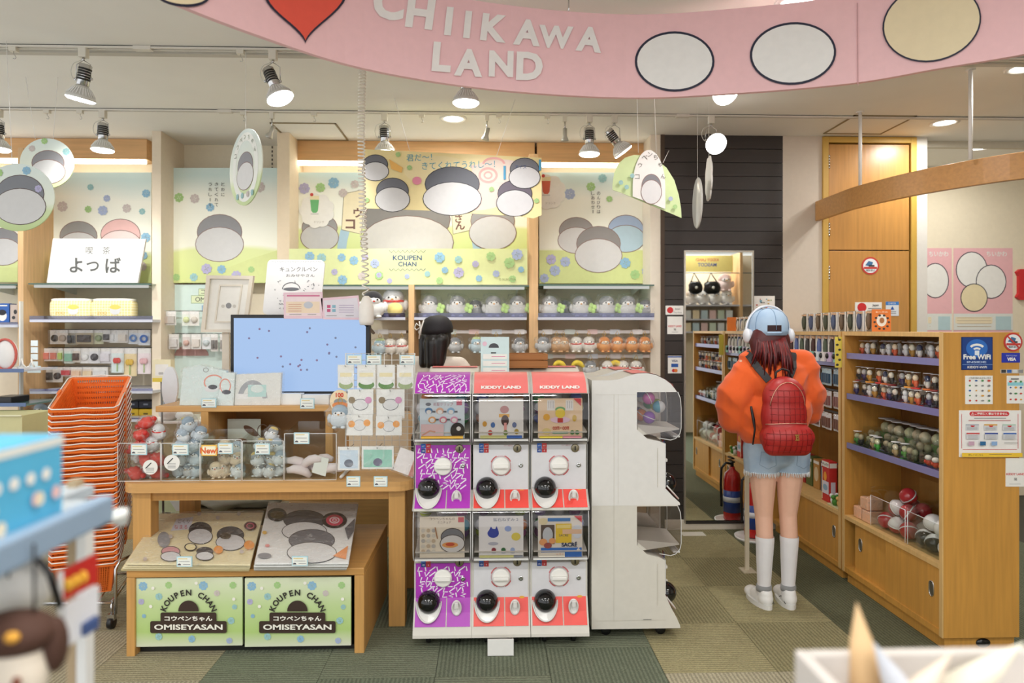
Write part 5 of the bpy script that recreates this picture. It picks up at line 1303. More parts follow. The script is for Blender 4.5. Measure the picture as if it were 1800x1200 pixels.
def pcard(px, py, Y, label, w=24, h=18):
    o = board(px-w/2, py-h/2, px+w/2, py+h/2, Y, M('#b9dde6', .5), 'price_card'); tag(o, label, 'price card', 'pale blue price cards')
    d = Deco(plane(Y)); d.rect(px-w/2+1.5, py-h/2+1.5, px+w/2-1.5, py+h/2-1.5, M('#f1f3ec')); d.rect(px-w/2+3, py-h/2+3, px+w/2-8, py-h/2+4.5, M('#e4cf8a')); d.rect(px-w/2+4, py-1, px+w/2-4, py, GRY); d.ell(px-w/2+5, py+h/2-3, 3, 3, M('#55575f'), a0=PI, a1=2*PI); d.rect(px-2, py+h/2-5, px+w/2-3, py+h/2-4, GRY); d.build('print', o); return o
BR1 = plush('bagged_plush', '#d9dadb', '#e1e0de', '#f4f4f2', '#c93a30', .085, 'scarf'); 
def red_bag():
    t = thing('red_sweet_bag', 'x', 'plush toy')
    mb = MB(); mb.ell((0, 0, .03), (.045, .035, .03), M('#d93c2c', .7), 12, 8, jit=.3, seed=3)
    for a in ((-.05, -.01, .03), (.05, 0, .035)): mb.ell(a, .014, M('#cf2a22', .4), 8, 6)
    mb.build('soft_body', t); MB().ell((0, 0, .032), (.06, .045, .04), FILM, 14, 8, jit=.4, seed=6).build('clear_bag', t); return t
RB1 = red_bag()
BP = {'r': BR1, 'R': RB1, 'g': plush('bagged_plush', '#8fa3b3', '#cfd8de', '#eef0f1', '#8a6a3c', .085), 'w': plush('bagged_plush', '#a9b9c6', '#e6e9ea', '#f3f3f2', '#caa24c', .08),
      'p': plush('bagged_plush', '#e6cfae', '#f1dcc0', '#f4ece0', '#d9452f', .085), 'y': plush('bagged_plush', '#a3a6a8', '#dedfdf', '#f2f2f0', '#caa24c', .075, halo='#dfc36c')}
def heap(x0, x1, z0, kinds, rows, Y0, Y1, where, seed):
    q = random.Random(seed); k = 0
    for r, (cnt, dz) in enumerate(rows):
        for c in range(cnt):
            x = x0+.035+(x1-x0-.07)*((c+.5+(r % 2)*.2)/cnt if cnt > 1 else .5); y = Y0+.055+(Y1-Y0-.11)*q.random()*.8
            pr = BP[kinds[k % len(kinds)]]
            put(pr, (min(x, x1-.035), y, z0+dz), '%s bagged toy in %s' % (ORD[k], where), 'bagged toys in '+where, rot=(q.uniform(-.3, .3), q.uniform(-.5, .5), q.uniform(-.8, .8))); k += 1
Y0, Y1 = 3.47, 3.64
x0, x1, z0, z1 = bin_(207, 282, 779, Y0, Y1, 'clear bin heaped with red bagged toys at the basket end')
heap(x0, x1, z0, 'RrRrRR', [(3, .0), (3, .07), (2, .13), (2, .19), (1, .25)], Y0, Y1, 'the bin of red toys', 1)
x0, x1, z0, z1 = bin_(284, 351, 779, Y0, Y1, 'clear bin heaped with blue-grey bagged toys')
heap(x0, x1, z0, 'gwgwg', [(3, 0), (3, .06), (2, .12), (2, .18), (1, .23)], Y0, Y1, 'the bin of blue-grey toys', 2)
x0, x1, z0, z1 = bin_(353, 424, 773, Y0, Y1, 'clear bin with peach toys and an orange new tag')
heap(x0, x1, z0, 'ppwp', [(3, 0), (2, .06), (2, .11)], Y0, Y1, 'the bin with the new tag', 3)
x0, x1, z0, z1 = bin_(426, 498, 775, Y0, Y1, 'clear bin with yellow-capped plush toys')
heap(x0, x1, z0, 'yyw', [(3, 0), (3, .06), (3, .12), (1, .18)], Y0, Y1, 'the bin of yellow-capped toys', 4)
x0, x1, z0, z1 = bin_(500, 591, 762, Y0, 3.72, 'taller clear bin with pale pink tube toys')
for k, (a, b, r_) in enumerate(((.06, .02, .3), (.05, .055, .5), (.11, .03, -.2), (.12, .07, -.4), (.18, .025, .1), (.16, .065, -.3), (.22, .03, -.2))):
    o = MB().tube([(-.06, 0, -.01), (-.03, 0, .006), (0, 0, .01), (.03, 0, .006), (.06, 0, -.01)], [.014, .022, .024, .022, .013], M('#f1e0e1', .9, kind='fabric'), 12).build('tube_toy'); o.location = (x0+a, Y0+.05+.03*(k % 3), z0+b+.012); o.rotation_euler = (0, r_, r_*.8)
    tag(o, '%s pale pink tube toy in the taller clear bin' % ORD[k], 'toy', 'pink tube toys')
tagc = board(548, 803, 577, 835, 3.50, PAPER, 'paper_tag', quad=[(548, 830), (572, 837), (578, 806), (555, 800)]); tag(tagc, 'white folded paper tag on the pink tube toys', 'tag')
for px, py, w in ((244, 790, 'red'), (317, 790, 'blue-grey')): pcard(px, py, 3.462, 'pale blue price card on the bin of %s toys' % w, 28, 19)
pcard(396, 788, 3.462, 'pale blue price card beside the orange new tag', 26, 19); pcard(461, 789, 3.462, 'pale blue price card on the bin of yellow-capped toys', 26, 19); pcard(530, 770, 3.46, 'pale blue price card high on the taller bin', 27, 20)
o = board(354, 782, 381, 801, 3.46, M('#f3c25a', .5), 'new_tag'); tag(o, 'orange-bordered tag reading New on the third clear bin', 'tag')
d = Deco(plane(3.46)); d.rect(356, 784, 379, 799, M('#fbf3d6')); d.text('New!', 367.5, 791.5, 11, M('#e3622a'), bold=.03); d.build('lettering', o)
for nm, cx, cy, r_, Yx, lab in (('round_tag', 264, 821, 13, 3.463, 'white round tag against the front pane of the red toy bin'), ('round_tag', 302, 813, 14, 3.463, 'white round tag against the front pane of the blue-grey toy bin')):
    c = [(P(cx+r_*math.cos(2*PI*i/24), cy+r_*math.sin(2*PI*i/24), Yx).x, P(cx+r_*math.cos(2*PI*i/24), cy+r_*math.sin(2*PI*i/24), Yx).z) for i in range(24)]
    o = MB().prism(c, Yx, Yx+.002, PAPER, 'y').build(nm); tag(o, lab, 'tag')
    d = Deco(plane(Yx)); d.line([(cx-8, cy+2), (cx+2, cy-8)], 1.8, INK)
    for k in range(4): d.rect(cx-7, cy+1+k*2.5, cx+7, cy+1.8+k*2.5, GRY)
    d.build('print', o)
# wire grid with packets
Yg = 3.60
wg = thing('wire_grid', 'white wire grid panel standing on the table end, hung with packets', 'grid')
gx0, gx1 = PX(608, Yg), PX(729, Yg); gz1 = PZ(660, 621, Yg); mb = MB()
mb.tube([(gx0, Yg, ZT), (gx0, Yg, gz1), (gx1, Yg, gz1), (gx1, Yg, ZT)], .004, WHITE, 6); mb.build('outer_frame', wg)
mb = MB(); n = 9
for k in range(1, n): x = gx0+(gx1-gx0)*k/n; mb.tube([(x, Yg, ZT+.02), (x, Yg, gz1)], .0018, WHITE, 5)
k = 0; z = gz1-.035
while z > ZT+.02: mb.tube([(gx0, Yg, z), (gx1, Yg, z)], .0018, WHITE, 5); z -= .035
o = mb.build('wires', wg); o['kind'] = 'stuff'
mb = MB()
for x in (gx0, gx1): mb.tube([(x, Yg-.12, ZT+.012), (x, Yg+.12, ZT+.012)], .008, M('#dcdcd8', .4), 8)
mb.build('feet', wg)
def gp(px0, py0, px1, py1, Y, lab, fn, grp='packets on the wire grid'):
    t = thing('hanging_packet', lab, 'packet', group=grp); a, b = P(px0, py1, Y), P(px1, py0, Y)
    MB().box(a.x, Y, a.z, b.x, Y+.003, b.z, M('#eeeeea', .7)).build('backing_card', t)
    d = Deco(plane(Y)); fn(d, px0, py0, px1, py1); d.build('print', t)
    MB().box(a.x-.003, Y-.012, a.z-.004, b.x+.003, Y+.006, b.z+.004, FILM2).build('clear_wrap', t)
    hx = (a.x+b.x)/2; MB().tube([(hx, Yg, b.z-.008), (hx, Y-.02, b.z-.008), (hx, Y-.026, b.z+.002)], .002, STEEL, 5).build('hook', t)
def fa(c1):
    def f(d, a, b, c, e): d.ell((a+c)/2, e-6, (c-a)*.44, 8, M(c1)); d.rect(a+4, b+14, c-4, b+21, M('#efe3b8')); d.ell((a+c)/2, e-11, (c-a)*.36, 5, M('#f1f1ee'))
    return f
for i, (a, b) in enumerate(((594, 622), (628, 660), (663, 694), (698, 727))): gp(a, 641, b, 682, 3.50+.004*i, '%s packet in the top row of the wire grid' % ORD[i], fa('#5a8a3c' if i in (1, 2) else '#a3b583'))
def fb(d, a, b, c, e):
    m = (a+c)/2; d.ell(m, b+27, 14, 10, M('#4e5056')); d.ell(m, b+27, 13, 9, M('#e2e2e2')); d.ell(m-15, b+19, 6, 6, M('#8f7d62')); d.ell(m+14, b+19, 6, 6, M('#d99ac0'))
def fc(d, a, b, c, e):
    m = (a+c)/2; d.ell(m, b+18, 11, 10, M('#a9a9a9')); d.ell(m, b+18, 10, 9, M('#e2e2e2')); d.ell(m-14, b+16, 6, 6, M('#f0a75a')); d.ell(m+13, b+14, 6, 6, M('#f0a75a'))
gp(611, 684, 656, 731, 3.49, 'packet with brown and pink dots nearer the television', fb); gp(662, 684, 711, 735, 3.49, 'packet with brown and pink dots nearer the purple machine', fb)
gp(609, 729, 655, 765, 3.475, 'packet with two orange dots nearer the television', fc); gp(661, 731, 706, 765, 3.475, 'packet with two orange dots nearer the purple machine', fc)
def fd(c1, c2):
    def f(d, a, b, c, e): d.rect(a+3, b+6, c-3, e-3, M(c1)); d.ell((a+c)/2, e-12, 8, 7, M(c2))
    return f
gp(594, 785, 632, 826, 3.47, 'low packet with a pale blue card', fd('#cfe0ee', '#6f7684')); gp(636, 784, 692, 824, 3.46, 'low wide packet with a mint green card', fd('#9bd0bd', '#77748a'))
o = thing('hanging_packet', 'tilted white packet with a pink edge at the table end', 'packet'); cc_ = P(715, 812, 3.46); o.location = cc_
MB().box(-.055, 0, -.06, .055, .006, .06, M('#efe9e7', .6), T=Matrix.Rotation(.35, 4, 'Y')).build('card', o); MB().box(.03, -.002, -.06, .055, .0, .055, M('#c9897f', .6), T=Matrix.Rotation(.35, 4, 'Y')).build('edge_strip', o)
MB().box(-.062, -.01, -.066, .062, .01, .07, FILM2, T=Matrix.Rotation(.35, 4, 'Y')).build('clear_wrap', o)
for px, w in ((623, 'first'), (657, 'second'), (716, 'third')): pcard(px, 632, 3.585, '%s price card along the top wire of the grid' % w, 26, 17)
pcard(621, 846, YT-.004, 'price card on the table edge nearer the television'); pcard(669, 846, YT-.004, 'price card on the table edge nearer the machines')
kr = thing('keyring_card', 'round orange anniversary tag reading 100 beside the wire grid', 'tag', P(597, 705, 3.5)); s = 3.5/1200
MB().prism([(17*s*math.cos(2*PI*i/24), 20*s*math.sin(2*PI*i/24)) for i in range(24)], 0, .006, M('#efd9b4', .5), 'y').build('disc', kr)
d = Deco(lambda a, b: Vector((a*s, 0, -b*s))); d.text('100', 0, -11, 8, M('#cf3b26'), bold=.04); d.ell(1, 1, 11, 6, M('#8f9396')); d.ell(1, 7, 14, 6, M('#e8853a')); d.build('print', kr)
put(HP2, (P(598, 745, 3.5).x, 3.5, P(598, 752, 3.5).z), 'small blue-hatted keyring plush beside the wire grid', 'keyring plush')
# goods on the riser
def bagb(pts, Y, m, lab, fn, th=.03):
    t = thing('bagged_pouch', lab, 'bag')
    MB().prism([(P(a, b, Y).x, P(a, b, Y).z) for a, b in pts], Y, Y+th, m, 'y').build('pouch', t, bevel=.006)
    d = Deco(plane(Y)); fn(d); d.build('print', t)
    cx = sum(a for a, _ in pts)/len(pts); cy = sum(b for _, b in pts)/len(pts)
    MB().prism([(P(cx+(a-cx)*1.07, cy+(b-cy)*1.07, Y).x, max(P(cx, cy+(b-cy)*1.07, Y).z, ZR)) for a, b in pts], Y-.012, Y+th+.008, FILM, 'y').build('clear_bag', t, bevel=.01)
LR = M('#e79a88')
def f(d): d.ring(376, 672, 18, 14, 2.4, LR); d.ell(372, 683, 13, 6, M('#e6e6e6')); d.ell(374, 680, 8, 4, M('#4d4d55')); d.ring(362, 650, 5, 4, 1, GRY)
bagb([(315, 715), (392, 714), (398, 652), (352, 642), (322, 648)], 3.74, M('#dfece9', .7), 'pale mint bagged tote with a coral cloud print, at the riser end', f)
def f(d): d.ring(396, 678, 10, 13, 2, LR); d.ell(398, 689, 8, 4, M('#4d4d55'))
bagb([(380, 714), (410, 714), (413, 655), (392, 655)], 3.72, M('#e4eeec', .7), 'folded pale bag tucked beside the coral cloud tote', f)
def f(d): d.ring(444, 700, 26, 32, 9, M('#a9abb0'), 24, PI, 2*PI); d.rect(436, 676, 468, 697, M('#bfe0dc')); d.ell(452, 683, 11, 7, M('#e2ece8')); d.rect(415, 692, 435, 701, M('#f1f1ef'))
bagb([(412, 713), (492, 713), (494, 655), (415, 658)], 3.73, M('#e9e9e4', .7), 'clear-bagged cushion with a grey rainbow print in front of the screen', f)
o = board(487, 692, 529, 714, 3.75, M('#eef0ef'), 'white_box', .07); tag(o, 'low white paper packet before the television', 'box'); o2 = board(531, 694, 578, 713, 3.76, M('#f0f1ef'), 'white_box', .07); tag(o2, 'second low white packet beside the price card', 'box')
pcard(540, 709, 3.695, 'price card on the riser edge before the television', 25, 18); pcard(367, 708, 3.695, 'price card on the riser edge before the coral cloud tote', 26, 16)
Y = 3.95; o = board(268, 632, 300, 671, Y, M('#f0e8c4'), 'packaged_box', .05); tag(o, 'pale yellow packaged box by the cream upright', 'box'); d = Deco(plane(Y)); d.rect(268, 664, 300, 671, M('#e6cf4e')); d.rect(273, 640, 296, 660, PAPER); d.text('000', 283, 656, 4, INK); d.rect(293, 655, 299, 661, ORG); d.build('print', o)
o2 = MB().tube([P(284, 671, Y+.02), (P(284, 671, Y).x, Y+.02, .43)], .006, GREYM, 6).build('stem', o)
wb = MB().prism([(P(a, b, 3.93).x, P(a, b, 3.93).z) for a, b in [(300+14*math.cos(t)*1.0-2, 680+36*math.sin(t)) for t in [2*PI*i/28 for i in range(28)]]], 3.93, 3.95, M('#e3e6ea', .5), 'y').build('oval_board'); tag(wb, 'white oval board edge behind the coral cloud tote', 'board')
MB().box(P(298, 716, 3.93).x-.03, 3.935, ZR-.0, P(298, 716, 3.93).x+.03, 3.945, P(298, 700, 3.93).z, M('#e3e6ea', .5)).build('foot', wb)
# small glass shelf with bowl behind riser end
Yb2 = 4.35; z = PZ(300, 741, Yb2)
t = thing('display_stand', 'little white shelf with a bowl behind the riser end', 'shelf')
MB().box(PX(245, Yb2), Yb2, z-.012, PX(352, Yb2), Yb2+.25, z, M('#efece8', .4)).build('top', t); [MB().box(PX(a_, Yb2), Yb2, 0, PX(a_+4, Yb2), Yb2+.02, z-.012, M('#e6c9b8', .4)).build('leg', t) for a_ in (247, 347)]; MB().box(PX(250, Yb2), Yb2+.2, z-.16, PX(348, Yb2), Yb2+.21, z-.03, M('#c7bb9a', .5)).build('back_panel', t)
o = MB().lathe([(0, 0), (.035, 0), (.06, .03), (.068, .06), (.064, .062), (.055, .035), (0, .02)], M('#d9d2cb', .4), 24).build('bowl'); o.location = (PX(288, Yb2), Yb2+.08, z); tag(o, 'beige bowl on the little white shelf', 'bowl')
mb = MB().ell((0, 0, .10), (.045, .045, .042), M('#8f9496', .7), 16, 10).ell((0, 0, .065), (.058, .058, .012), M('#d9b64a', .7), 16, 6); o = mb.build('grey_dome_toy'); o.location = (PX(288, Yb2), Yb2+.08, z); tag(o, 'grey round toy with a golden collar sitting in the bowl', 'toy')
o = MB().ell((0, 0, .03), (.06, .03, .03), M('#e8ecea', .7), 14, 8).ell((.02, -.02, .01), (.03, .02, .012), M('#d9d06a', .7), 8, 6).build('white_oval_toy'); o.location = (PX(316, Yb2), Yb2+.06, z+.003); tag(o, 'white oval toy on the little white shelf next to the bowl', 'toy')
o = board(325, 728, 350, 741, Yb2+.1, M('#e9eadb'), 'small_card', .01); tag(o, 'pale card standing on the little white shelf', 'card')
# brown printed board under the riser
o = board(400, 736, 458, 780, 3.9, M('#d5dbd0'), 'printed_board', .006); o.location.z = 0; tag(o, 'printed board with brown shapes under the riser', 'board'); d = Deco(plane(3.9)); d.ell(441, 757, 15, 6, M('#6d4c38'), rot=.6); d.ring(462, 757, 10, 12, 1.5, M('#6d5648')); d.ell(425, 775, 10, 5, M('#8a5a3f')); d.build('print', o)
mb = MB(); 
MB().box(P(430, 780, 3.9).x-.1, 3.9, ZT, P(430, 780, 3.9).x+.1, 3.906, P(430, 778, 3.9).z, M('#d5dbd0')).build('board_foot', o)
# ================================================================== LOW GREEN BOX WITH TOWELS
YX = 3.19; lb = thing('low_display_box', 'low wooden display box with two green printed fronts under the table', 'box')
X0, X1 = PX(222, YX), PX(640, YX); ZX = PZ(430, 1000, YX); t1 = PX(238, YX)-X0
MB().box(X0, YX, ZX-.035, X1, YX+.72, ZX, M('#cf9a56', .4, kind='wood', scale=31)).build('top_panel', lb, bevel=.004)
MB().box(X0, YX, 0, X0+.038, YX+.72, ZX-.035, WOOD).build('side_panel', lb, bevel=.003); MB().box(X1-.045, YX, 0, X1, YX+.72, ZX-.035, WOOD).build('side_panel', lb, bevel=.003)
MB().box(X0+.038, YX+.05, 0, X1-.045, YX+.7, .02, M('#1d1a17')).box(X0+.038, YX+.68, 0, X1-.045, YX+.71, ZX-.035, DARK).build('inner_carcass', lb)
PG = M('#bcd788', .4, kind='grad', col2=((0, '#d9ddc6'), (.22, '#b3d07f'), (.6, '#c3d99c'), (1, '#dbe4c4')))
def gpan(px0, px1):
    Y = YX+.012; a, b = P(px0, 1137, Y), P(px1, 1014, Y)
    o = MB().box(a.x, Y, a.z, b.x, Y+.015, b.z, PG).build('printed_front', lb, bevel=.002, label='green clover front panel with brown plaque')
    d = Deco(plane(Y)); BK = M('#3c2b23', .5); cx = (px0+px1)/2; WP = M('#f3f1e6')
    for x, y, r, c in ((-81, 30, 9, 4), (-36, 28, 7, 1), (25, 29, 9, 4), (77, 28, 7, 1), (-53, 48, 7, 0), (-84, 57, 6, 5), (49, 42, 6, 2), (80, 66, 5, 0), (-79, 82, 4, 4), (74, 90, 7, 0), (-53, 118, 7, 0), (5, 122, 7, 4), (71, 125, 6, 3)): d.clover(cx+x, 1000+y, r, CL[c], x)
    for x, y in ((-63, 33), (-67, 65), (13, 24), (79, 52)): d.ell(cx+x, 1000+y, 3, 3, WP, 10)
    s = 'KOUPEN CHAN'
    for k, ch in enumerate(s):
        if ch == ' ': continue
        an = -1.18+2.36*k/10; r = 47
        d.text(ch, cx+r*math.sin(an)*1.0, 1085-r*math.cos(an)*.95, 10.5, M('#2e2a26'), rot=an, bold=.03)
    d.ell(cx, 1073, 18, 19, BK, a0=PI, a1=2*PI)
    d.poly(rr(cx-49, 1075, cx+49, 1096, 3), BK); d.poly(rr(cx-67, 1090, cx+67, 1111, 3), BK)
    d.text('コウペンちゃん', cx, 1085.5, 9, WP, bold=.03, width=84); d.text('OMISEYASAN', cx, 1100.5, 9.5, WP, bold=.03, width=120)
    d.build('print', o)
def rr(x0, y0, x1, y1, r):
    p = []
    for cx, cy, a in ((x1-r, y1-r, 0), (x0+r, y1-r, 90), (x0+r, y0+r, 180), (x1-r, y0+r, 270)):
        for k in range(4): t = math.radians(a+90*k/3); p.append((cx+r*math.cos(t), cy+r*math.sin(t)))
    return p
gpan(239, 426); gpan(430, 617)
# towels: plane from front low to back high
def tplane(zf, zb, yf, yb):
    p0 = Vector((0, yf, zf)); nrm = Vector((0, -(zb-zf), yb-yf)).normalized()
    def fn(px, py):
        dx, dy, dz = ray(px, py); o = Vector((0, 0, 1.5)); r = Vector((dx, dy, dz)); t = (p0-o).dot(nrm)/r.dot(nrm); return o+r*t
    return fn, nrm
def towel(quad, zf, zb, m, lab, fn=None, side=None):
    f_, nrm = tplane(zf, zb, YX+.01, YX+.66); t = thing('folded_towel', lab, 'towel', group='bagged towels on the low box')
    v = [f_(*p) for p in quad]; vs = []
    for p in v: vs.append(p)
    for p in v: vs.append(p-nrm*.009)
    MB().add(vs, [(0, 1, 2, 3), (7, 6, 5, 4), (0, 4, 5, 1), (1, 5, 6, 2), (2, 6, 7, 3), (3, 7, 4, 0)], m).build('cloth', t, bevel=.003)
    if fn:
        d = Deco(f_, nrm); fn(d); d.build('print', t)
        vs = [p+nrm*.009 for p in v]+[p-nrm*.011 for p in v]
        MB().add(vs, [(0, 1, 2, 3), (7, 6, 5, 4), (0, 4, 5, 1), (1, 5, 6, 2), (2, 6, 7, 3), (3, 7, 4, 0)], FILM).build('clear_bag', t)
YT_ = M('#e9dcb4', .8); WT_ = M('#e8e8e6', .8); OL = '#33333a'
for k in range(3): towel([(212+k*3, 1000-k*3), (438+k, 1001-k*3), (462, 903), (277, 905)], ZX+.012+.011*k, ZX+.062+.011*k, YT_ if k else M('#c9b98a'), '%s cream towel from the bottom of the bagged stack' % ORD[k])
def f(d):
    d.poly([(310, 912), (340, 908), (335, 930), (300, 933)], M('#d9dbe6')); d.text('ごくり', 323, 916, 7, INK); d.text('なまる', 318, 926, 7, M('#cf3b4a'))
    d.stones(352, 938, 22, '#3a3a3e', '#d6d6d8', OL, .9); d.stones(405, 948, 26, '#4b4b50', '#d6d6d8', OL, .8); d.stones(300, 975, 18, '#d9a0a6', '#dedee0', OL, .7); d.stones(360, 975, 16, '#4b4b50', '#dedee0', OL, .7); d.ell(288, 950, 11, 14, M('#9a9ba0'))
    d.ell(335, 963, 11, 7, M(OL)); d.ell(335, 963, 9, 5.5, M('#efe3b4')); d.ell(396, 943, 10, 6, M('#4a4136')); d.ell(440, 926, 11, 8, M('#5a2a33')); d.ring(440, 926, 7, 5, 1.5, M('#d96a86')); d.ell(384, 968, 8, 7, M('#efa257')); d.ell(438, 960, 9, 8, M('#efa257'))
    for x, y in ((300, 945), (383, 912), (420, 905), (255, 985), (350, 905), (425, 972)): d.clover(x, y, 4, CL[2])
towel([(221, 990), (440, 992), (464, 900), (279, 902)], ZX+.048, ZX+.098, YT_, 'top cream towel with printed pebbles in a clear bag', f)
for k in range(4): towel([(446, 1000-k*2), (609+k, 999-k*2), (627, 890), (470, 888)], ZX+.012+.011*k, ZX+.07+.011*k, WT_ if k % 2 else M('#b8b4ae'), '%s white towel from the bottom of the bagged stack' % ORD[k])
def f(d):
    d.stones(535, 925, 40, '#55565c', '#e4e4e4', OL, .6); d.stones(548, 962, 44, '#77787e', '#e4e4e4', OL, .6); d.ell(487, 905, 17, 12, M('#26252a')); d.ell(487, 905, 12, 7, M('#5a4e2c')); d.ell(588, 915, 22, 14, M('#2a2226')); d.ell(588, 915, 15, 10, M('#d9405f')); d.ring(588, 915, 9, 6, 2, M('#f4dbe0')); d.ring(588, 915, 4, 3, 1.5, M('#f4dbe0'))
    d.poly([(585, 978), (612, 960), (608, 984)], M('#efa06a')); d.ell(465, 937, 4, 3, M('#efc46a')); d.ell(470, 960, 4, 2.5, M('#efa0a0')); d.ell(465, 978, 12, 5, M('#8f9096')); d.poly([(606, 930), (624, 912), (622, 935), (612, 950)], M('#6a6a70'))
towel([(447, 990), (613, 989), (630, 885), (472, 883)], ZX+.059, ZX+.12, WT_, 'top white towel with grey printed pebbles in a clear bag', f)
pcard(324, 987, 3.09, 'price card on the edge under the cream towels', 27, 18); pcard(527, 986, 3.09, 'price card on the edge under the white towels', 28, 17)
o = board(274, 880, 333, 908, 4.3, M('#cfe2b8'), 'green_board', .01); tag(o, 'pale green board low behind the table leg', 'board'); d = Deco(plane(4.3)); d.poly([(298, 880), (331, 880), (331, 898), (310, 898)], M('#dfe9e6')); d.build('print', o)
o.location.z = 0; MB().box(PX(290, 4.3), 4.3, 0, PX(300, 4.3), 4.31, PZ(300, 900, 4.3), M('#cfe2b8')).build('support', o)
o = MB().ell((0, 0, .10), (.32, .14, .06), M('#b9bba9', .6), 22, 10, jit=.5, seed=4).build('wrapped_stock'); o.location = (PX(420, 4.45), 4.42, .33); tag(o, 'dull plastic-wrapped stock bundle in the shade under the table', 'bundle')
MB().box(-.3, -.1, -(o.location.z), .3, .1, .05, M('#8a8064', .7)).build('carton', o)

# ================================================================== BASKET STACK
LO = M('#f57a2c', .35, spec=.6)
bw, bl, bh = .275, .43, .19
def basket(full):
    t = thing('shopping_basket', 'x', 'basket')
    tx, ty = .030, .028   # taper
    def loop(f, z, off=0): return [(-bw/2+tx*f-off, ty*f-off, z), (bw/2-tx*f+off, ty*f-off, z), (bw/2-tx*f+off, bl-ty*f+off, z), (-bw/2+tx*f-off, bl-ty*f+off, z)]
    mb = MB(); r0, r1 = loop(0, 0), loop(0, 0, .012); r2 = loop(0, -.014, .012)
    vs = r0+r1+r2; fs = [(i, (i+1) % 4, 4+(i+1) % 4, 4+i) for i in range(4)]+[(4+i, 4+(i+1) % 4, 8+(i+1) % 4, 8+i) for i in range(4)]
    mb.add(vs, fs, LO).build('rim', t)
    mb = MB(); top, bot = loop(0, 0), loop(1, -bh)
    if not full:
        mb.add(top+bot, [(i, (i+1) % 4, 4+(i+1) % 4, 4+i) for i in range(4)]+[(4, 5, 6, 7)], LO)
        o = mb.build('wall', t)
    else:
        mb.add(bot, [(0, 1, 2, 3)], LO)
        for i in range(4):
            a, b, c, d_ = Vector(top[i]), Vector(top[(i+1) % 4]), Vector(bot[i]), Vector(bot[(i+1) % 4])
            ins = Vector((0, 0, 0)); ctr = Vector((0, bl/2, -bh/2)); nr = (ctr-(a+b+c+d_)/4); nr.normalize()
            L_ = (b-a).length; nv = int(L_/.013); fr0, fr1 = .07, .96
            def pt(u, v): return (a.lerp(b, u)).lerp(c.lerp(d_, u), v)
            def bar(u0, u1, v0, v1):
                q4 = [pt(u0, v0), pt(u1, v0), pt(u1, v1), pt(u0, v1)]; mb.add(q4+[p+nr*.0022 for p in q4], [(0, 1, 2, 3), (7, 6, 5, 4), (0, 4, 5, 1), (1, 5, 6, 2), (2, 6, 7, 3), (3, 7, 4, 0)], LO)
            bar(0, 1, 0, fr0); bar(0, 1, fr1, 1); bar(0, .08, fr0, fr1); bar(.92, 1, fr0, fr1)
            for k in range(nv+1):
                u = .08+.84*k/nv; bar(u-.0024/L_, u+.0024/L_, fr0, fr1)
            for k in range(1, 12): v = fr0+.0763*k; bar(.08, .92, v-.011, v+.011)
        o = mb.build('lattice_wall', t)
    # two white folded wire handles lying on the rim
    e = .016
    for s_ in (0, 1):
        ymid = bl*.5; y_end = -e if s_ == 0 else bl+e; sg = -1 if s_ == 0 else 1
        MB().tube([(-bw/2-e, ymid+sg*.02, .004), (-bw/2-e, y_end-sg*.03, .004), (-bw/2-e+.02, y_end, .004), (-.05, y_end, .004), (0, y_end, .009), (.05, y_end, .004), (bw/2+e-.02, y_end, .004), (bw/2+e, y_end-sg*.03, .004), (bw/2+e, ymid+sg*.02, .004)], .0032, M('#f3efe9', .3), 6).build('handle', t)
    for s_ in (-1, 1): MB().box(s_*(bw/2+.014)-.006, bl*.5-.03, -.02, s_*(bw/2+.014)+.006, bl*.5+.03, .008, LO).build('handle_hinge', t)
    return t
fc_ = PD(147, 717, 3.42); base = Vector((fc_.x, fc_.y, fc_.z))
tilt = (math.radians(17), 0, math.radians(19)); dzs = .029; NB = 28
top = basket(True); top.location = base; top.rotation_euler = tilt; top['label'] = 'topmost orange basket of the tall stack, showing its slotted inside'; top['group'] = 'orange shopping baskets in one stack'
lowb = basket(True); dup_cache(lowb)
for k in range(1, NB):
    loc = base-Vector((0, 0, dzs*k+.004))
    lab = '%s orange basket down from the top of the stack' % ORD[k]
    if k == NB-1: lab = 'bottom orange basket of the stack, resting on the chrome cart'
    if k == 1: lowb.location = loc; lowb.rotation_euler = tilt; r = lowb
    else: r = dup(lowb, loc, rot=tilt)
    r['label'] = lab; r['group'] = 'orange shopping baskets in one stack'
# chrome cart
ct = thing('basket_cart', 'chrome wheeled cart carrying the orange basket stack', 'cart')
zl = base.z-dzs*NB-bh-.0
ca = PD(196, 1105, 3.43); cb = ca+Vector((-.36, .0, 0)); cd = ca+Vector((-.12, .42, 0)); ce_ = cb+Vector((-.12, .42, 0))
mb = MB(); z1 = .13
mb.tube([(ca.x+.02, ca.y, .075), (ca.x+.02, ca.y, .30), (ca.x+.03, ca.y+.02, .335), (ca.x+.06, ca.y+.06, .345)], .008, STEEL, 8)
for a_, b_ in ((ca, cb), (cb, ce_), (ce_, cd), (cd, ca)): mb.tube([(a_.x, a_.y, z1), (b_.x, b_.y, z1)], .009, STEEL, 8)
for k in range(1, 5): a_ = ca.lerp(cb, k/5); b_ = cd.lerp(ce_, k/5); mb.tube([(a_.x, a_.y, z1), (b_.x, b_.y, z1)], .004, STEEL, 6)
mb.build('frame', ct)
for p in (ca, cb, cd, ce_):
    MB().lathe([(0, -.012), (.028, -.012), (.03, 0), (.028, .012), (0, .012)], M('#18181a', .4), 18, T=Matrix.Translation((p.x, p.y, .031)) @ Matrix.Rotation(PI/2, 4, 'Y')).box(p.x-.018, p.y-.012, .045, p.x+.018, p.y+.012, .075, STEEL).tube([(p.x, p.y, .07), (p.x, p.y, z1)], .006, STEEL, 6).build('caster', ct)

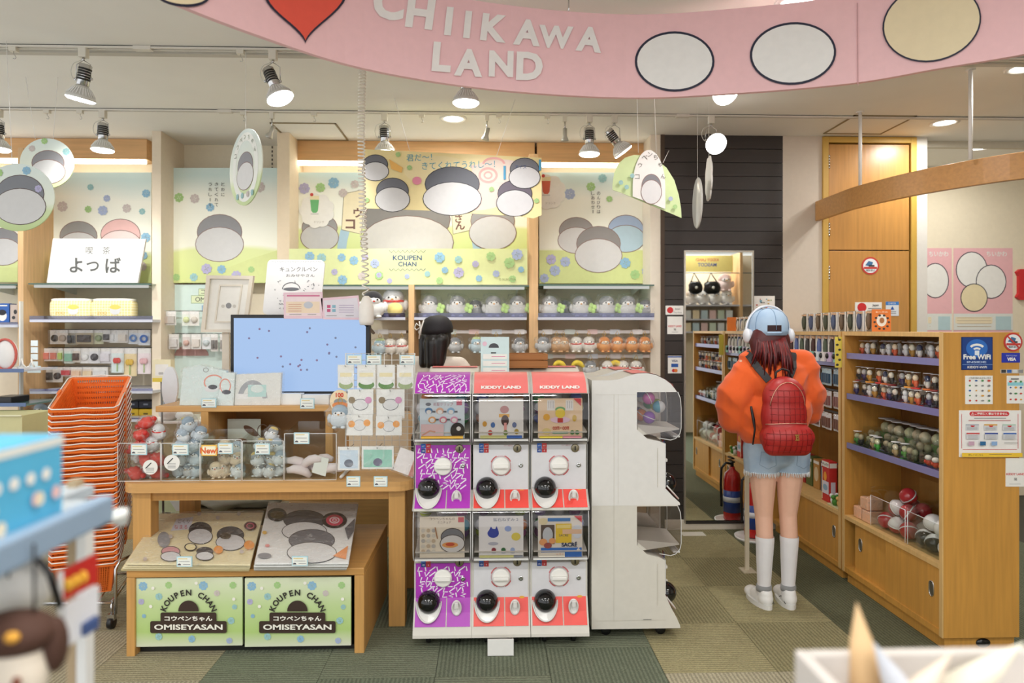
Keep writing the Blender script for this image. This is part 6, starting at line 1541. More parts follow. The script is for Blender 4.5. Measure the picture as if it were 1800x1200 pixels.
# ================================================================== CAPSULE MACHINES
MW = .276
WB = M('#dedcd8', .32, coat=.2); WS = M('#d3cfc5', .35)
tierU = [(0, .653), (.43, .653), (.428, .665), (.395, .695), (.358, .735), (.358, .95), (.33, .962), (.27, .975), (.22, 1.02), (.22, 1.20), (.415, 1.20), (.405, 1.215), (.385, 1.24), (.355, 1.262), (.315, 1.282), (.27, 1.292), (.22, 1.29), (.17, 1.276), (.13, 1.262), (.09, 1.258), (0, 1.258)]
tierL = [(0, .057), (.432, .057), (.430, .07), (.415, .105), (.385, .16), (.358, .22), (.358, .385), (.33, .40), (.27, .415), (.22, .46), (.22, .648), (.42, .648), (.42, .653), (0, .653)]
def bubble(zb, zt):
    # (t, z) outline of the clear front
    return [(.222, zt), (.42, zt), (.432, zt-.03), (.437, zt-.08), (.437, zb+.06), (.43, zb+.03), (.41, zb+.008), (.385, zb), (.33, zb+.01), (.27, zb+.03), (.222, zb+.07)]
BUB = M('#e2dfdf', .05, kind='acrylic', bump=.07)
CAPC = ['#8a4fb0', '#4f9fb5', '#c75aa8', '#e0802c', '#b9cf3a', '#5a6fd0', '#7a2f74', '#3aa55a', '#c9a03a']
def machine(label, hcol, body, red, capseed, header_text='KIDDY LAND', cards=(None, None), purple=False, capsules=True):
    t = thing('capsule_machine', label, 'vending machine')
    f2 = lambda pl: [(-a, z) for a, z in pl]
    sh = MB(); sh.prism(f2(tierU), -MW/2, MW/2, WS, 'x').prism(f2(tierL), -MW/2, MW/2, WS, 'x').build('body_shell', t)
    for s in (-1, 1): MB().prism(f2(tierU[:]), s*MW/2-.004 if s > 0 else -MW/2-.001, s*MW/2+.001 if s > 0 else -MW/2+.004, WB, 'x').build('side_trim', t)
    for z0, z1 in ((.735, .95), (.22, .385)): fp = MB().box(-MW/2+.008, -.3625, z0, MW/2-.008, -.359, z1, body).build('front_panel', t)
    # header
    hp = [(.2, 1.2895), (.27, 1.2935), (.315, 1.2835), (.355, 1.2635), (.385, 1.2415), (.405, 1.2165), (.4155, 1.202)]
    mb = MB(); vs = []
    for a, z in hp: vs += [(-MW/2+.01, -a-.002, z+.001), (MW/2-.01, -a-.002, z+.001)]
    mb.add(vs, [(2*i, 2*i+1, 2*i+3, 2*i+2) for i in range(len(hp)-1)], hcol, smooth=True); hd = mb.build('header_panel', t)
    p0 = Vector((0, -.4185, 1.2135)); up = Vector((0, .012, .0225)).normalized(); nn = Vector((0, -.9, .45)).normalized()
    hf = lambda a, b: Vector((a, -.402, 1.226))+up*(-b)+Vector((0, -.0035, .0035))
    if header_text:
        d = Deco(hf, nn, .0002, .001); d.text(header_text, 0, 0, .0155, PAPER, bold=.05, width=.19); d.build('header_lettering', hd)
    # flare
    if red:
        for pl in (((.3605, .735), (.396, .694), (.4285, .664)), ((.3605, .219), (.386, .158), (.4165, .104))):
            for xa, xb in ((-MW/2+.008, -.005+.02), (.02, MW/2-.008)):
                vs = []; mb = MB()
                for a, z in pl: vs += [(xa, -a-.002, z+.001), (xb, -a-.002, z+.001)]
                mb.add(vs, [(0, 1, 3, 2), (2, 3, 5, 4)], red); mb.build('lower_panel', t)
    for tier, (z_b, z_t) in enumerate(((.967, 1.20), (.407, .647))):
        bp_ = bubble(z_b, z_t); n = len(bp_)
        vs = [(-MW/2+.004, -a, z) for a, z in bp_]+[(MW/2-.004, -a, z) for a, z in bp_]
        mb = MB(); mb.add(vs, [(i, i+1, n+i+1, n+i) for i in range(1, n-1)], BUB, smooth=True); mb.add(vs, [tuple(range(n)), tuple(range(2*n-1, n-1, -1))], BUB); bub = mb.build('clear_hood', t)
        mb = MB(); pts = [(-MW/2+.004, -a, z) for a, z in bp_]; mb.tube(pts[1:9], .0022, M('#cfcfcd', .3), 5); mb.tube([(MW/2-.004, -a, z) for a, z in bp_][1:9], .0022, M('#cfcfcd', .3), 5)
        mb.box(-MW/2+.01, -.432, z_b+.012, MW/2-.01, -.40, z_b+.02, M('#d9d9d6', .3)); mb.build('hood_edge', t)
        MB().prism([(-.225, z_b+.075), (-.43, z_b+.055), (-.43, z_b+.05), (-.225, z_b+.02)], -MW/2+.012, MW/2-.012, WS, 'x').build('tray', t)
        q = random.Random(capseed+tier)
        if capsules is True or capsules == tier+1:
            for k in range(9):
                r = .031; x = (-.09, 0, .09)[k % 3]+q.uniform(-.008, .008); y = -.27-.06*((k//3) % 2)-.02*q.random(); z = z_b+.105+.052*(k//3)
                if z > z_t-.034: z = z_t-.034
                c = [c_ for c_ in CAPC if c_[1] not in 'd' and c_ != '#cfd9df'][(k*3+capseed+tier) % 8]
                mb = MB(); Tm = Matrix.Translation((x, y, z)) @ Matrix.Rotation(q.uniform(0, 3), 4, 'X')
                mb.lathe([(r*math.sin(a), -r*math.cos(a)) for a in [PI/2*i/5 for i in range(6)]], M(c, .15), 12, T=Tm)
                mb.lathe([(r*math.sin(a), -r*math.cos(a)) for a in [PI/2+PI/2*i/5 for i in range(6)]], M('#dfe2e4' if k % 4 == 3 else c, .1), 12, T=Tm)
                mb.lathe([(r+.0012, -.002), (r+.0012, .002)], M('#e9e9e9'), 12, T=Tm)
                mb.build('capsule', bub)
        card = cards[tier]
        if card:
            cw = .105; zc0, zc1 = z_b+.025, z_t-.022
            MB().box(-cw, -.424, zc0, cw, -.421, zc1, card[0]).build('display_card', t)
            sc = (zc1-zc0)/72
            d = Deco(lambda a, b, sc=sc, m_=(zc0+zc1)/2: Vector((a*sc, -.424, m_-b*sc))); card[1](d); d.build('card_print', t)
        # controls
        zd, zc_, zk, zs, xr_ = ((.85, .745, .945, .862, .71), (.317, .205, .40, .32, .19))[tier]
        yb_ = -.362
        mb = MB(); Td = Matrix.Translation((0, yb_, zd)) @ Matrix.Rotation(PI/2, 4, 'X')
        mb.lathe([(.043, 0), (.043, .012), (.039, .018), (0, .018)], M('#eceae4', .3), 28, T=Td)
        mb.box(-.036, yb_-.034, zd-.008, .036, yb_-.016, zd+.008, M('#efede8', .3), T=Matrix.Translation((0, 0, zd)) @ Matrix.Rotation(.5, 4, 'Y') @ Matrix.Translation((0, 0, -zd)) if False else None)
        mb.build('turn_knob', t, bevel=.003)
        if not purple:
            d = Deco(lambda a, b: Vector((a, yb_-.001, zd-b))); 
            for k in range(4): a0 = k*PI/2+.35; d.ring(0, 0, .052, .052, .0035, M('#c94a4a'), 10, a0, a0+.8)
            d.ring(0, 0, .0475, .0475, .0012, M('#c94a4a'), 28); d.build('knob_marks', t)
        xo = -.067
        mb = MB(); Tc = Matrix.Translation((xo, yb_-.002, zc_)) @ Matrix.Rotation(PI/2, 4, 'X')
        mb.ell((xo, -.372, zc_), (.053, .058, .053), M('#0e0e10', .12, spec=.7), 28, 18); mb.build('outlet_door', t)
        mb = MB(); pts = []
        for k in range(17): a = PI+PI*k/16; pts.append((xo+.060*math.cos(a), yb_-.022-.030*math.sin(-a+PI)*0-.03*abs(math.sin(a)), zc_+.076*math.sin(a)*1.0))
        vs = []; 
        for p in pts: vs += [p, (p[0]*.0+xo+(p[0]-xo)*.80, p[1]-.012, zc_+(p[2]-zc_)*.70)]
        mb.add(vs, [(2*i, 2*i+2, 2*i+3, 2*i+1) for i in range(16)], WB, smooth=True)
        cp = [(xo+.059*math.cos(a), -(.3675+.072*abs(math.sin(a))) if tier == 0 else -(.3665+.058*abs(math.sin(a))), zc_-.078*abs(math.sin(a))) for a in [PI*k/20 for k in range(21)]]
        mb = MB(); mb.add([(xo, -.369, zc_)]+cp, [(0, i+2, i+1) for i in range(20)], WB); mb.tube(cp, .004, WB, 6); mb.build('outlet_cup', t)
        mb = MB(); Tk = Matrix.Translation((.078, yb_, zk-.012)) @ Matrix.Rotation(PI/2, 4, 'X'); mb.lathe([(.020, 0), (.020, .004), (.016, .006), (0, .006)], M('#8d846c', .35, .7), 20, T=Tk); mb.box(.075, yb_-.0075, zk-.022, .081, yb_-.006, zk-.002, BLACK); mb.build('coin_slot', t)
        Tk = Matrix.Translation((.095, yb_, zs-.01)) @ Matrix.Rotation(PI/2, 4, 'X'); MB().lathe([(.011, 0), (.011, .006), (.005, .004), (0, .004)], STEEL, 16, T=Tk).build('lock', t)
        mb = MB(); mb.lathe([(.023, 0), (.025, .008), (.019, .012), (.015, .004), (0, .002)], WB, 20, T=Matrix.Translation((.066, yb_-.030, xr_-.005)) @ Matrix.Scale(1.55, 4, (0, 0, 1)) @ Matrix.Rotation(PI/2, 4, 'X')); mb.box(.057, yb_-.06, xr_+.0, .075, yb_-.03, xr_+.028, WB); mb.build('return_chute', t, bevel=.002)
        d = Deco(lambda a, b: Vector((a, yb_-.0008, zk-b)))
        d.rect(-.105, -.012, -.083, .011, M('#2b62b8')); d.rect(-.0815, -.012, -.059, .011, M('#cf3a3a')); d.rect(-.105, .0125, -.083, .032, M('#15418f')); d.rect(-.0815, .0125, -.059, .032, M('#b32f33'))
        d.text('6才', -.094, -.001, .008, PAPER); d.text('8才', -.07, -.001, .008, PAPER); d.text('1回', -.094, .022, .008, PAPER); d.text('↓', -.07, .022, .008, PAPER)
        if not purple: d.text('コイン投入口', .035, -.002, .007, M('#b85a55')); d.ell(.10, .215 if tier == 0 else .18, .013, .006, M('#efb348')); d.text('100円', .095, .024, .004, M('#c98f8f'))
        d.build('stickers', t)
        if purple:
            d = Deco(lambda a, b: Vector((a, -.3625, b)), step=.00001, base=.0006); q = random.Random(11+tier); WP = M('#efe8f2')
            za, zb2 = ((.737, .948), (.222, .383))[tier]
            def strokes(za, zb2, d):
                y = za+.012
                while y < zb2-.008:
                    x = -MW/2+.014+q.uniform(0, .02)
                    while x < MW/2-.03:
                        k = q.choice('LVZI/'); w_, h_ = .022, .021; lw = .0056
                        P_ = {'L': [(0, h_), (0, 0), (w_, 0)], 'V': [(0, h_), (w_/2, 0), (w_, h_)], 'Z': [(0, h_), (w_, h_*.7), (0, .2*h_), (w_, 0)], 'I': [(0, h_), (w_*.5, 0)], '/': [(0, 0), (w_, h_)]}[k]
                        pts = [(x+a+.35*b, y+b-h_/2) for a, b in P_]
                        if max(p[1] for p in pts) < zb2 and min(p[1] for p in pts) > za and max(p[0] for p in pts) < MW/2-.009: d.line(pts, lw, WP)
                        x += w_+.006
                    y += .025
            strokes(za, zb2, d); d.build('pattern_print', fp)
            if tier == 0:
                d = Deco(lambda a, b: Vector((a, -hpt(b)[0]-.002, hpt(b)[1]+.001)), nn, step=.00002, base=.001); strokes(0.004, .13, d); d.build('pattern_print', hd)
    for x in (-.07, .07):
        for y in (-.35, -.08): MB().lathe([(0, -.01), (.025, -.01), (.027, 0), (.025, .01), (0, .01)], M('#121212', .5), 14, T=Matrix.Translation((x, y, .028)) @ Matrix.Rotation(PI/2, 4, 'Y')).box(x-.014, y-.02, .04, x+.014, y+.02, .057, BLACK).build('caster', t)
    return t
_hp = [(.4155, 1.202), (.405, 1.2165), (.385, 1.2415), (.355, 1.2635), (.315, 1.2835), (.27, 1.2935), (.2, 1.2895)]
_hl = [0]
for i in range(1, len(_hp)): _hl.append(_hl[-1]+math.hypot(_hp[i][0]-_hp[i-1][0], _hp[i][1]-_hp[i-1][1]))
def hpt(s):
    for i in range(len(_hl)-1):
        if s <= _hl[i+1]:
            t = (s-_hl[i])/(_hl[i+1]-_hl[i]); return (_hp[i][0]+t*(_hp[i+1][0]-_hp[i][0]), _hp[i][1]+t*(_hp[i+1][1]-_hp[i][1]))
    return _hp[-1]
def cA(d):
    d.text('前髪クリップ', 2, -26, 6, M('#b05a6a'), width=36); d.rect(26, -34, 36, -24, M('#cf5a77')); d.ell(-25, -26, 5, 3, M('#5d6068'))
    for k, c in enumerate(('#4a7fb0', '#e6b08a', '#7fb5dc')): d.ell(-24+k*20, -14, 7, 6, M(c)); d.rect(-18+k*20, -14, -12+k*20, -11, INK); d.ell(-24+k*20, -12, 4.5, 4, PAPER)
    for k, c in enumerate(('#e8a13f', '#d96a80', '#e08fb0')): d.ell(-18+k*20, 2, 7, 6, M(c)); d.rect(-12+k*20, 0, -6+k*20, 3, INK); d.ell(-18+k*20, 3, 4.5, 4, PAPER)
    d.rect(-38, 10, 3, 34, M('#eecfd0')); d.line([(-36, 30), (-22, 22), (-12, 24)], 3, M('#e0a890')); d.ell(28, 22, 13, 15, M('#2a1c1c')); d.ell(30, 18, 4, 4, PAPER); d.rect(-38, 31, 38, 36, M('#e3b23f'))
def cB(d):
    d.text('アイス ソーダ', -4, -31, 4, GRY); d.ell(6, -16, 8, 7, M('#c98f8c')); d.rect(-4, -8, 15, -2, M('#efb43a')); d.ell(7, 4, 7, 10, M('#4a2b24')); d.rect(5, 8, 10, 22, M('#efa7a0'))
    for x, y, c in ((-30, 10, '#d9a23a'), (-15, 12, '#4a76b5'), (24, 12, '#6f7fa8'), (-20, 26, '#c9453a'), (8, 26, '#7a8f4a'), (28, 24, '#b59a3a')): d.ell(x, y, 4, 5, M(c))
    d.rect(-38, 31, 38, 36, M('#d7d58a')); d.rect(10, 31, 38, 36, M('#2f62b8'))
def cC(d):
    for x in (-1, 1): d.rect(x*17-7, -33, x*17+7, -14, PAPER); [d.line([(x*17-4+k*4, -31), (x*17-4+k*4, -18)], .7, GRY) for k in range(3)]
    d.ell(0, 3, 18, 6, M('#ecd0e2')); d.ell(0, -16, 9, 5, M('#5aa34a')); d.ell(0, -9, 9, 9, M('#f2d94a')); d.rect(-5, 0, 5, 8, M('#c9302a')); d.ell(-25, -2, 6, 6, M('#efb43a')); d.ell(26, 0, 4, 6, M('#d9b43a')); d.ell(-25, 24, 8, 6, M('#e6d28a')); d.ell(22, 26, 4, 4, M('#3f7a3f')); d.ell(31, 26, 4, 4, M('#3f7a3f'))
    d.text('COTI・COTI', 1, 18, 6, M('#c23a2a'), bold=.05, width=30); d.rect(-14, 24, 14, 28, M('#5aa98a')); d.poly([(24, -36), (38, -36), (38, -22)], M('#d9303f')); d.rect(-38, 32, 4, 36, M('#e6d04a')); d.rect(5, 32, 38, 36, M('#d98f9a'))
def cD(d):
    d.text('コウペンちゃんの', 0, -32, 5, BRN, width=44); d.text('ミニチュア', 4, -26, 4, BRN); d.rect(28, -35, 38, -26, M('#cf3a3f'))
    for r in range(5):
        for c in range(3): d.ell(-33+c*9, -12+r*9, 3.4, 3.4, M(('#d8d3c5', '#c9b59a', '#b9b6b0')[(r+c) % 3]))
    d.stones(18, 6, 22, '#77787e', '#dad9d6', '#4a3a35'); d.ell(14, 13, 14, 5, M('#e6a35a')); d.ell(14, 12, 8, 3, M('#c9502f')); d.line([(-12, -18), (-8, 2)], 2, M('#a97a52'))
def cE(d):
    d.text('鉱石ねずみ 2', 8, -30, 6, M('#5f6a86'), width=44); BB = M('#2f3fa8'); d.ell(-14, -6, 10, 8, BB); d.poly([(-23, -8), (-18, -18), (-12, -10), (-8, -19), (-4, -8)], BB); d.ell(12, -14, 6, 5, M('#9ab0e3')); d.ell(26, 0, 8, 7, M('#e6d45a')); d.ell(-14, 12, 9, 3, M('#b9bcc9'))
    for x, c in ((-13, '#8f2a3a'), (4, '#2f6a3a'), (20, '#9fb4d9')): d.ell(x, 23, 4, 4, M(c)); d.ell(x, 28, 4, 1.5, M('#c9ccd4'))
    d.rect(-38, 32, 38, 36, M('#d7d58a')); d.rect(22, 32, 38, 36, M('#8a8f99'))
def cF(d):
    d.rect(-34, -20, -10, 14, M('#5a4a40')); d.ell(-22, -2, 9, 14, M('#c9cfd4')); d.rect(-22, -32, 18, -26, M('#4a86c9')); d.ell(-30, -26, 8, 6, M('#efe3b8')); d.rect(-8, -22, 20, 12, M('#f2cf3a')); d.rect(-6, -20, 18, -14, M('#f7e38a')); d.text('SACRÉ', 6, -2, 5, M('#1f3a6a')); d.ell(30, -8, 9, 12, M('#dfe6ee')); d.rect(4, -12, 38, -4, M('#efc9a8'))
    d.rect(-34, 20, 38, 36, M('#2f72c9')); d.text('SACRÉ', 16, 14, 9, M('#1a2f5a'), bold=.04); d.text('2', 32, 20, 9, PAPER, bold=.03); d.ell(-30, 10, 7, 6, M('#efa86a')); d.ell(-14, 8, 6, 5, M('#efa86a')); d.ell(-22, 16, 7, 5, M('#a8504a')); d.rect(-38, 28, 8, 36, M('#efe9d9')); d.text('レモン', 0, 31, 3.5, ORG); d.poly([(24, -36), (38, -36), (38, -24)], M('#d9303f'))
PUR = M('#b03ab8', .35); PNK = M('#ee7f7c', .3); REDP = M('#ee5148', .35); PANEL = M('#dad9dc', .35)
YM = 3.205+.432
xs_ = [PX(777, 3.205), PX(881, 3.205), PX(985, 3.205)]
m1 = machine('purple patterned two-tier capsule machine beside the display table', PUR, PUR, PUR, 1, None, ((M('#dcebf2', .4), cA), (M('#efe5cf', .4), cD)), purple=True)
m2 = machine('pink-topped white capsule machine in the middle of the front row', PNK, PANEL, REDP, 3, 'KIDDY LAND', ((M('#f0efe9', .4), cB), (M('#f1f0ee', .4), cE)))
m3 = machine('pink-topped capsule machine with the peach and yellow cards', PNK, PANEL, REDP, 5, 'KIDDY LAND', ((M('#f4d9b4', .4), cC), (M('#efe9dd', .4), cF)))
for m_, x in zip((m1, m2, m3), xs_): m_.location = (x, YM, 0)
m4 = machine('white capsule machine turned sideways, showing its long blank side', PNK, PANEL, REDP, 8, 'KIDDY LAND', (None, None), capsules=1)
m4.location = (PX(1040, 3.28), 3.28+MW/2, 0); m4.rotation_euler = (0, 0, PI/2)
d = Deco(lambda a, b: Vector((-MW/2-.001, -a, b)), (-1, 0, 0)); LG = M('#c9c4b8')
d.line([(.108, .09), (.108, 1.19)], .0018, LG); d.line([(.128, .66), (.128, 1.19)], .0012, LG); d.line([(.02, 1.188), (.22, 1.188)], .0012, LG); d.line([(.02, .098), (.36, .098)], .0012, LG); d.line([(.32, .74), (.32, .93)], .003, LG); d.line([(.32, .17), (.32, .37)], .003, LG); d.line([(.25, .102), (.29, .102)], .003, GREYM)
d.build('panel_seams', m4)
# rear row (backs turned)
m5 = machine('rear capsule machine with its back to the purple one, only its top showing', PNK, PANEL, REDP, 9, None, (None, None), capsules=False)
m5.location = (PX(800, 3.9), YM+.02, 0); m5.rotation_euler = (0, 0, PI); dup_cache(m5)
m6 = dup(m5, (PX(893, 3.9), YM+.02, 0), PI, label='rear capsule machine under the wooden crate'); m7 = dup(m5, (PX(972, 3.9), YM+.02, 0), PI, label='rear capsule machine beyond the crate, its pink top showing')
m8 = dup(m5, (PX(1040, 3.28)-.03, 3.28+MW*1.5+.03, 0), PI/2, label='second sideways capsule machine directly behind the white sided one')
# wooden crate on the rear machine
Yk_ = 3.80; zt_ = 1.262; wc = thing('wooden_crate', 'dark-stained open wooden crate on top of the rear machines', 'crate')
cx0, cx1 = PX(888, Yk_), PX(963, Yk_); CW = M('#a5682f', .5, kind='wood', scale=31); zk1 = PZ(920, 622, Yk_); zk0 = 1.295
for zz0, zz1 in ((zk0, (zk0+zk1)/2-.003), ((zk0+zk1)/2+.003, zk1)):
    MB().box(cx0, Yk_, zz0, cx1, Yk_+.012, zz1, CW).build('front_slat', wc, bevel=.002); MB().box(cx0, Yk_+.2, zz0, cx1, Yk_+.212, zz1, CW).build('back_slat', wc, bevel=.002)
    for x in (cx0, cx1-.012): MB().box(x, Yk_+.012, zz0, x+.012, Yk_+.2, zz1, CW).build('end_slat', wc, bevel=.002)
MB().box(cx0, Yk_, zk0-.006, cx1, Yk_+.212, zk0, CW).build('base_board', wc)
Y = 3.74; o = board(845, 592, 895, 654, Y, M('#cfe4e6', .4), 'leaflet_stand', .012); tag(o, 'pale blue information stand with three white panels on the machines', 'sign')
d = Deco(plane(Y)); d.ell(868, 611, 9, 8, M('#46474e'), a0=PI, a1=2*PI); d.rect(863, 619, 872, 621, INK)
for k in range(3): d.rect(849, 622+k*12, 891, 631+k*12, PAPER); d.rect(864, 626+k*12, 888, 627+k*12, PR)
d.ell(852, 604, 4, 4, M('#e3c0d0')); d.build('print', o)
MB().box(P(870, 654, Y).x-.06, Y, 1.294, P(870, 654, Y).x+.06, Y+.05, 1.30, ACR).build('base', o); MB().box(P(870, 654, Y).x-.05, Y+.002, 1.295, P(870, 654, Y).x+.05, Y+.01, PZ(870, 652, Y), M('#cfe4e6', .4)).build('lower_edge', o)
# white tray under machine 2
tr = thing('white_bin', 'small open white bin on the carpet under the middle machine', 'bin'); x0, x1 = PX(857, 3.14), PX(903, 3.14)
mb = MB(); mb.box(x0, 3.14, 0, x1, 3.145, .078, WHITE).box(x0, 3.28, 0, x1, 3.285, .05, WHITE).box(x0, 3.145, 0, x0+.004, 3.28, .05, WHITE).box(x1-.004, 3.145, 0, x1, 3.28, .05, WHITE).box(x0, 3.14, 0, x1, 3.285, .004, WHITE)
mb.build('tray_shell', tr, bevel=.001)
# ================================================================== SHELF UNITS ALONG THE AISLE
XU0, XU1 = 2.11, 2.475
UW = M('#d39a48', .42, kind='wood'); UL = M('#e0b878', .45, kind='wood'); PURL = M('#7f7fb0', .15, spec=.7)
def unit(y0, y1, label, shelves, plinth=.062, deck=.40):
    t = thing('shelf_unit', label, 'shelf unit', group='wooden shelf units along the aisle'); X0, X1 = XU0, XU1
    MB().box(X0, y0, plinth, X1, y0+.022, 1.49, UW).box(X0-.004, y0-.001, plinth, X0+.002, y0+.024, 1.492, UL).build('end_panel', t, bevel=.0015)
    MB().box(X0, y1-.022, plinth, X1, y1, 1.49, UW).box(X0-.004, y1-.024, plinth, X0+.002, y1+.001, 1.492, UL).build('end_panel', t, bevel=.0015)
    MB().box(X1-.02, y0+.022, plinth, X1, y1-.022, 1.49, M('#a8763a', .5, kind='wood')).build('back_panel', t)
    MB().box(X0+.0, y0+.022, 1.468, X1, y1-.022, 1.49, UL).build('top_board', t)
    MB().box(X0+.02, y0+.02, 0, X1-.01, y1-.02, plinth, UW).build('plinth', t)
    MB().box(X0, y0+.022, deck-.024, X1-.02, y1-.022, deck, UL).build('deck_board', t, bevel=.001)
    MB().box(X0, y0+.022, plinth, X1-.02, y1-.022, plinth+.03, UW).build('bottom_rail', t)
    ym = (y0+y1)/2
    for k, (a, b, xo) in enumerate(((y0+.022, ym+.02, .006), (ym-.02, y1-.10, .022))):
        d_ = MB().box(X0+xo, a, plinth+.03, X0+xo+.014, b, deck-.024, UW).build('sliding_door', t, bevel=.001)
        hy = a+.07 if k == 0 else b-.06; pts = []; hz = (plinth+deck)/2+.03
        for i in range(20):
            aa = 2*PI*i/20; pts.append((X0+xo-.001, hy+.017*math.cos(aa), hz+.036*(1 if math.sin(aa) > 0 else -1)*abs(math.sin(aa))**.5))
        MB().tube(pts, .003, STEEL, 6, closed=True).add([(X0+xo-.0008, p[1], p[2]) for p in pts], [tuple(range(20))], M('#6f6a5c', .4, .6)).build('recessed_handle', d_)
    for z in shelves:
        MB().box(X0+.02, y0+.024, z-.02, X1-.02, y1-.024, z, M('#8f90ad', .25)).box(X0+.012, y0+.024, z-.022, X0+.02, y1-.024, z+.012, PURL).build('shelf', t)
    return t
SH1 = (1.353, 1.113, .82)
unit(3.12, 4.03, 'wooden shelf unit whose sign-covered end panel faces the shop', SH1)
unit(4.05, 5.06, 'wooden shelf unit standing against the door wall, packed with hanging packs', (1.30,))
# vent in plinth
o = MB().lathe([(.0, 0), (.032, 0), (.034, .006), (0, .008)], BLACK, 20, T=Matrix.Translation((PX(1727, 3.14), 3.14, .032)) @ Matrix.Scale(.62, 4, (0, 0, 1)) @ Matrix.Rotation(PI/2, 4, 'X')).build('plinth_cap'); tag(o, 'black oval cap in the plinth under the sign-covered end panel', 'cap')
# end panel signs
Ye = 3.118
def f(d):
    d.poly(rr(1691.5, 593.5, 1743.5, 648.5, 2), M('#1a3f86', .4)); d.ell(1717, 612, 19, 16, M('#2f6fc4', .4))
    for k, (r, w) in enumerate(((17, 5), (9, 4))): d.ring(1717, 618, r, r*.85, w*.8, PAPER, 16, PI+.75, 2*PI-.75)
    d.rect(1713, 616, 1721, 624, M('#dfe8f2')); d.text('Free WiFi', 1717, 627, 9, PAPER, bold=.04, width=48); d.text('INSIDE', 1716, 636, 3.5, M('#b9cce8'), bold=.03, width=34); d.rect(1691, 640, 1744, 640.6, M('#8fb0dc')); d.text('KIDDY-WiFi', 1717, 645, 4, PAPER, bold=.02, width=34)
sheet(1690, 592, 1745, 650, Ye, M('#122f66', .4), 'dark blue free wireless sign on the end panel', f, 'sign', 'wifi_sign')
nophoto(1781, 601, 16.5, Ye-.001, 'round red no-photography sticker on the sign-covered end panel')
def f(d): d.text('TAP TO PAY', 1778, 625, 2.5, M('#c9d4ef')); d.text('VISA', 1778, 631, 6, PAPER, bold=.05)
sheet(1761, 620, 1793, 637, Ye, M('#2434a8', .4), 'blue card payment sticker under the round one', f, 'sticker', 'card_sticker')
def f(d):
    for k, c in enumerate(('#3a3a3a', '#2f5fa8', '#d9d9d9', '#8f8f8f')): d.rect(1760+k*10, 649.5, 1768+k*10, 655, M(c))
sheet(1759, 649, 1798, 656, Ye, M('#c9c0b2'), 'thin strip of card marks under the blue sticker', f, 'sticker', 'card_strip')
def grid_f(x0, y0, x1, y1, n, m, seed, hd=None, hdc=None, colors=('#c9453a', '#2f62a8', '#6f6f6f', '#4f8f5a', '#e0a23a', '#8a8a8a')):
    def f(d):
        q = random.Random(seed)
        if hdc: d.rect(x0+1, y0+(y1-y0)*.24, x1-1, y0+(y1-y0)*.36, M(hdc))
        for i in range(n):
            for j in range(m):
                x = x0+(x1-x0)*(i+.7)/(n+.4); y = y0+(y1-y0)*(j+1.0)/(m+.7); d.ell(x, y, q.uniform(1.6, 3), q.uniform(1.2, 2), M(q.choice(colors)), 8)
        if hd: d.text(hd, (x0+x1)/2, y0+4, 3.2, INK, width=(x1-x0)*.8)
        else: d.rect(x0+6, y0+5, x0+20, y0+6.5, INK); 
    return f
sheet(1697, 660, 1745, 710, Ye, PAPER, 'white rounded sheet of small round payment marks', grid_f(1697, 660, 1745, 710, 4, 5, 1, 'ご利用可能なお支払い方法'))
sheet(1770, 660, 1800, 709, Ye, PAPER, 'white payment sheet with a light blue band at the panel edge', grid_f(1770, 660, 1800, 709, 3, 4, 2, None, '#8fd0dc'))
def f(d):
    d.ring(1739, 759, 51, 36, .0, PAPER) if False else None
    d.poly(rr(1704, 723, 1774, 731, 4), M('#cf3038')); d.text('⚠ご使用頂く事はできません', 1739, 727, 5, PAPER, bold=.03, width=64)
    for a in ((1690, 727, 1690.7, 788), (1789, 727, 1789.7, 788), (1692, 789, 1787, 789.7)): d.rect(*a, RED)
    d.rect(1712, 734, 1768, 735.5, GRY); d.rect(1702, 738, 1776, 739.5, M('#c98f8f'))
    for j in range(2):
        for i in range(3):
            x = 1697+i*32; y = 745+j*15; d.rect(x, y, x+23, y+11, M('#d5d6da')); d.rect(x, y, x+23, y+2.5, M(('#b9bcc4', '#d9a95a', '#b9d3c4', '#c94a4a', '#2f4a9a', '#3f6ab8')[i+3*j]))
            if j == 0: d.ell(x+12, y+2.5, 4, 2.5, M('#cf3038'), 10, 0, 0, PI)
            for k in range(3): d.rect(x+2, y+5+k*2, x+20, y+5.6+k*2, GRY)
    for i in range(3): d.rect(1700+i*20, 775, 1710+i*20, 782, M(('#c9a5b9', '#2f6a9a', '#8fb0d9')[i])); 
    d.rect(1762, 777, 1786, 778, GRY); d.rect(1688, 795, 1794, 802, M('#f0c63a')); d.text('詳しくはこちら', 1712, 798.5, 3.5, INK); d.rect(1735, 797, 1775, 798, M('#a88f4a'))
sheet(1686, 721, 1795, 803, Ye, M('#f0eeeb', .4), 'large white notice of unusable vouchers with a yellow foot band', f)
def f(d): d.text('KIDDY LAND', 1785, 833, 4, RED, bold=.02, width=32); d.text('陽', 1785, 842, 5, INK); d.rect(1774, 850, 1794, 850.7, GRY)
sheet(1768, 805, 1800, 855, Ye, PAPER, 'white shop-name card low on the end panel', f)
# yellow strip signs on unit edges
for y_, lab in ((4.04, 'yellow black-dotted strip sign hung where the two shelf units meet'), (3.11, None)):
    if lab is None: continue
    x_ = XU0-.012; t = thing('strip_sign', lab, 'sign'); z0, z1 = 1.275, 1.46
    MB().box(x_-.03, y_-.003, z0, x_+.012, y_, z1, M('#e6d860', .4)).build('card', t)
    d = Deco(lambda a, b: Vector((x_-.009+a, y_-.003, 1.367-b)))
    for k in range(6): d.ell(-.008 if k % 2 else .006, -.075+k*.03, .009, .007, INK, 10)
    d.rect(-.004, -.09, .0, -.08, INK); d.build('print', t)
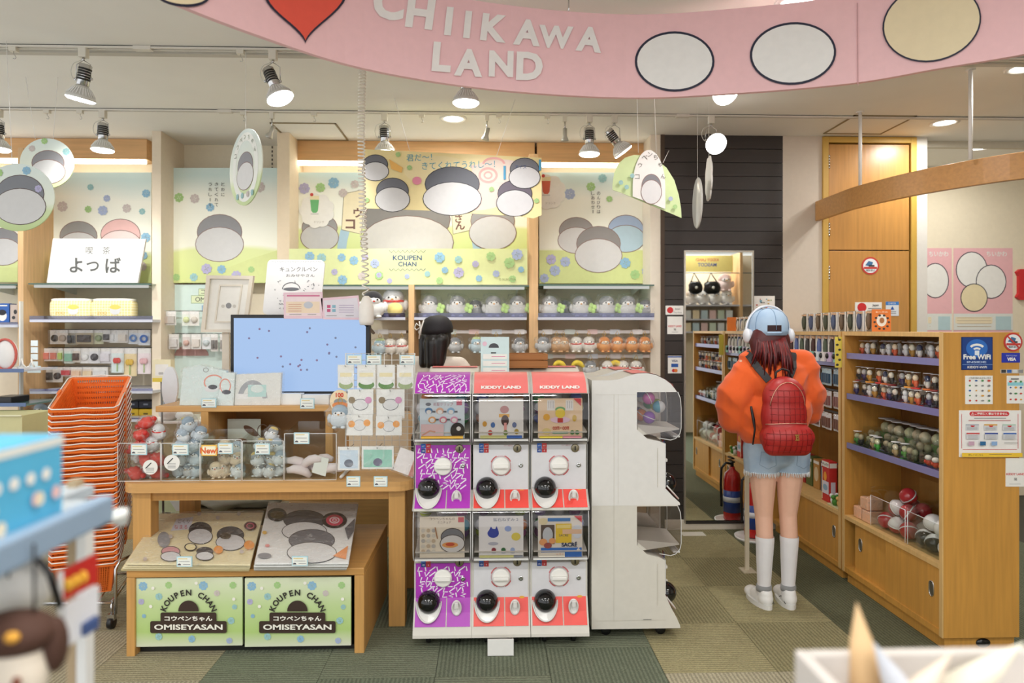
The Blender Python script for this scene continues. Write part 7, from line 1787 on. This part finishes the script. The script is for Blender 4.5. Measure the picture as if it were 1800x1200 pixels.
# ---- figurine packs
def figpack(c1, c2, base, r=.024, h=.085, kind='cyl'):
    t = thing('figure_pack', 'x', 'figure pack')
    mb = MB(); mb.ell((0, 0, h*.33), (r*.55, r*.5, h*.25), M(c1, .5), 8, 6).ell((0, -.002, h*.66), (r*.62, r*.58, h*.2), M(c2, .5), 8, 6)
    for s in (-1, 1): mb.ell((-.004, s*r*.55, h*.4), (r*.18, r*.2, h*.13), M(c1, .5), 6, 4)
    mb.build('figure', t)
    if kind == 'cyl':
        MB().lathe([(0, 0), (r, 0), (r, h*.08), (0, h*.08)], M(base, .4), 14).lathe([(r*.9, h*.97), (r*.9, h), (0, h)], M('#e4e4e4', .3), 14).build('cap_and_base', t)
        MB().lathe([(r*.98, h*.08), (r*.98, h*.97)], ACR, 14).build('clear_tube', t)
    else:
        MB().box(-r, -r, 0, r, r, h*.12, M(base, .4)).build('base', t); MB().box(-r, -r, h*.12, r, r, h, ACR).build('clear_case', t)
    return t
FP = [figpack('#d9643a', '#f0d9b8', '#c9342a'), figpack('#e9e4de', '#3a3f5f', '#d9702f'), figpack('#2a2624', '#e8dccb', '#8a2f2a'), figpack('#3a2f5a', '#c9c4c4', '#2f2f38'), figpack('#e6e6e6', '#f0f0f0', '#d88a5a'), figpack('#5a5a34', '#d9c9a8', '#3f6a2f'), figpack('#b98a3a', '#f0e6d0', '#e09a3a')]
FD = [figpack('#3f4a2f', '#8a8a6a', '#2f3a22', kind='box', r=.026), figpack('#2a2a28', '#b9a98a', '#3a3f2a', kind='box', r=.026), figpack('#4aa03a', '#d9d9b0', '#2f7a2a', kind='cyl', r=.026), figpack('#b59a6a', '#e6d9b8', '#6a4a2a', r=.026)]
BX = figpack('#cf3f2a', '#f0e9e0', '#1f3f6f', kind='box', r=.03, h=.07)
def frow(y0, y1, x, z, n, kinds, where, sc=1.0, base=0):
    for k in range(n):
        y = y0+(y1-y0)*(k+.5)/n
        put(kinds[k % len(kinds)], (x+.008*((k*7) % 3-1), y, z), '%s pack from the shop side, %s' % (ORD[k], where), 'figure packs, '+where, rz=-PI/2, scale=sc)
frow(3.16, 4.0, 2.19, 1.353, 12, [FP[4], FP[0], FP[4], FP[1], FP[6]], 'front line of the top shelf', 1.0)
frow(3.16, 4.0, 2.27, 1.353, 10, [FP[4], FP[2], FP[6]], 'rear line of the top shelf', 1.05)
frow(3.16, 4.0, 2.17, 1.113, 13, [FP[4], FP[2], FP[3], FP[0], FP[6]], 'front line of the second shelf')
frow(3.16, 4.0, 2.17, 1.113+.088, 12, [FP[3], FP[2], FP[1], FP[0], FP[6]], 'upper tier of the second shelf')
frow(3.16, 4.0, 2.26, 1.113, 9, [FP[3], FP[2]], 'rear line of the second shelf', 1.2)
frow(3.16, 3.36, 2.17, .82, 3, [BX], 'boxed line at the near end of the third shelf')
frow(3.38, 4.0, 2.17, .82, 11, [FD[0], FD[1], FD[2], FD[3]], 'front line of the third shelf')
frow(3.16, 4.0, 2.25, .82, 11, [FD[1], FD[0]], 'middle line of the third shelf', 1.3)
frow(3.3, 4.0, 2.33, .82, 9, [FD[3], FP[5], FD[2]], 'rear line of the third shelf', 1.9)
# deck: clear bins with capsule balls
def ball(c1, c2, r=.045):
    t = thing('capsule_ball', 'x', 'capsule')
    MB().lathe([(r*math.sin(a), -r*math.cos(a)) for a in [PI/2*i/6 for i in range(7)]], M(c1, .2, coat=.3), 16).build('lower_half', t); MB().lathe([(r*math.sin(a), -r*math.cos(a)) for a in [PI/2+PI/2*i/6 for i in range(7)]], M(c2, .15, coat=.3), 16).lathe([(r+.001, -.003), (r+.001, .003)], M('#e6e6e6', .3), 16).build('upper_half', t); return t
BR_, BW_ = ball('#b3242a', '#b8333a'), ball('#a8222a', '#e9e4e2'); BK_ = ball('#1f2022', '#ececea')
q = random.Random(21)
def dbin(y0, y1, label, h=.17):
    t = thing('acrylic_bin', label, 'bin', group='clear bins on the deck'); x0, x1, z0 = 2.14, 2.42, .402
    for b in ((x0, y0, z0, x0+.003, y1, z0+h), (x1, y0, z0, x1+.003, y1, z0+h+.1), (x0, y0, z0, x1, y0+.003, z0+h+.05), (x0, y1-.003, z0, x1, y1, z0+h+.05), (x0, y0, z0, x1, y1, z0+.003)): MB().box(*b, ACR).build('pane', t)
    MB().tube([(x0, y0, z0+h), (x0, y1, z0+h)], .002, EDGE, 4).tube([(x0, y0, z0), (x0, y0, z0+h)], .002, EDGE, 4).tube([(x0, y1, z0), (x0, y1, z0+h)], .002, EDGE, 4).build('polished_edge', t)
dbin(3.15, 3.44, 'clear deck bin of black-and-white capsules'); dbin(3.46, 3.78, 'clear deck bin of red capsules')
k = 0
for (x, y, z) in [(2.19, 3.51, .45), (2.19, 3.61, .45), (2.19, 3.71, .45), (2.29, 3.52, .45), (2.29, 3.62, .45), (2.29, 3.72, .45), (2.38, 3.55, .45), (2.37, 3.66, .45), (2.22, 3.56, .53), (2.22, 3.66, .53), (2.31, 3.58, .53), (2.32, 3.69, .53), (2.25, 3.61, .605)]:
    put((BR_, BW_)[k % 2], (x, y, z), '%s red capsule in the deck bin' % ORD[k], 'red capsules in the deck bin', rot=(q.uniform(-1, 1), q.uniform(-1, 1), 0)); k += 1
k = 0
for (x, y, z) in [(2.19, 3.2, .45), (2.19, 3.30, .45), (2.2, 3.39, .45), (2.29, 3.22, .45), (2.29, 3.33, .45), (2.21, 3.26, .53), (2.23, 3.37, .53), (2.33, 3.29, .53)]:
    put(BK_ if k not in (4, 7) else BW_, (x, y, z), '%s capsule in the deck bin of black-and-white balls' % ORD[k], 'black-and-white capsules in the deck bin', rot=(q.uniform(-1, 1), q.uniform(-1, 1), 0)); k += 1
for k, (y, z) in enumerate(((3.84, .402), (3.93, .402), (3.86, .472))):
    t = thing('wrapped_box', '%s peach wrapped box at the far end of the deck' % ORD[k], 'box', (2.19, y, z), group='peach wrapped boxes'); MB().box(-.045, -.04, 0, .045, .04, .065, M('#e8b490', .6)).build('carton', t, bevel=.004); MB().ell((0, 0, .033), (.06, .055, .04), FILM, 12, 7, jit=.3, seed=k, e=.6).build('clear_wrap', t)
# ---- unit 2 goods: dolls boxes on top shelf
def hairbox(w, h, bc, hc, toy):
    t = thing('doll_box', 'x', 'toy box'); MB().box(0, -w/2, 0, .03, w/2, h, M(bc, .5)).box(-.004, -w/2, 0, .0, -w/2+.012, h, PAPER).box(-.004, w/2-.012, 0, 0, w/2, h, PAPER).build('box_body', t, bevel=.001)
    MB().ell((-.008, -.0, h*.5), (.016, w*.22, h*.42), M(hc, .6), 8, 6).ell((-.008, w*.16, h*.42), (.014, w*.15, h*.36), M('#e9e4de', .6), 8, 6).build('doll_hair', t)
    MB().box(-.012, -w*.3, h*.86, 0, w*.3, h*.96, M('#dbb48f', .5)).build('header_strip', t)
    if toy: MB().box(-.03, -w*.4, 0, -.012, w*.3, h*.36, M(toy, .5)).ell((-.03, w*.2, h*.22), (.01, .018, .018), M('#1c1c1c', .4), 8, 6).build('front_toy', t)
    return t
HBX = [hairbox(.075, .165, '#b9a99a', '#4a2f2a', '#8fc9bb'), hairbox(.075, .165, '#c5c0bc', '#3f3a38', '#c9b5d9'), hairbox(.075, .165, '#b9b9bd', '#4f5a48', '#e6e3e3'), hairbox(.075, .165, '#c9c5c9', '#5a6a9a', '#dfe9f0')]
for k in range(11): put(HBX[k % 4], (XU0+.03, 4.12+k*.082, 1.302), '%s doll box from the near end of the hanging-pack unit' % ORD[k], 'doll boxes on the upper shelf', 0)
HB2 = [hairbox(.085, .125, '#8a8378', '#6a5a48', None), hairbox(.085, .125, '#b9b9bd', '#4f5a78', None), hairbox(.085, .125, '#9a9a90', '#4a4f3f', None)]
for k in range(9): put(HB2[k % 3], (XU0+.15, 4.0+k*.105, 1.492), '%s long box standing on the unit tops' % ORD[k], 'long boxes on the unit tops', 0)
o = MB().box(2.20, 3.87, 1.492, 2.31, 3.875, 1.62, M('#e2803c', .5)).build('orange_sign'); tag(o, 'orange upright card with black animal patterns on the unit tops', 'sign')
d = Deco(lambda a, b: Vector((2.255+a, 3.87, 1.556-b))); d.ell(0, .0, .03, .035, PAPER); d.text('おへやの', 0, -.048, .01, M('#f6e2c9'), bold=.02, width=.07)
for k in range(10): a = k*.63; d.ell(.042*math.cos(a), .01+.04*math.sin(a), .008, .006, INK, 8)
d.ell(0, 0, .014, .016, M('#a8744a')); d.build('print', o)
# hanging blister packs, three rows
def blister(c1, c2):
    t = thing('blister_pack', 'x', 'packet'); MB().box(-.0, -.034, -.105, .003, .034, 0, M(c1, .5)).build('card', t)
    MB().box(-.012, -.024, -.09, 0, -.004, -.03, M(c2, .4)).box(-.012, .004, -.09, 0, .024, -.03, M(c2, .4)).build('blister_contents', t); return t
BLS = [blister('#bcd3de', '#39546a'), blister('#d9d5d6', '#8a5f5a'), blister('#e3e1e4', '#7a5548')]
for r, z in enumerate((1.255, 1.115, .975)):
    for k in range(12):
        xx = XU0+.03+.012*(k % 2)
        put(BLS[r], (xx, 4.11+k*.075, z), '%s blister pack from the near end in the %s row' % (ORD[k], ('upper', 'middle', 'lower')[r]), '%s row of blister packs' % ('upper', 'middle', 'lower')[r], 0)
    t = thing('blister_rail', 'steel rail over the %s row of blister packs' % ('upper', 'middle', 'lower')[r], 'rail'); MB().box(XU0+.09, 4.08, z-.006, XU0+.10, 5.0, z+.006, GREYM).build('bar', t)
    mb = MB()
    for k in range(12): mb.tube([(XU0+.02, 4.11+k*.075, z-.006), (XU0+.095, 4.11+k*.075, z-.006)], .002, STEEL, 5)
    mb.build('pegs', t)
# deck of unit 2
t = thing('tall_toy_box', 'red and white tall toy box standing on the deck of the pack-filled unit', 'toy box', (2.17, 4.32, .402)); MB().box(-.02, -.05, 0, .03, .05, .26, M('#c9322f', .5)).build('carton', t, bevel=.002)
d = Deco(lambda a, b: Vector((a, -.05, .13-b)), (0, -1, 0)); d.build('p', t) if False else None
d = Deco(lambda a, b: Vector((-.02, -a, .13-b)), (-1, 0, 0)); d.rect(-.044, -.125, .044, -.09, PAPER); d.text('キンバク', 0, -.107, .02, INK, bold=.04, width=.075); d.rect(-.044, .0, .044, .08, M('#d9d5e3')); d.ell(0, .04, .03, .02, M('#8fb0c9')); d.rect(-.044, -.08, -.034, .12, M('#e6d8b4')); d.ell(.0, -.03, .02, .03, M('#f0a23a')); d.build('print', t)
d = Deco(lambda a, b: Vector((a, -.05, .13-b)), (0, -1, 0)); d.rect(-.018, -.12, .028, -.09, PAPER); d.rect(-.01, 0, .02, .08, M('#d9d5e3')); d.build('end_print', t)
t = thing('flower_toys', 'cluster of white and tan animal toys on a pale base on the deck', 'toy', (2.17, 4.18, .402)); MB().box(-.045, -.07, 0, .06, .07, .008, M('#d9d3a8', .5)).build('base', t)
for k, (x, y, c) in enumerate(((-.02, .04, '#e6e6e6'), (.0, .01, '#3f7a2f'), (.02, -.02, '#e9e9e4'), (-.02, -.04, '#d9b06a'), (.02, .05, '#dcdcdc'), (-.03, 0, '#4a8a34'))):
    MB().ell((x, y, .03), (.018, .018, .024), M(c, .7), 8, 6).ell((x-.01, y, .06), (.014, .014, .014), M(c, .7), 8, 6).build('animal_toy', t)
for k in range(5):
    t = thing('picture_box', '%s small picture box at the back of the deck' % ORD[k], 'toy box', (2.3, 4.45+k*.11, .402), group='picture boxes on the deck'); MB().box(-.04, -.045, 0, .04, .045, .2, M(('#8a4a2a', '#3a5a8a', '#b98a4a', '#5a6a3a', '#a8322f')[k], .5)).build('carton', t, bevel=.002); d = Deco(lambda a, b: Vector((-.04, -a, .1-b)), (-1, 0, 0)); d.ell(0, 0, .03, .05, M('#d9c9a8')); d.rect(-.04, -.09, .04, -.07, PAPER); d.build('print', t)
# cream board behind the woman's legs
o = MB().box(1.585, 4.20, 0, 1.61, 4.215, .62, M('#d9cfb8', .6)).box(1.56, 4.16, 0, 1.64, 4.25, .008, M('#c9bfa8')).build('floor_post'); tag(o, 'narrow cream post standing on the carpet beyond the girl\'s legs', 'post')
# fire extinguisher on tray
fe = thing('fire_extinguisher', 'red fire extinguisher with a blue label on a white floor tray', 'extinguisher', (PX(1325, 4.86), 4.86, 0))
MB().lathe([(0, .02), (.065, .02), (.067, .03), (.067, .33), (.055, .38), (.022, .41), (.02, .43), (0, .43)], M('#b8201f', .25, coat=.3), 24).build('cylinder', fe); MB().lathe([(.0675, .08), (.0675, .25)], M('#24408f', .4), 24).lathe([(.068, .16), (.068, .20)], M('#d9d9e0', .4), 24).build('label_band', fe)
MB().tube([(0, 0, .43), (0, 0, .47)], .014, BLACK).box(-.012, -.07, .465, .012, .03, .475, BLACK).box(-.012, -.07, .49, .012, .02, .50, BLACK).build('valve_handle', fe)
MB().tube([(0, 0, .45), (-.05, 0, .46), (-.085, 0, .42), (-.09, 0, .3), (-.085, 0, .12)], .01, BLACK, 8).build('hose', fe)
tr2 = thing('extinguisher_tray', 'white rounded tray under the fire extinguisher', 'tray', (PX(1325, 4.86), 4.86, 0)); tr2.name = 'x'; bpy.data.objects.remove(tr2); tr2 = MB().lathe([(0, 0.001), (.13, .001), (.135, .02), (.125, .018), (.12, .012), (0, .012)], WHITE, 28).build('extinguisher_tray'); tr2.location = (PX(1325, 4.86), 4.86, 0); tag(tr2, 'white rounded tray under the fire extinguisher', 'tray')
# floor threshold sheet near mirror
o = MB().box(PX(1200, 4.95), 4.93, .001, PX(1240, 4.95), 5.02, .004, M('#d9d5c8', .6)).build('floor_sheet'); tag(o, 'pale floor sheet on the carpet at the foot of the mirror', 'sheet')
# ---- wall fixture behind the camera side, seen in the mirror
rf = thing('tall_shelf_unit', 'tall pale shelf fixture visible only in the mirror', 'shelf unit'); yr = .55; x0, x1 = 2.62, 4.3
MB().box(x0, yr-.35, 0, x1, yr-.33, 2.6, M('#eee4cf', .8)).build('back_panel', rf)
for x in (x0, 3.55, x1): MB().box(x-.02, yr-.33, 0, x+.02, yr+.05, 2.6, LW).build('upright', rf)
MB().box(x0+.02, yr-.02, 2.33, 3.45, yr-.01, 2.56, M('#f2e08a', .5)).build('header_sign', rf)
d = Deco(lambda a, b: Vector((3.08-a, yr-.01, 2.45-b)), (0, 1, 0)); d.text('KIDDY LAND', 0, -.05, .04, M('#d9705a'), bold=.02); d.text('MASCOT', 0, .02, .05, M('#5a6ab0'), bold=.02); d.build('lettering', rf)
for z in (1.86, 1.66, 1.48): MB().box(x0+.02, yr-.33, z-.02, x1-.02, yr+.04, z, M('#c9cbd9', .3)).build('shelf', rf)
MB().tube([(x0+.02, yr+.03, 2.31), (x1-.02, yr+.03, 2.31)], .008, GREYM, 6).build('hanging_rail', rf)
for k, (x, w) in enumerate(((2.90, .10), (3.14, .115))):
    t = thing('black_shoulder_bag', '%s black shoulder bag reflected high in the mirror' % ORD[k], 'bag', (x, yr+.03, 2.13), group='bags in the mirror')
    MB().ell((0, 0, -.03), (w, .05, .09), BLACK, 16, 10, e=.7, jit=.2, seed=k).build('bag_body', t); MB().tube([(-w*.7, 0, .03), (-.02, 0, .18), (w*.7, 0, .03)], .009, BLACK, 6).build('strap', t); MB().ell((0, .05, -.03), (.02, .004, .02), PAPER, 8, 5).build('badge', t)
PW = plush('white_plush', '#ececea', '#f1f0ee', '#f6f6f5', '#d9a03c', .22, None, bag=False); PWP = plush('pink_plush', '#f0d5d5', '#f3dedd', '#f8f0ef', '#d9a03c', .26, None, bag=False)
for k in range(4): put(PW, (2.88+k*.17, yr-.1, 1.86), '%s white plush on the mirrored shelf' % ORD[k], 'white plush in the mirror', PI)
put(PWP, (3.36, yr-.1, 2.05), 'pink plush hanging in the mirror', 'pink plush in the mirror', PI)
for k in range(12):
    o = MB().box(0, 0, 0, .09, .03, .12, M(('#dfe6ea', '#efe2c2', '#bcd3de', '#e6c9c9', '#cfe0cf')[k % 5], .5)).build('small_box'); o.location = (2.76+(k % 6)*.12, yr-.05, 1.661 if k < 6 else 1.481); tag(o, '%s small pastel box on the mirrored shelves' % ORD[k], 'box', 'pastel boxes in the mirror')
# ================================================================== SHELVES AT THE FRAME EDGE (beside the blue box)
Yl = 4.55
def lshelf(px1, py, lab, m, th=.012, Y=Yl):
    z = PZ(px1, py, Y); t = thing('side_shelf', lab, 'shelf', group='side shelves at the frame edge'); MB().box(PX(-90, Y), Y, z-th, PX(px1, Y), Y+.35, z, m).build('board', t); MB().box(PX(-90, Y), Y-.004, z-th-.004, PX(px1, Y), Y, z+.008, M('#5a6f9a', .2)).build('front_edge', t); return z
zA = lshelf(42, 650, 'blue-edged shelf at the frame edge, level with the screen bottom', M('#c9ced9', .3)); zB = lshelf(46, 710, 'dark glass-edged shelf at the frame edge', M('#6f8a86', .15))
o = MB().box(PX(33, Yl+.3), Yl+.3, 0, PX(36, Yl+.3), Yl+.33, 1.7, M('#dcdad3', .4)).build('shelf_post'); tag(o, 'white slotted post beside the wood divider', 'post')
t = thing('checked_plate', 'white plush with red checked rim on the side shelf', 'toy', (PX(3, Yl), Yl+.05, zA)); MB().ell((0, 0, .1), (.07, .04, .1), M('#f0efee', .9, kind='fabric'), 16, 10).build('soft_body', t); MB().tube([(.072*math.cos(2*PI*k/24), -.02, .1+.1*math.sin(2*PI*k/24)) for k in range(24)], .008, M('#c9645a', .8), 6, closed=True).build('red_rim', t)
t = thing('cable', 'white cable coil on the side shelf', 'cable', (PX(28, Yl), Yl+.1, zA)); MB().tube([(-.06+.01*k, .02*math.sin(k), .01+.06*math.sin(k*.5)**2) for k in range(13)], .006, WHITE, 6).build('loop', t)
o = MB().box(PX(-20, Yl), Yl+.02, zB, PX(16, Yl), Yl+.2, zB+.045, BLACK).build('black_case', bevel=.006); tag(o, 'black flat case on the dark glass-edged shelf', 'case')
o = MB().box(PX(-60, 4.3), 4.3, 0, PX(39, 4.3), 4.6, PZ(0, 730, 4.3), M('#d3cf9c', .6)).box(PX(-60, 4.3)-.0, 4.29, PZ(0, 732, 4.3), PX(39, 4.3), 4.3, PZ(0, 729, 4.3), M('#e6e3c0', .6)).build('green_carton', bevel=.003); tag(o, 'pale olive carton beside the wood divider', 'box')
Y = 5.1; o = board(-10, 533, 16, 567, Y, M('#2a5fae', .4), 'blue_packaged_box', .08); tag(o, 'blue packaged box on the shelf at the frame edge', 'box'); d = Deco(plane(Y)); d.ell(4, 555, 8, 9, PAPER); d.ell(4, 549, 7, 5, M('#26282f')); d.rect(0, 536, 13, 538, PAPER); d.build('print', o)
o = board(18, 535, 31, 566, Y, M('#c9b9ae', .5), 'packaged_box', .06); tag(o, 'beige packaged box beside the blue one', 'box'); d = Deco(plane(Y)); d.ell(27, 548, 3, 4, INK); d.ell(24, 558, 3, 3, INK); d.build('print', o)
# ================================================================== BLURRED NEAR OBJECTS
fg = thing('near_rack', 'blue-grey metal shelf edge crossing the lower corner, out of focus', 'rack')
def Q(px, py, D): return PD(px, py, D)
def bar(mb, p, q_, w, h, m, side=None):
    d_ = (q_-p).normalized(); sd = Vector((-d_.y, d_.x, 0)).normalized()*w; up = Vector((0, 0, h))
    vs = [p, p+sd, p+sd+up, p+up, q_, q_+sd, q_+sd+up, q_+up]; mb.add(vs, [(0, 1, 2, 3), (7, 6, 5, 4), (0, 4, 5, 1), (1, 5, 6, 2), (2, 6, 7, 3), (3, 7, 4, 0)], m)
zb3 = 1.253
MB().box(-.507, .35, zb3, -.487, .90, zb3+.034, M('#8ea5bd', .4)).build('shelf_rail', fg, bevel=.004)
MB().box(-.85, .35, zb3+.02, -.507, .90, zb3+.027, M('#b9c5d0', .2)).build('shelf_board', fg)
MB().tube([Q(172, 914, .87), Q(220, 906, .9)], .006, M('#e3e6e4', .3), 10).lathe([(0, -.01), (.009, -.01), (.009, .01), (0, .01)], M('#e3e6e4', .3), 14, T=Matrix.Translation(Q(212, 908, .9))).tube([Q(176, 918, .87), Q(182, 926, .87)], .008, BLACK, 8).build('hook_end', fg)
MB().box(PX(117, 1.0), 1.0, 0, PX(133, 1.0), 1.02, zb3+.03, M('#b09a7a', .5)).build('post', fg); MB().box(PX(134, 1.0), 1.0, 0, PX(151, 1.0), 1.02, zb3, M('#e6e6e4', .5)).build('post', fg)
MB().box(-.85, .89, zb3+.005, PX(151, 1.0), 1.02, zb3+.02, M('#b9c5d0', .2)).build('rear_bracket', fg)
def slab(quad, D, th, m, nm, par):
    pts = [Q(x, y, dd) for (x, y), dd in zip(quad, D)]; n_ = (pts[1]-pts[0]).cross(pts[2]-pts[0]).normalized()
    if n_.y < 0: n_ = -n_
    vs = pts+[p+n_*th for p in pts]; return MB().add(vs, [(0, 1, 2, 3), (7, 6, 5, 4), (0, 4, 5, 1), (1, 5, 6, 2), (2, 6, 7, 3), (3, 7, 4, 0)], m).build(nm, par)
bb = thing('blue_carton', 'out-of-focus bright blue printed carton on the near shelf', 'box')
zc0 = zb3+.028; hgt_ = .096
MB().box(-.68, .40, zc0, -.509, .83, zc0+hgt_, M('#55b4dc', .45)).build('carton_body', bb, bevel=.003)
p0, p1 = Vector((-.509, .40, zc0)), Vector((-.509, .83, zc0))
d = Deco(lambda s_, h_: p0.lerp(p1, s_)+Vector((0, 0, h_)), (1, 0, 0))
q = random.Random(4); d.poly([(0, .084), (1, .084), (1, .094), (0, .094)], M('#e3e6e2'))
for k in range(6): d.ell(.62+k*.06, .055, .018, .007, PAPER, 10)
for k in range(9): d.ell(.55+.42*q.random(), q.uniform(.01, .035), .018, .008, M(q.choice(['#efe3c8', '#f0c6c4', '#efe9e0'])), 10)
d.build('print', bb)
t = thing('near_price_flag', 'out-of-focus red and white price flag on the near rack', 'sign'); c0, c1 = (105, 1002), (172, 972)
o = slab([(105, 1060), (172, 1023), (172, 972), (105, 1005)], [.80, .86, .86, .80], .004, M('#c22a26', .4), 'red_card', t)
slab([(114, 1140), (174, 1100), (174, 1028), (114, 1066)], [.80, .86, .86, .80], .004, M('#e3e4ea', .4), 'white_card', t)
slab([(150, 1118), (174, 1102), (174, 1082), (150, 1098)], [.826, .846, .846, .826], .006, M('#3f5486', .4), 'blue_corner', t)
mb = MB()
for k in range(3): p = Q(120+k*13, 1032-k*7-4, .797+k*.012); mb.ell(p, (.006, .002, .008), M('#f0b33a', .5), 8, 6)
mb.build('yellow_lettering', t); MB().tube([Q(106, 1004, .80), Q(106, 1150, .80)], .003, M('#dcdcda', .3), 6).build('clear_stem', t)
t = thing('near_figure', 'out-of-focus hanging soft doll with brown hair and cream face', 'toy'); c = Q(26, 1176, .72)
MB().ell(c, (.034, .026, .046), M('#efe2d0', .8, kind='fabric'), 18, 12).build('face', t); MB().ell(c+Vector((-.0, -.0, .038)), (.042, .032, .024), M('#4a2e22', .8), 18, 10).ell(c+Vector((.036, .01, .022)), (.012, .014, .03), M('#4a2e22', .8), 12, 8).build('hair', t)
MB().ell(c+Vector((.015, -.026, .045)), (.008, .006, .006), M('#e0a23a', .6), 8, 6).build('hair_clip', t); MB().ell(c+Vector((-.022, -.02, -.02)), (.010, .012, .035), M('#e0742f', .8), 10, 8).build('orange_ribbon', t); MB().ell(c+Vector((.018, -.024, -.002)), (.005, .003, .006), M('#7a3f28'), 8, 6).ell(c+Vector((.01, -.026, -.022)), (.007, .003, .004), M('#b0506a'), 8, 6).build('features', t)
t2 = thing('near_plush', 'out-of-focus white plush with black outline hanging under the near shelf', 'plush toy'); c = Q(14, 1030, .78)
MB().ell(c, (.05, .03, .038), M('#e9e6e0', .9, kind='fabric'), 18, 12).ell(c+Vector((.03, 0, .05)), (.018, .012, .03), M('#e9e6e0', .9, kind='fabric'), 10, 8).build('plush_body', t2); MB().tube([c+Vector((.035, -.012, .07)), c+Vector((.034, -.014, .045)), c+Vector((.055, -.014, .02)), c+Vector((.066, -.012, -.02))], .004, BLACK, 6).build('black_piping', t2)
for tt, c in ((t, Q(60, 1090, .72)), (t2, Q(15, 1015, .75))): MB().tube([c, Vector((c.x, c.y, zb3+.022))], .0015, BLACK, 5).build('string', tt)
# lower corner: white display tray with paper cones
t = thing('near_tray', 'out-of-focus white display tray in the lower corner', 'tray')
z_ = 1.12; P0 = PC(1405, 1150, z_); P1 = PC(1830, 1150, z_)
x0, y0_ = P0.x, P0.y; x1 = P1.x; yf = .70
MB().box(x0, yf-.02, z_-.2, x0+.014, y0_+.014, z_, M('#cdc6c0', .6)).build('side_wall', t, bevel=.003); MB().box(x0+.014, y0_, z_-.2, x1+.1, y0_+.014, z_, M('#cdc6c0', .6)).build('rear_wall', t, bevel=.003); MB().box(x0+.0145, yf-.02, z_-.2, x1+.1, y0_-.0005, z_-.05, M('#d9d2c9', .5)).build('tray_floor', t)
MB().box(x0+.03, yf, 0, x1, y0_, z_-.2, M('#cfc8be', .5)).build('pedestal', t)
for k, (px, py, D_, c_, tw) in enumerate(((1512, 1100, .80, '#e3bf8f', .2), (1760, 1150, .78, '#e8e2cf', -.9), (1560, 1165, .76, '#c9ccd4', .6), (1640, 1178, .75, '#e6d3c0', 1.0))):
    p = Q(px, py, D_); o = MB().lathe([(.022, -.07), (.012, -.01), (.0, .035)], M(c_, .6), 12, T=Matrix.Rotation((-.12, .95, -.5, .7)[k], 4, 'Y')).build('paper_cone'); o.location = p-Vector((0, 0, .006)); tag(o, '%s out-of-focus paper-wrapped piece standing in the white tray' % ORD[k], 'packet', 'paper-wrapped pieces in the white tray')
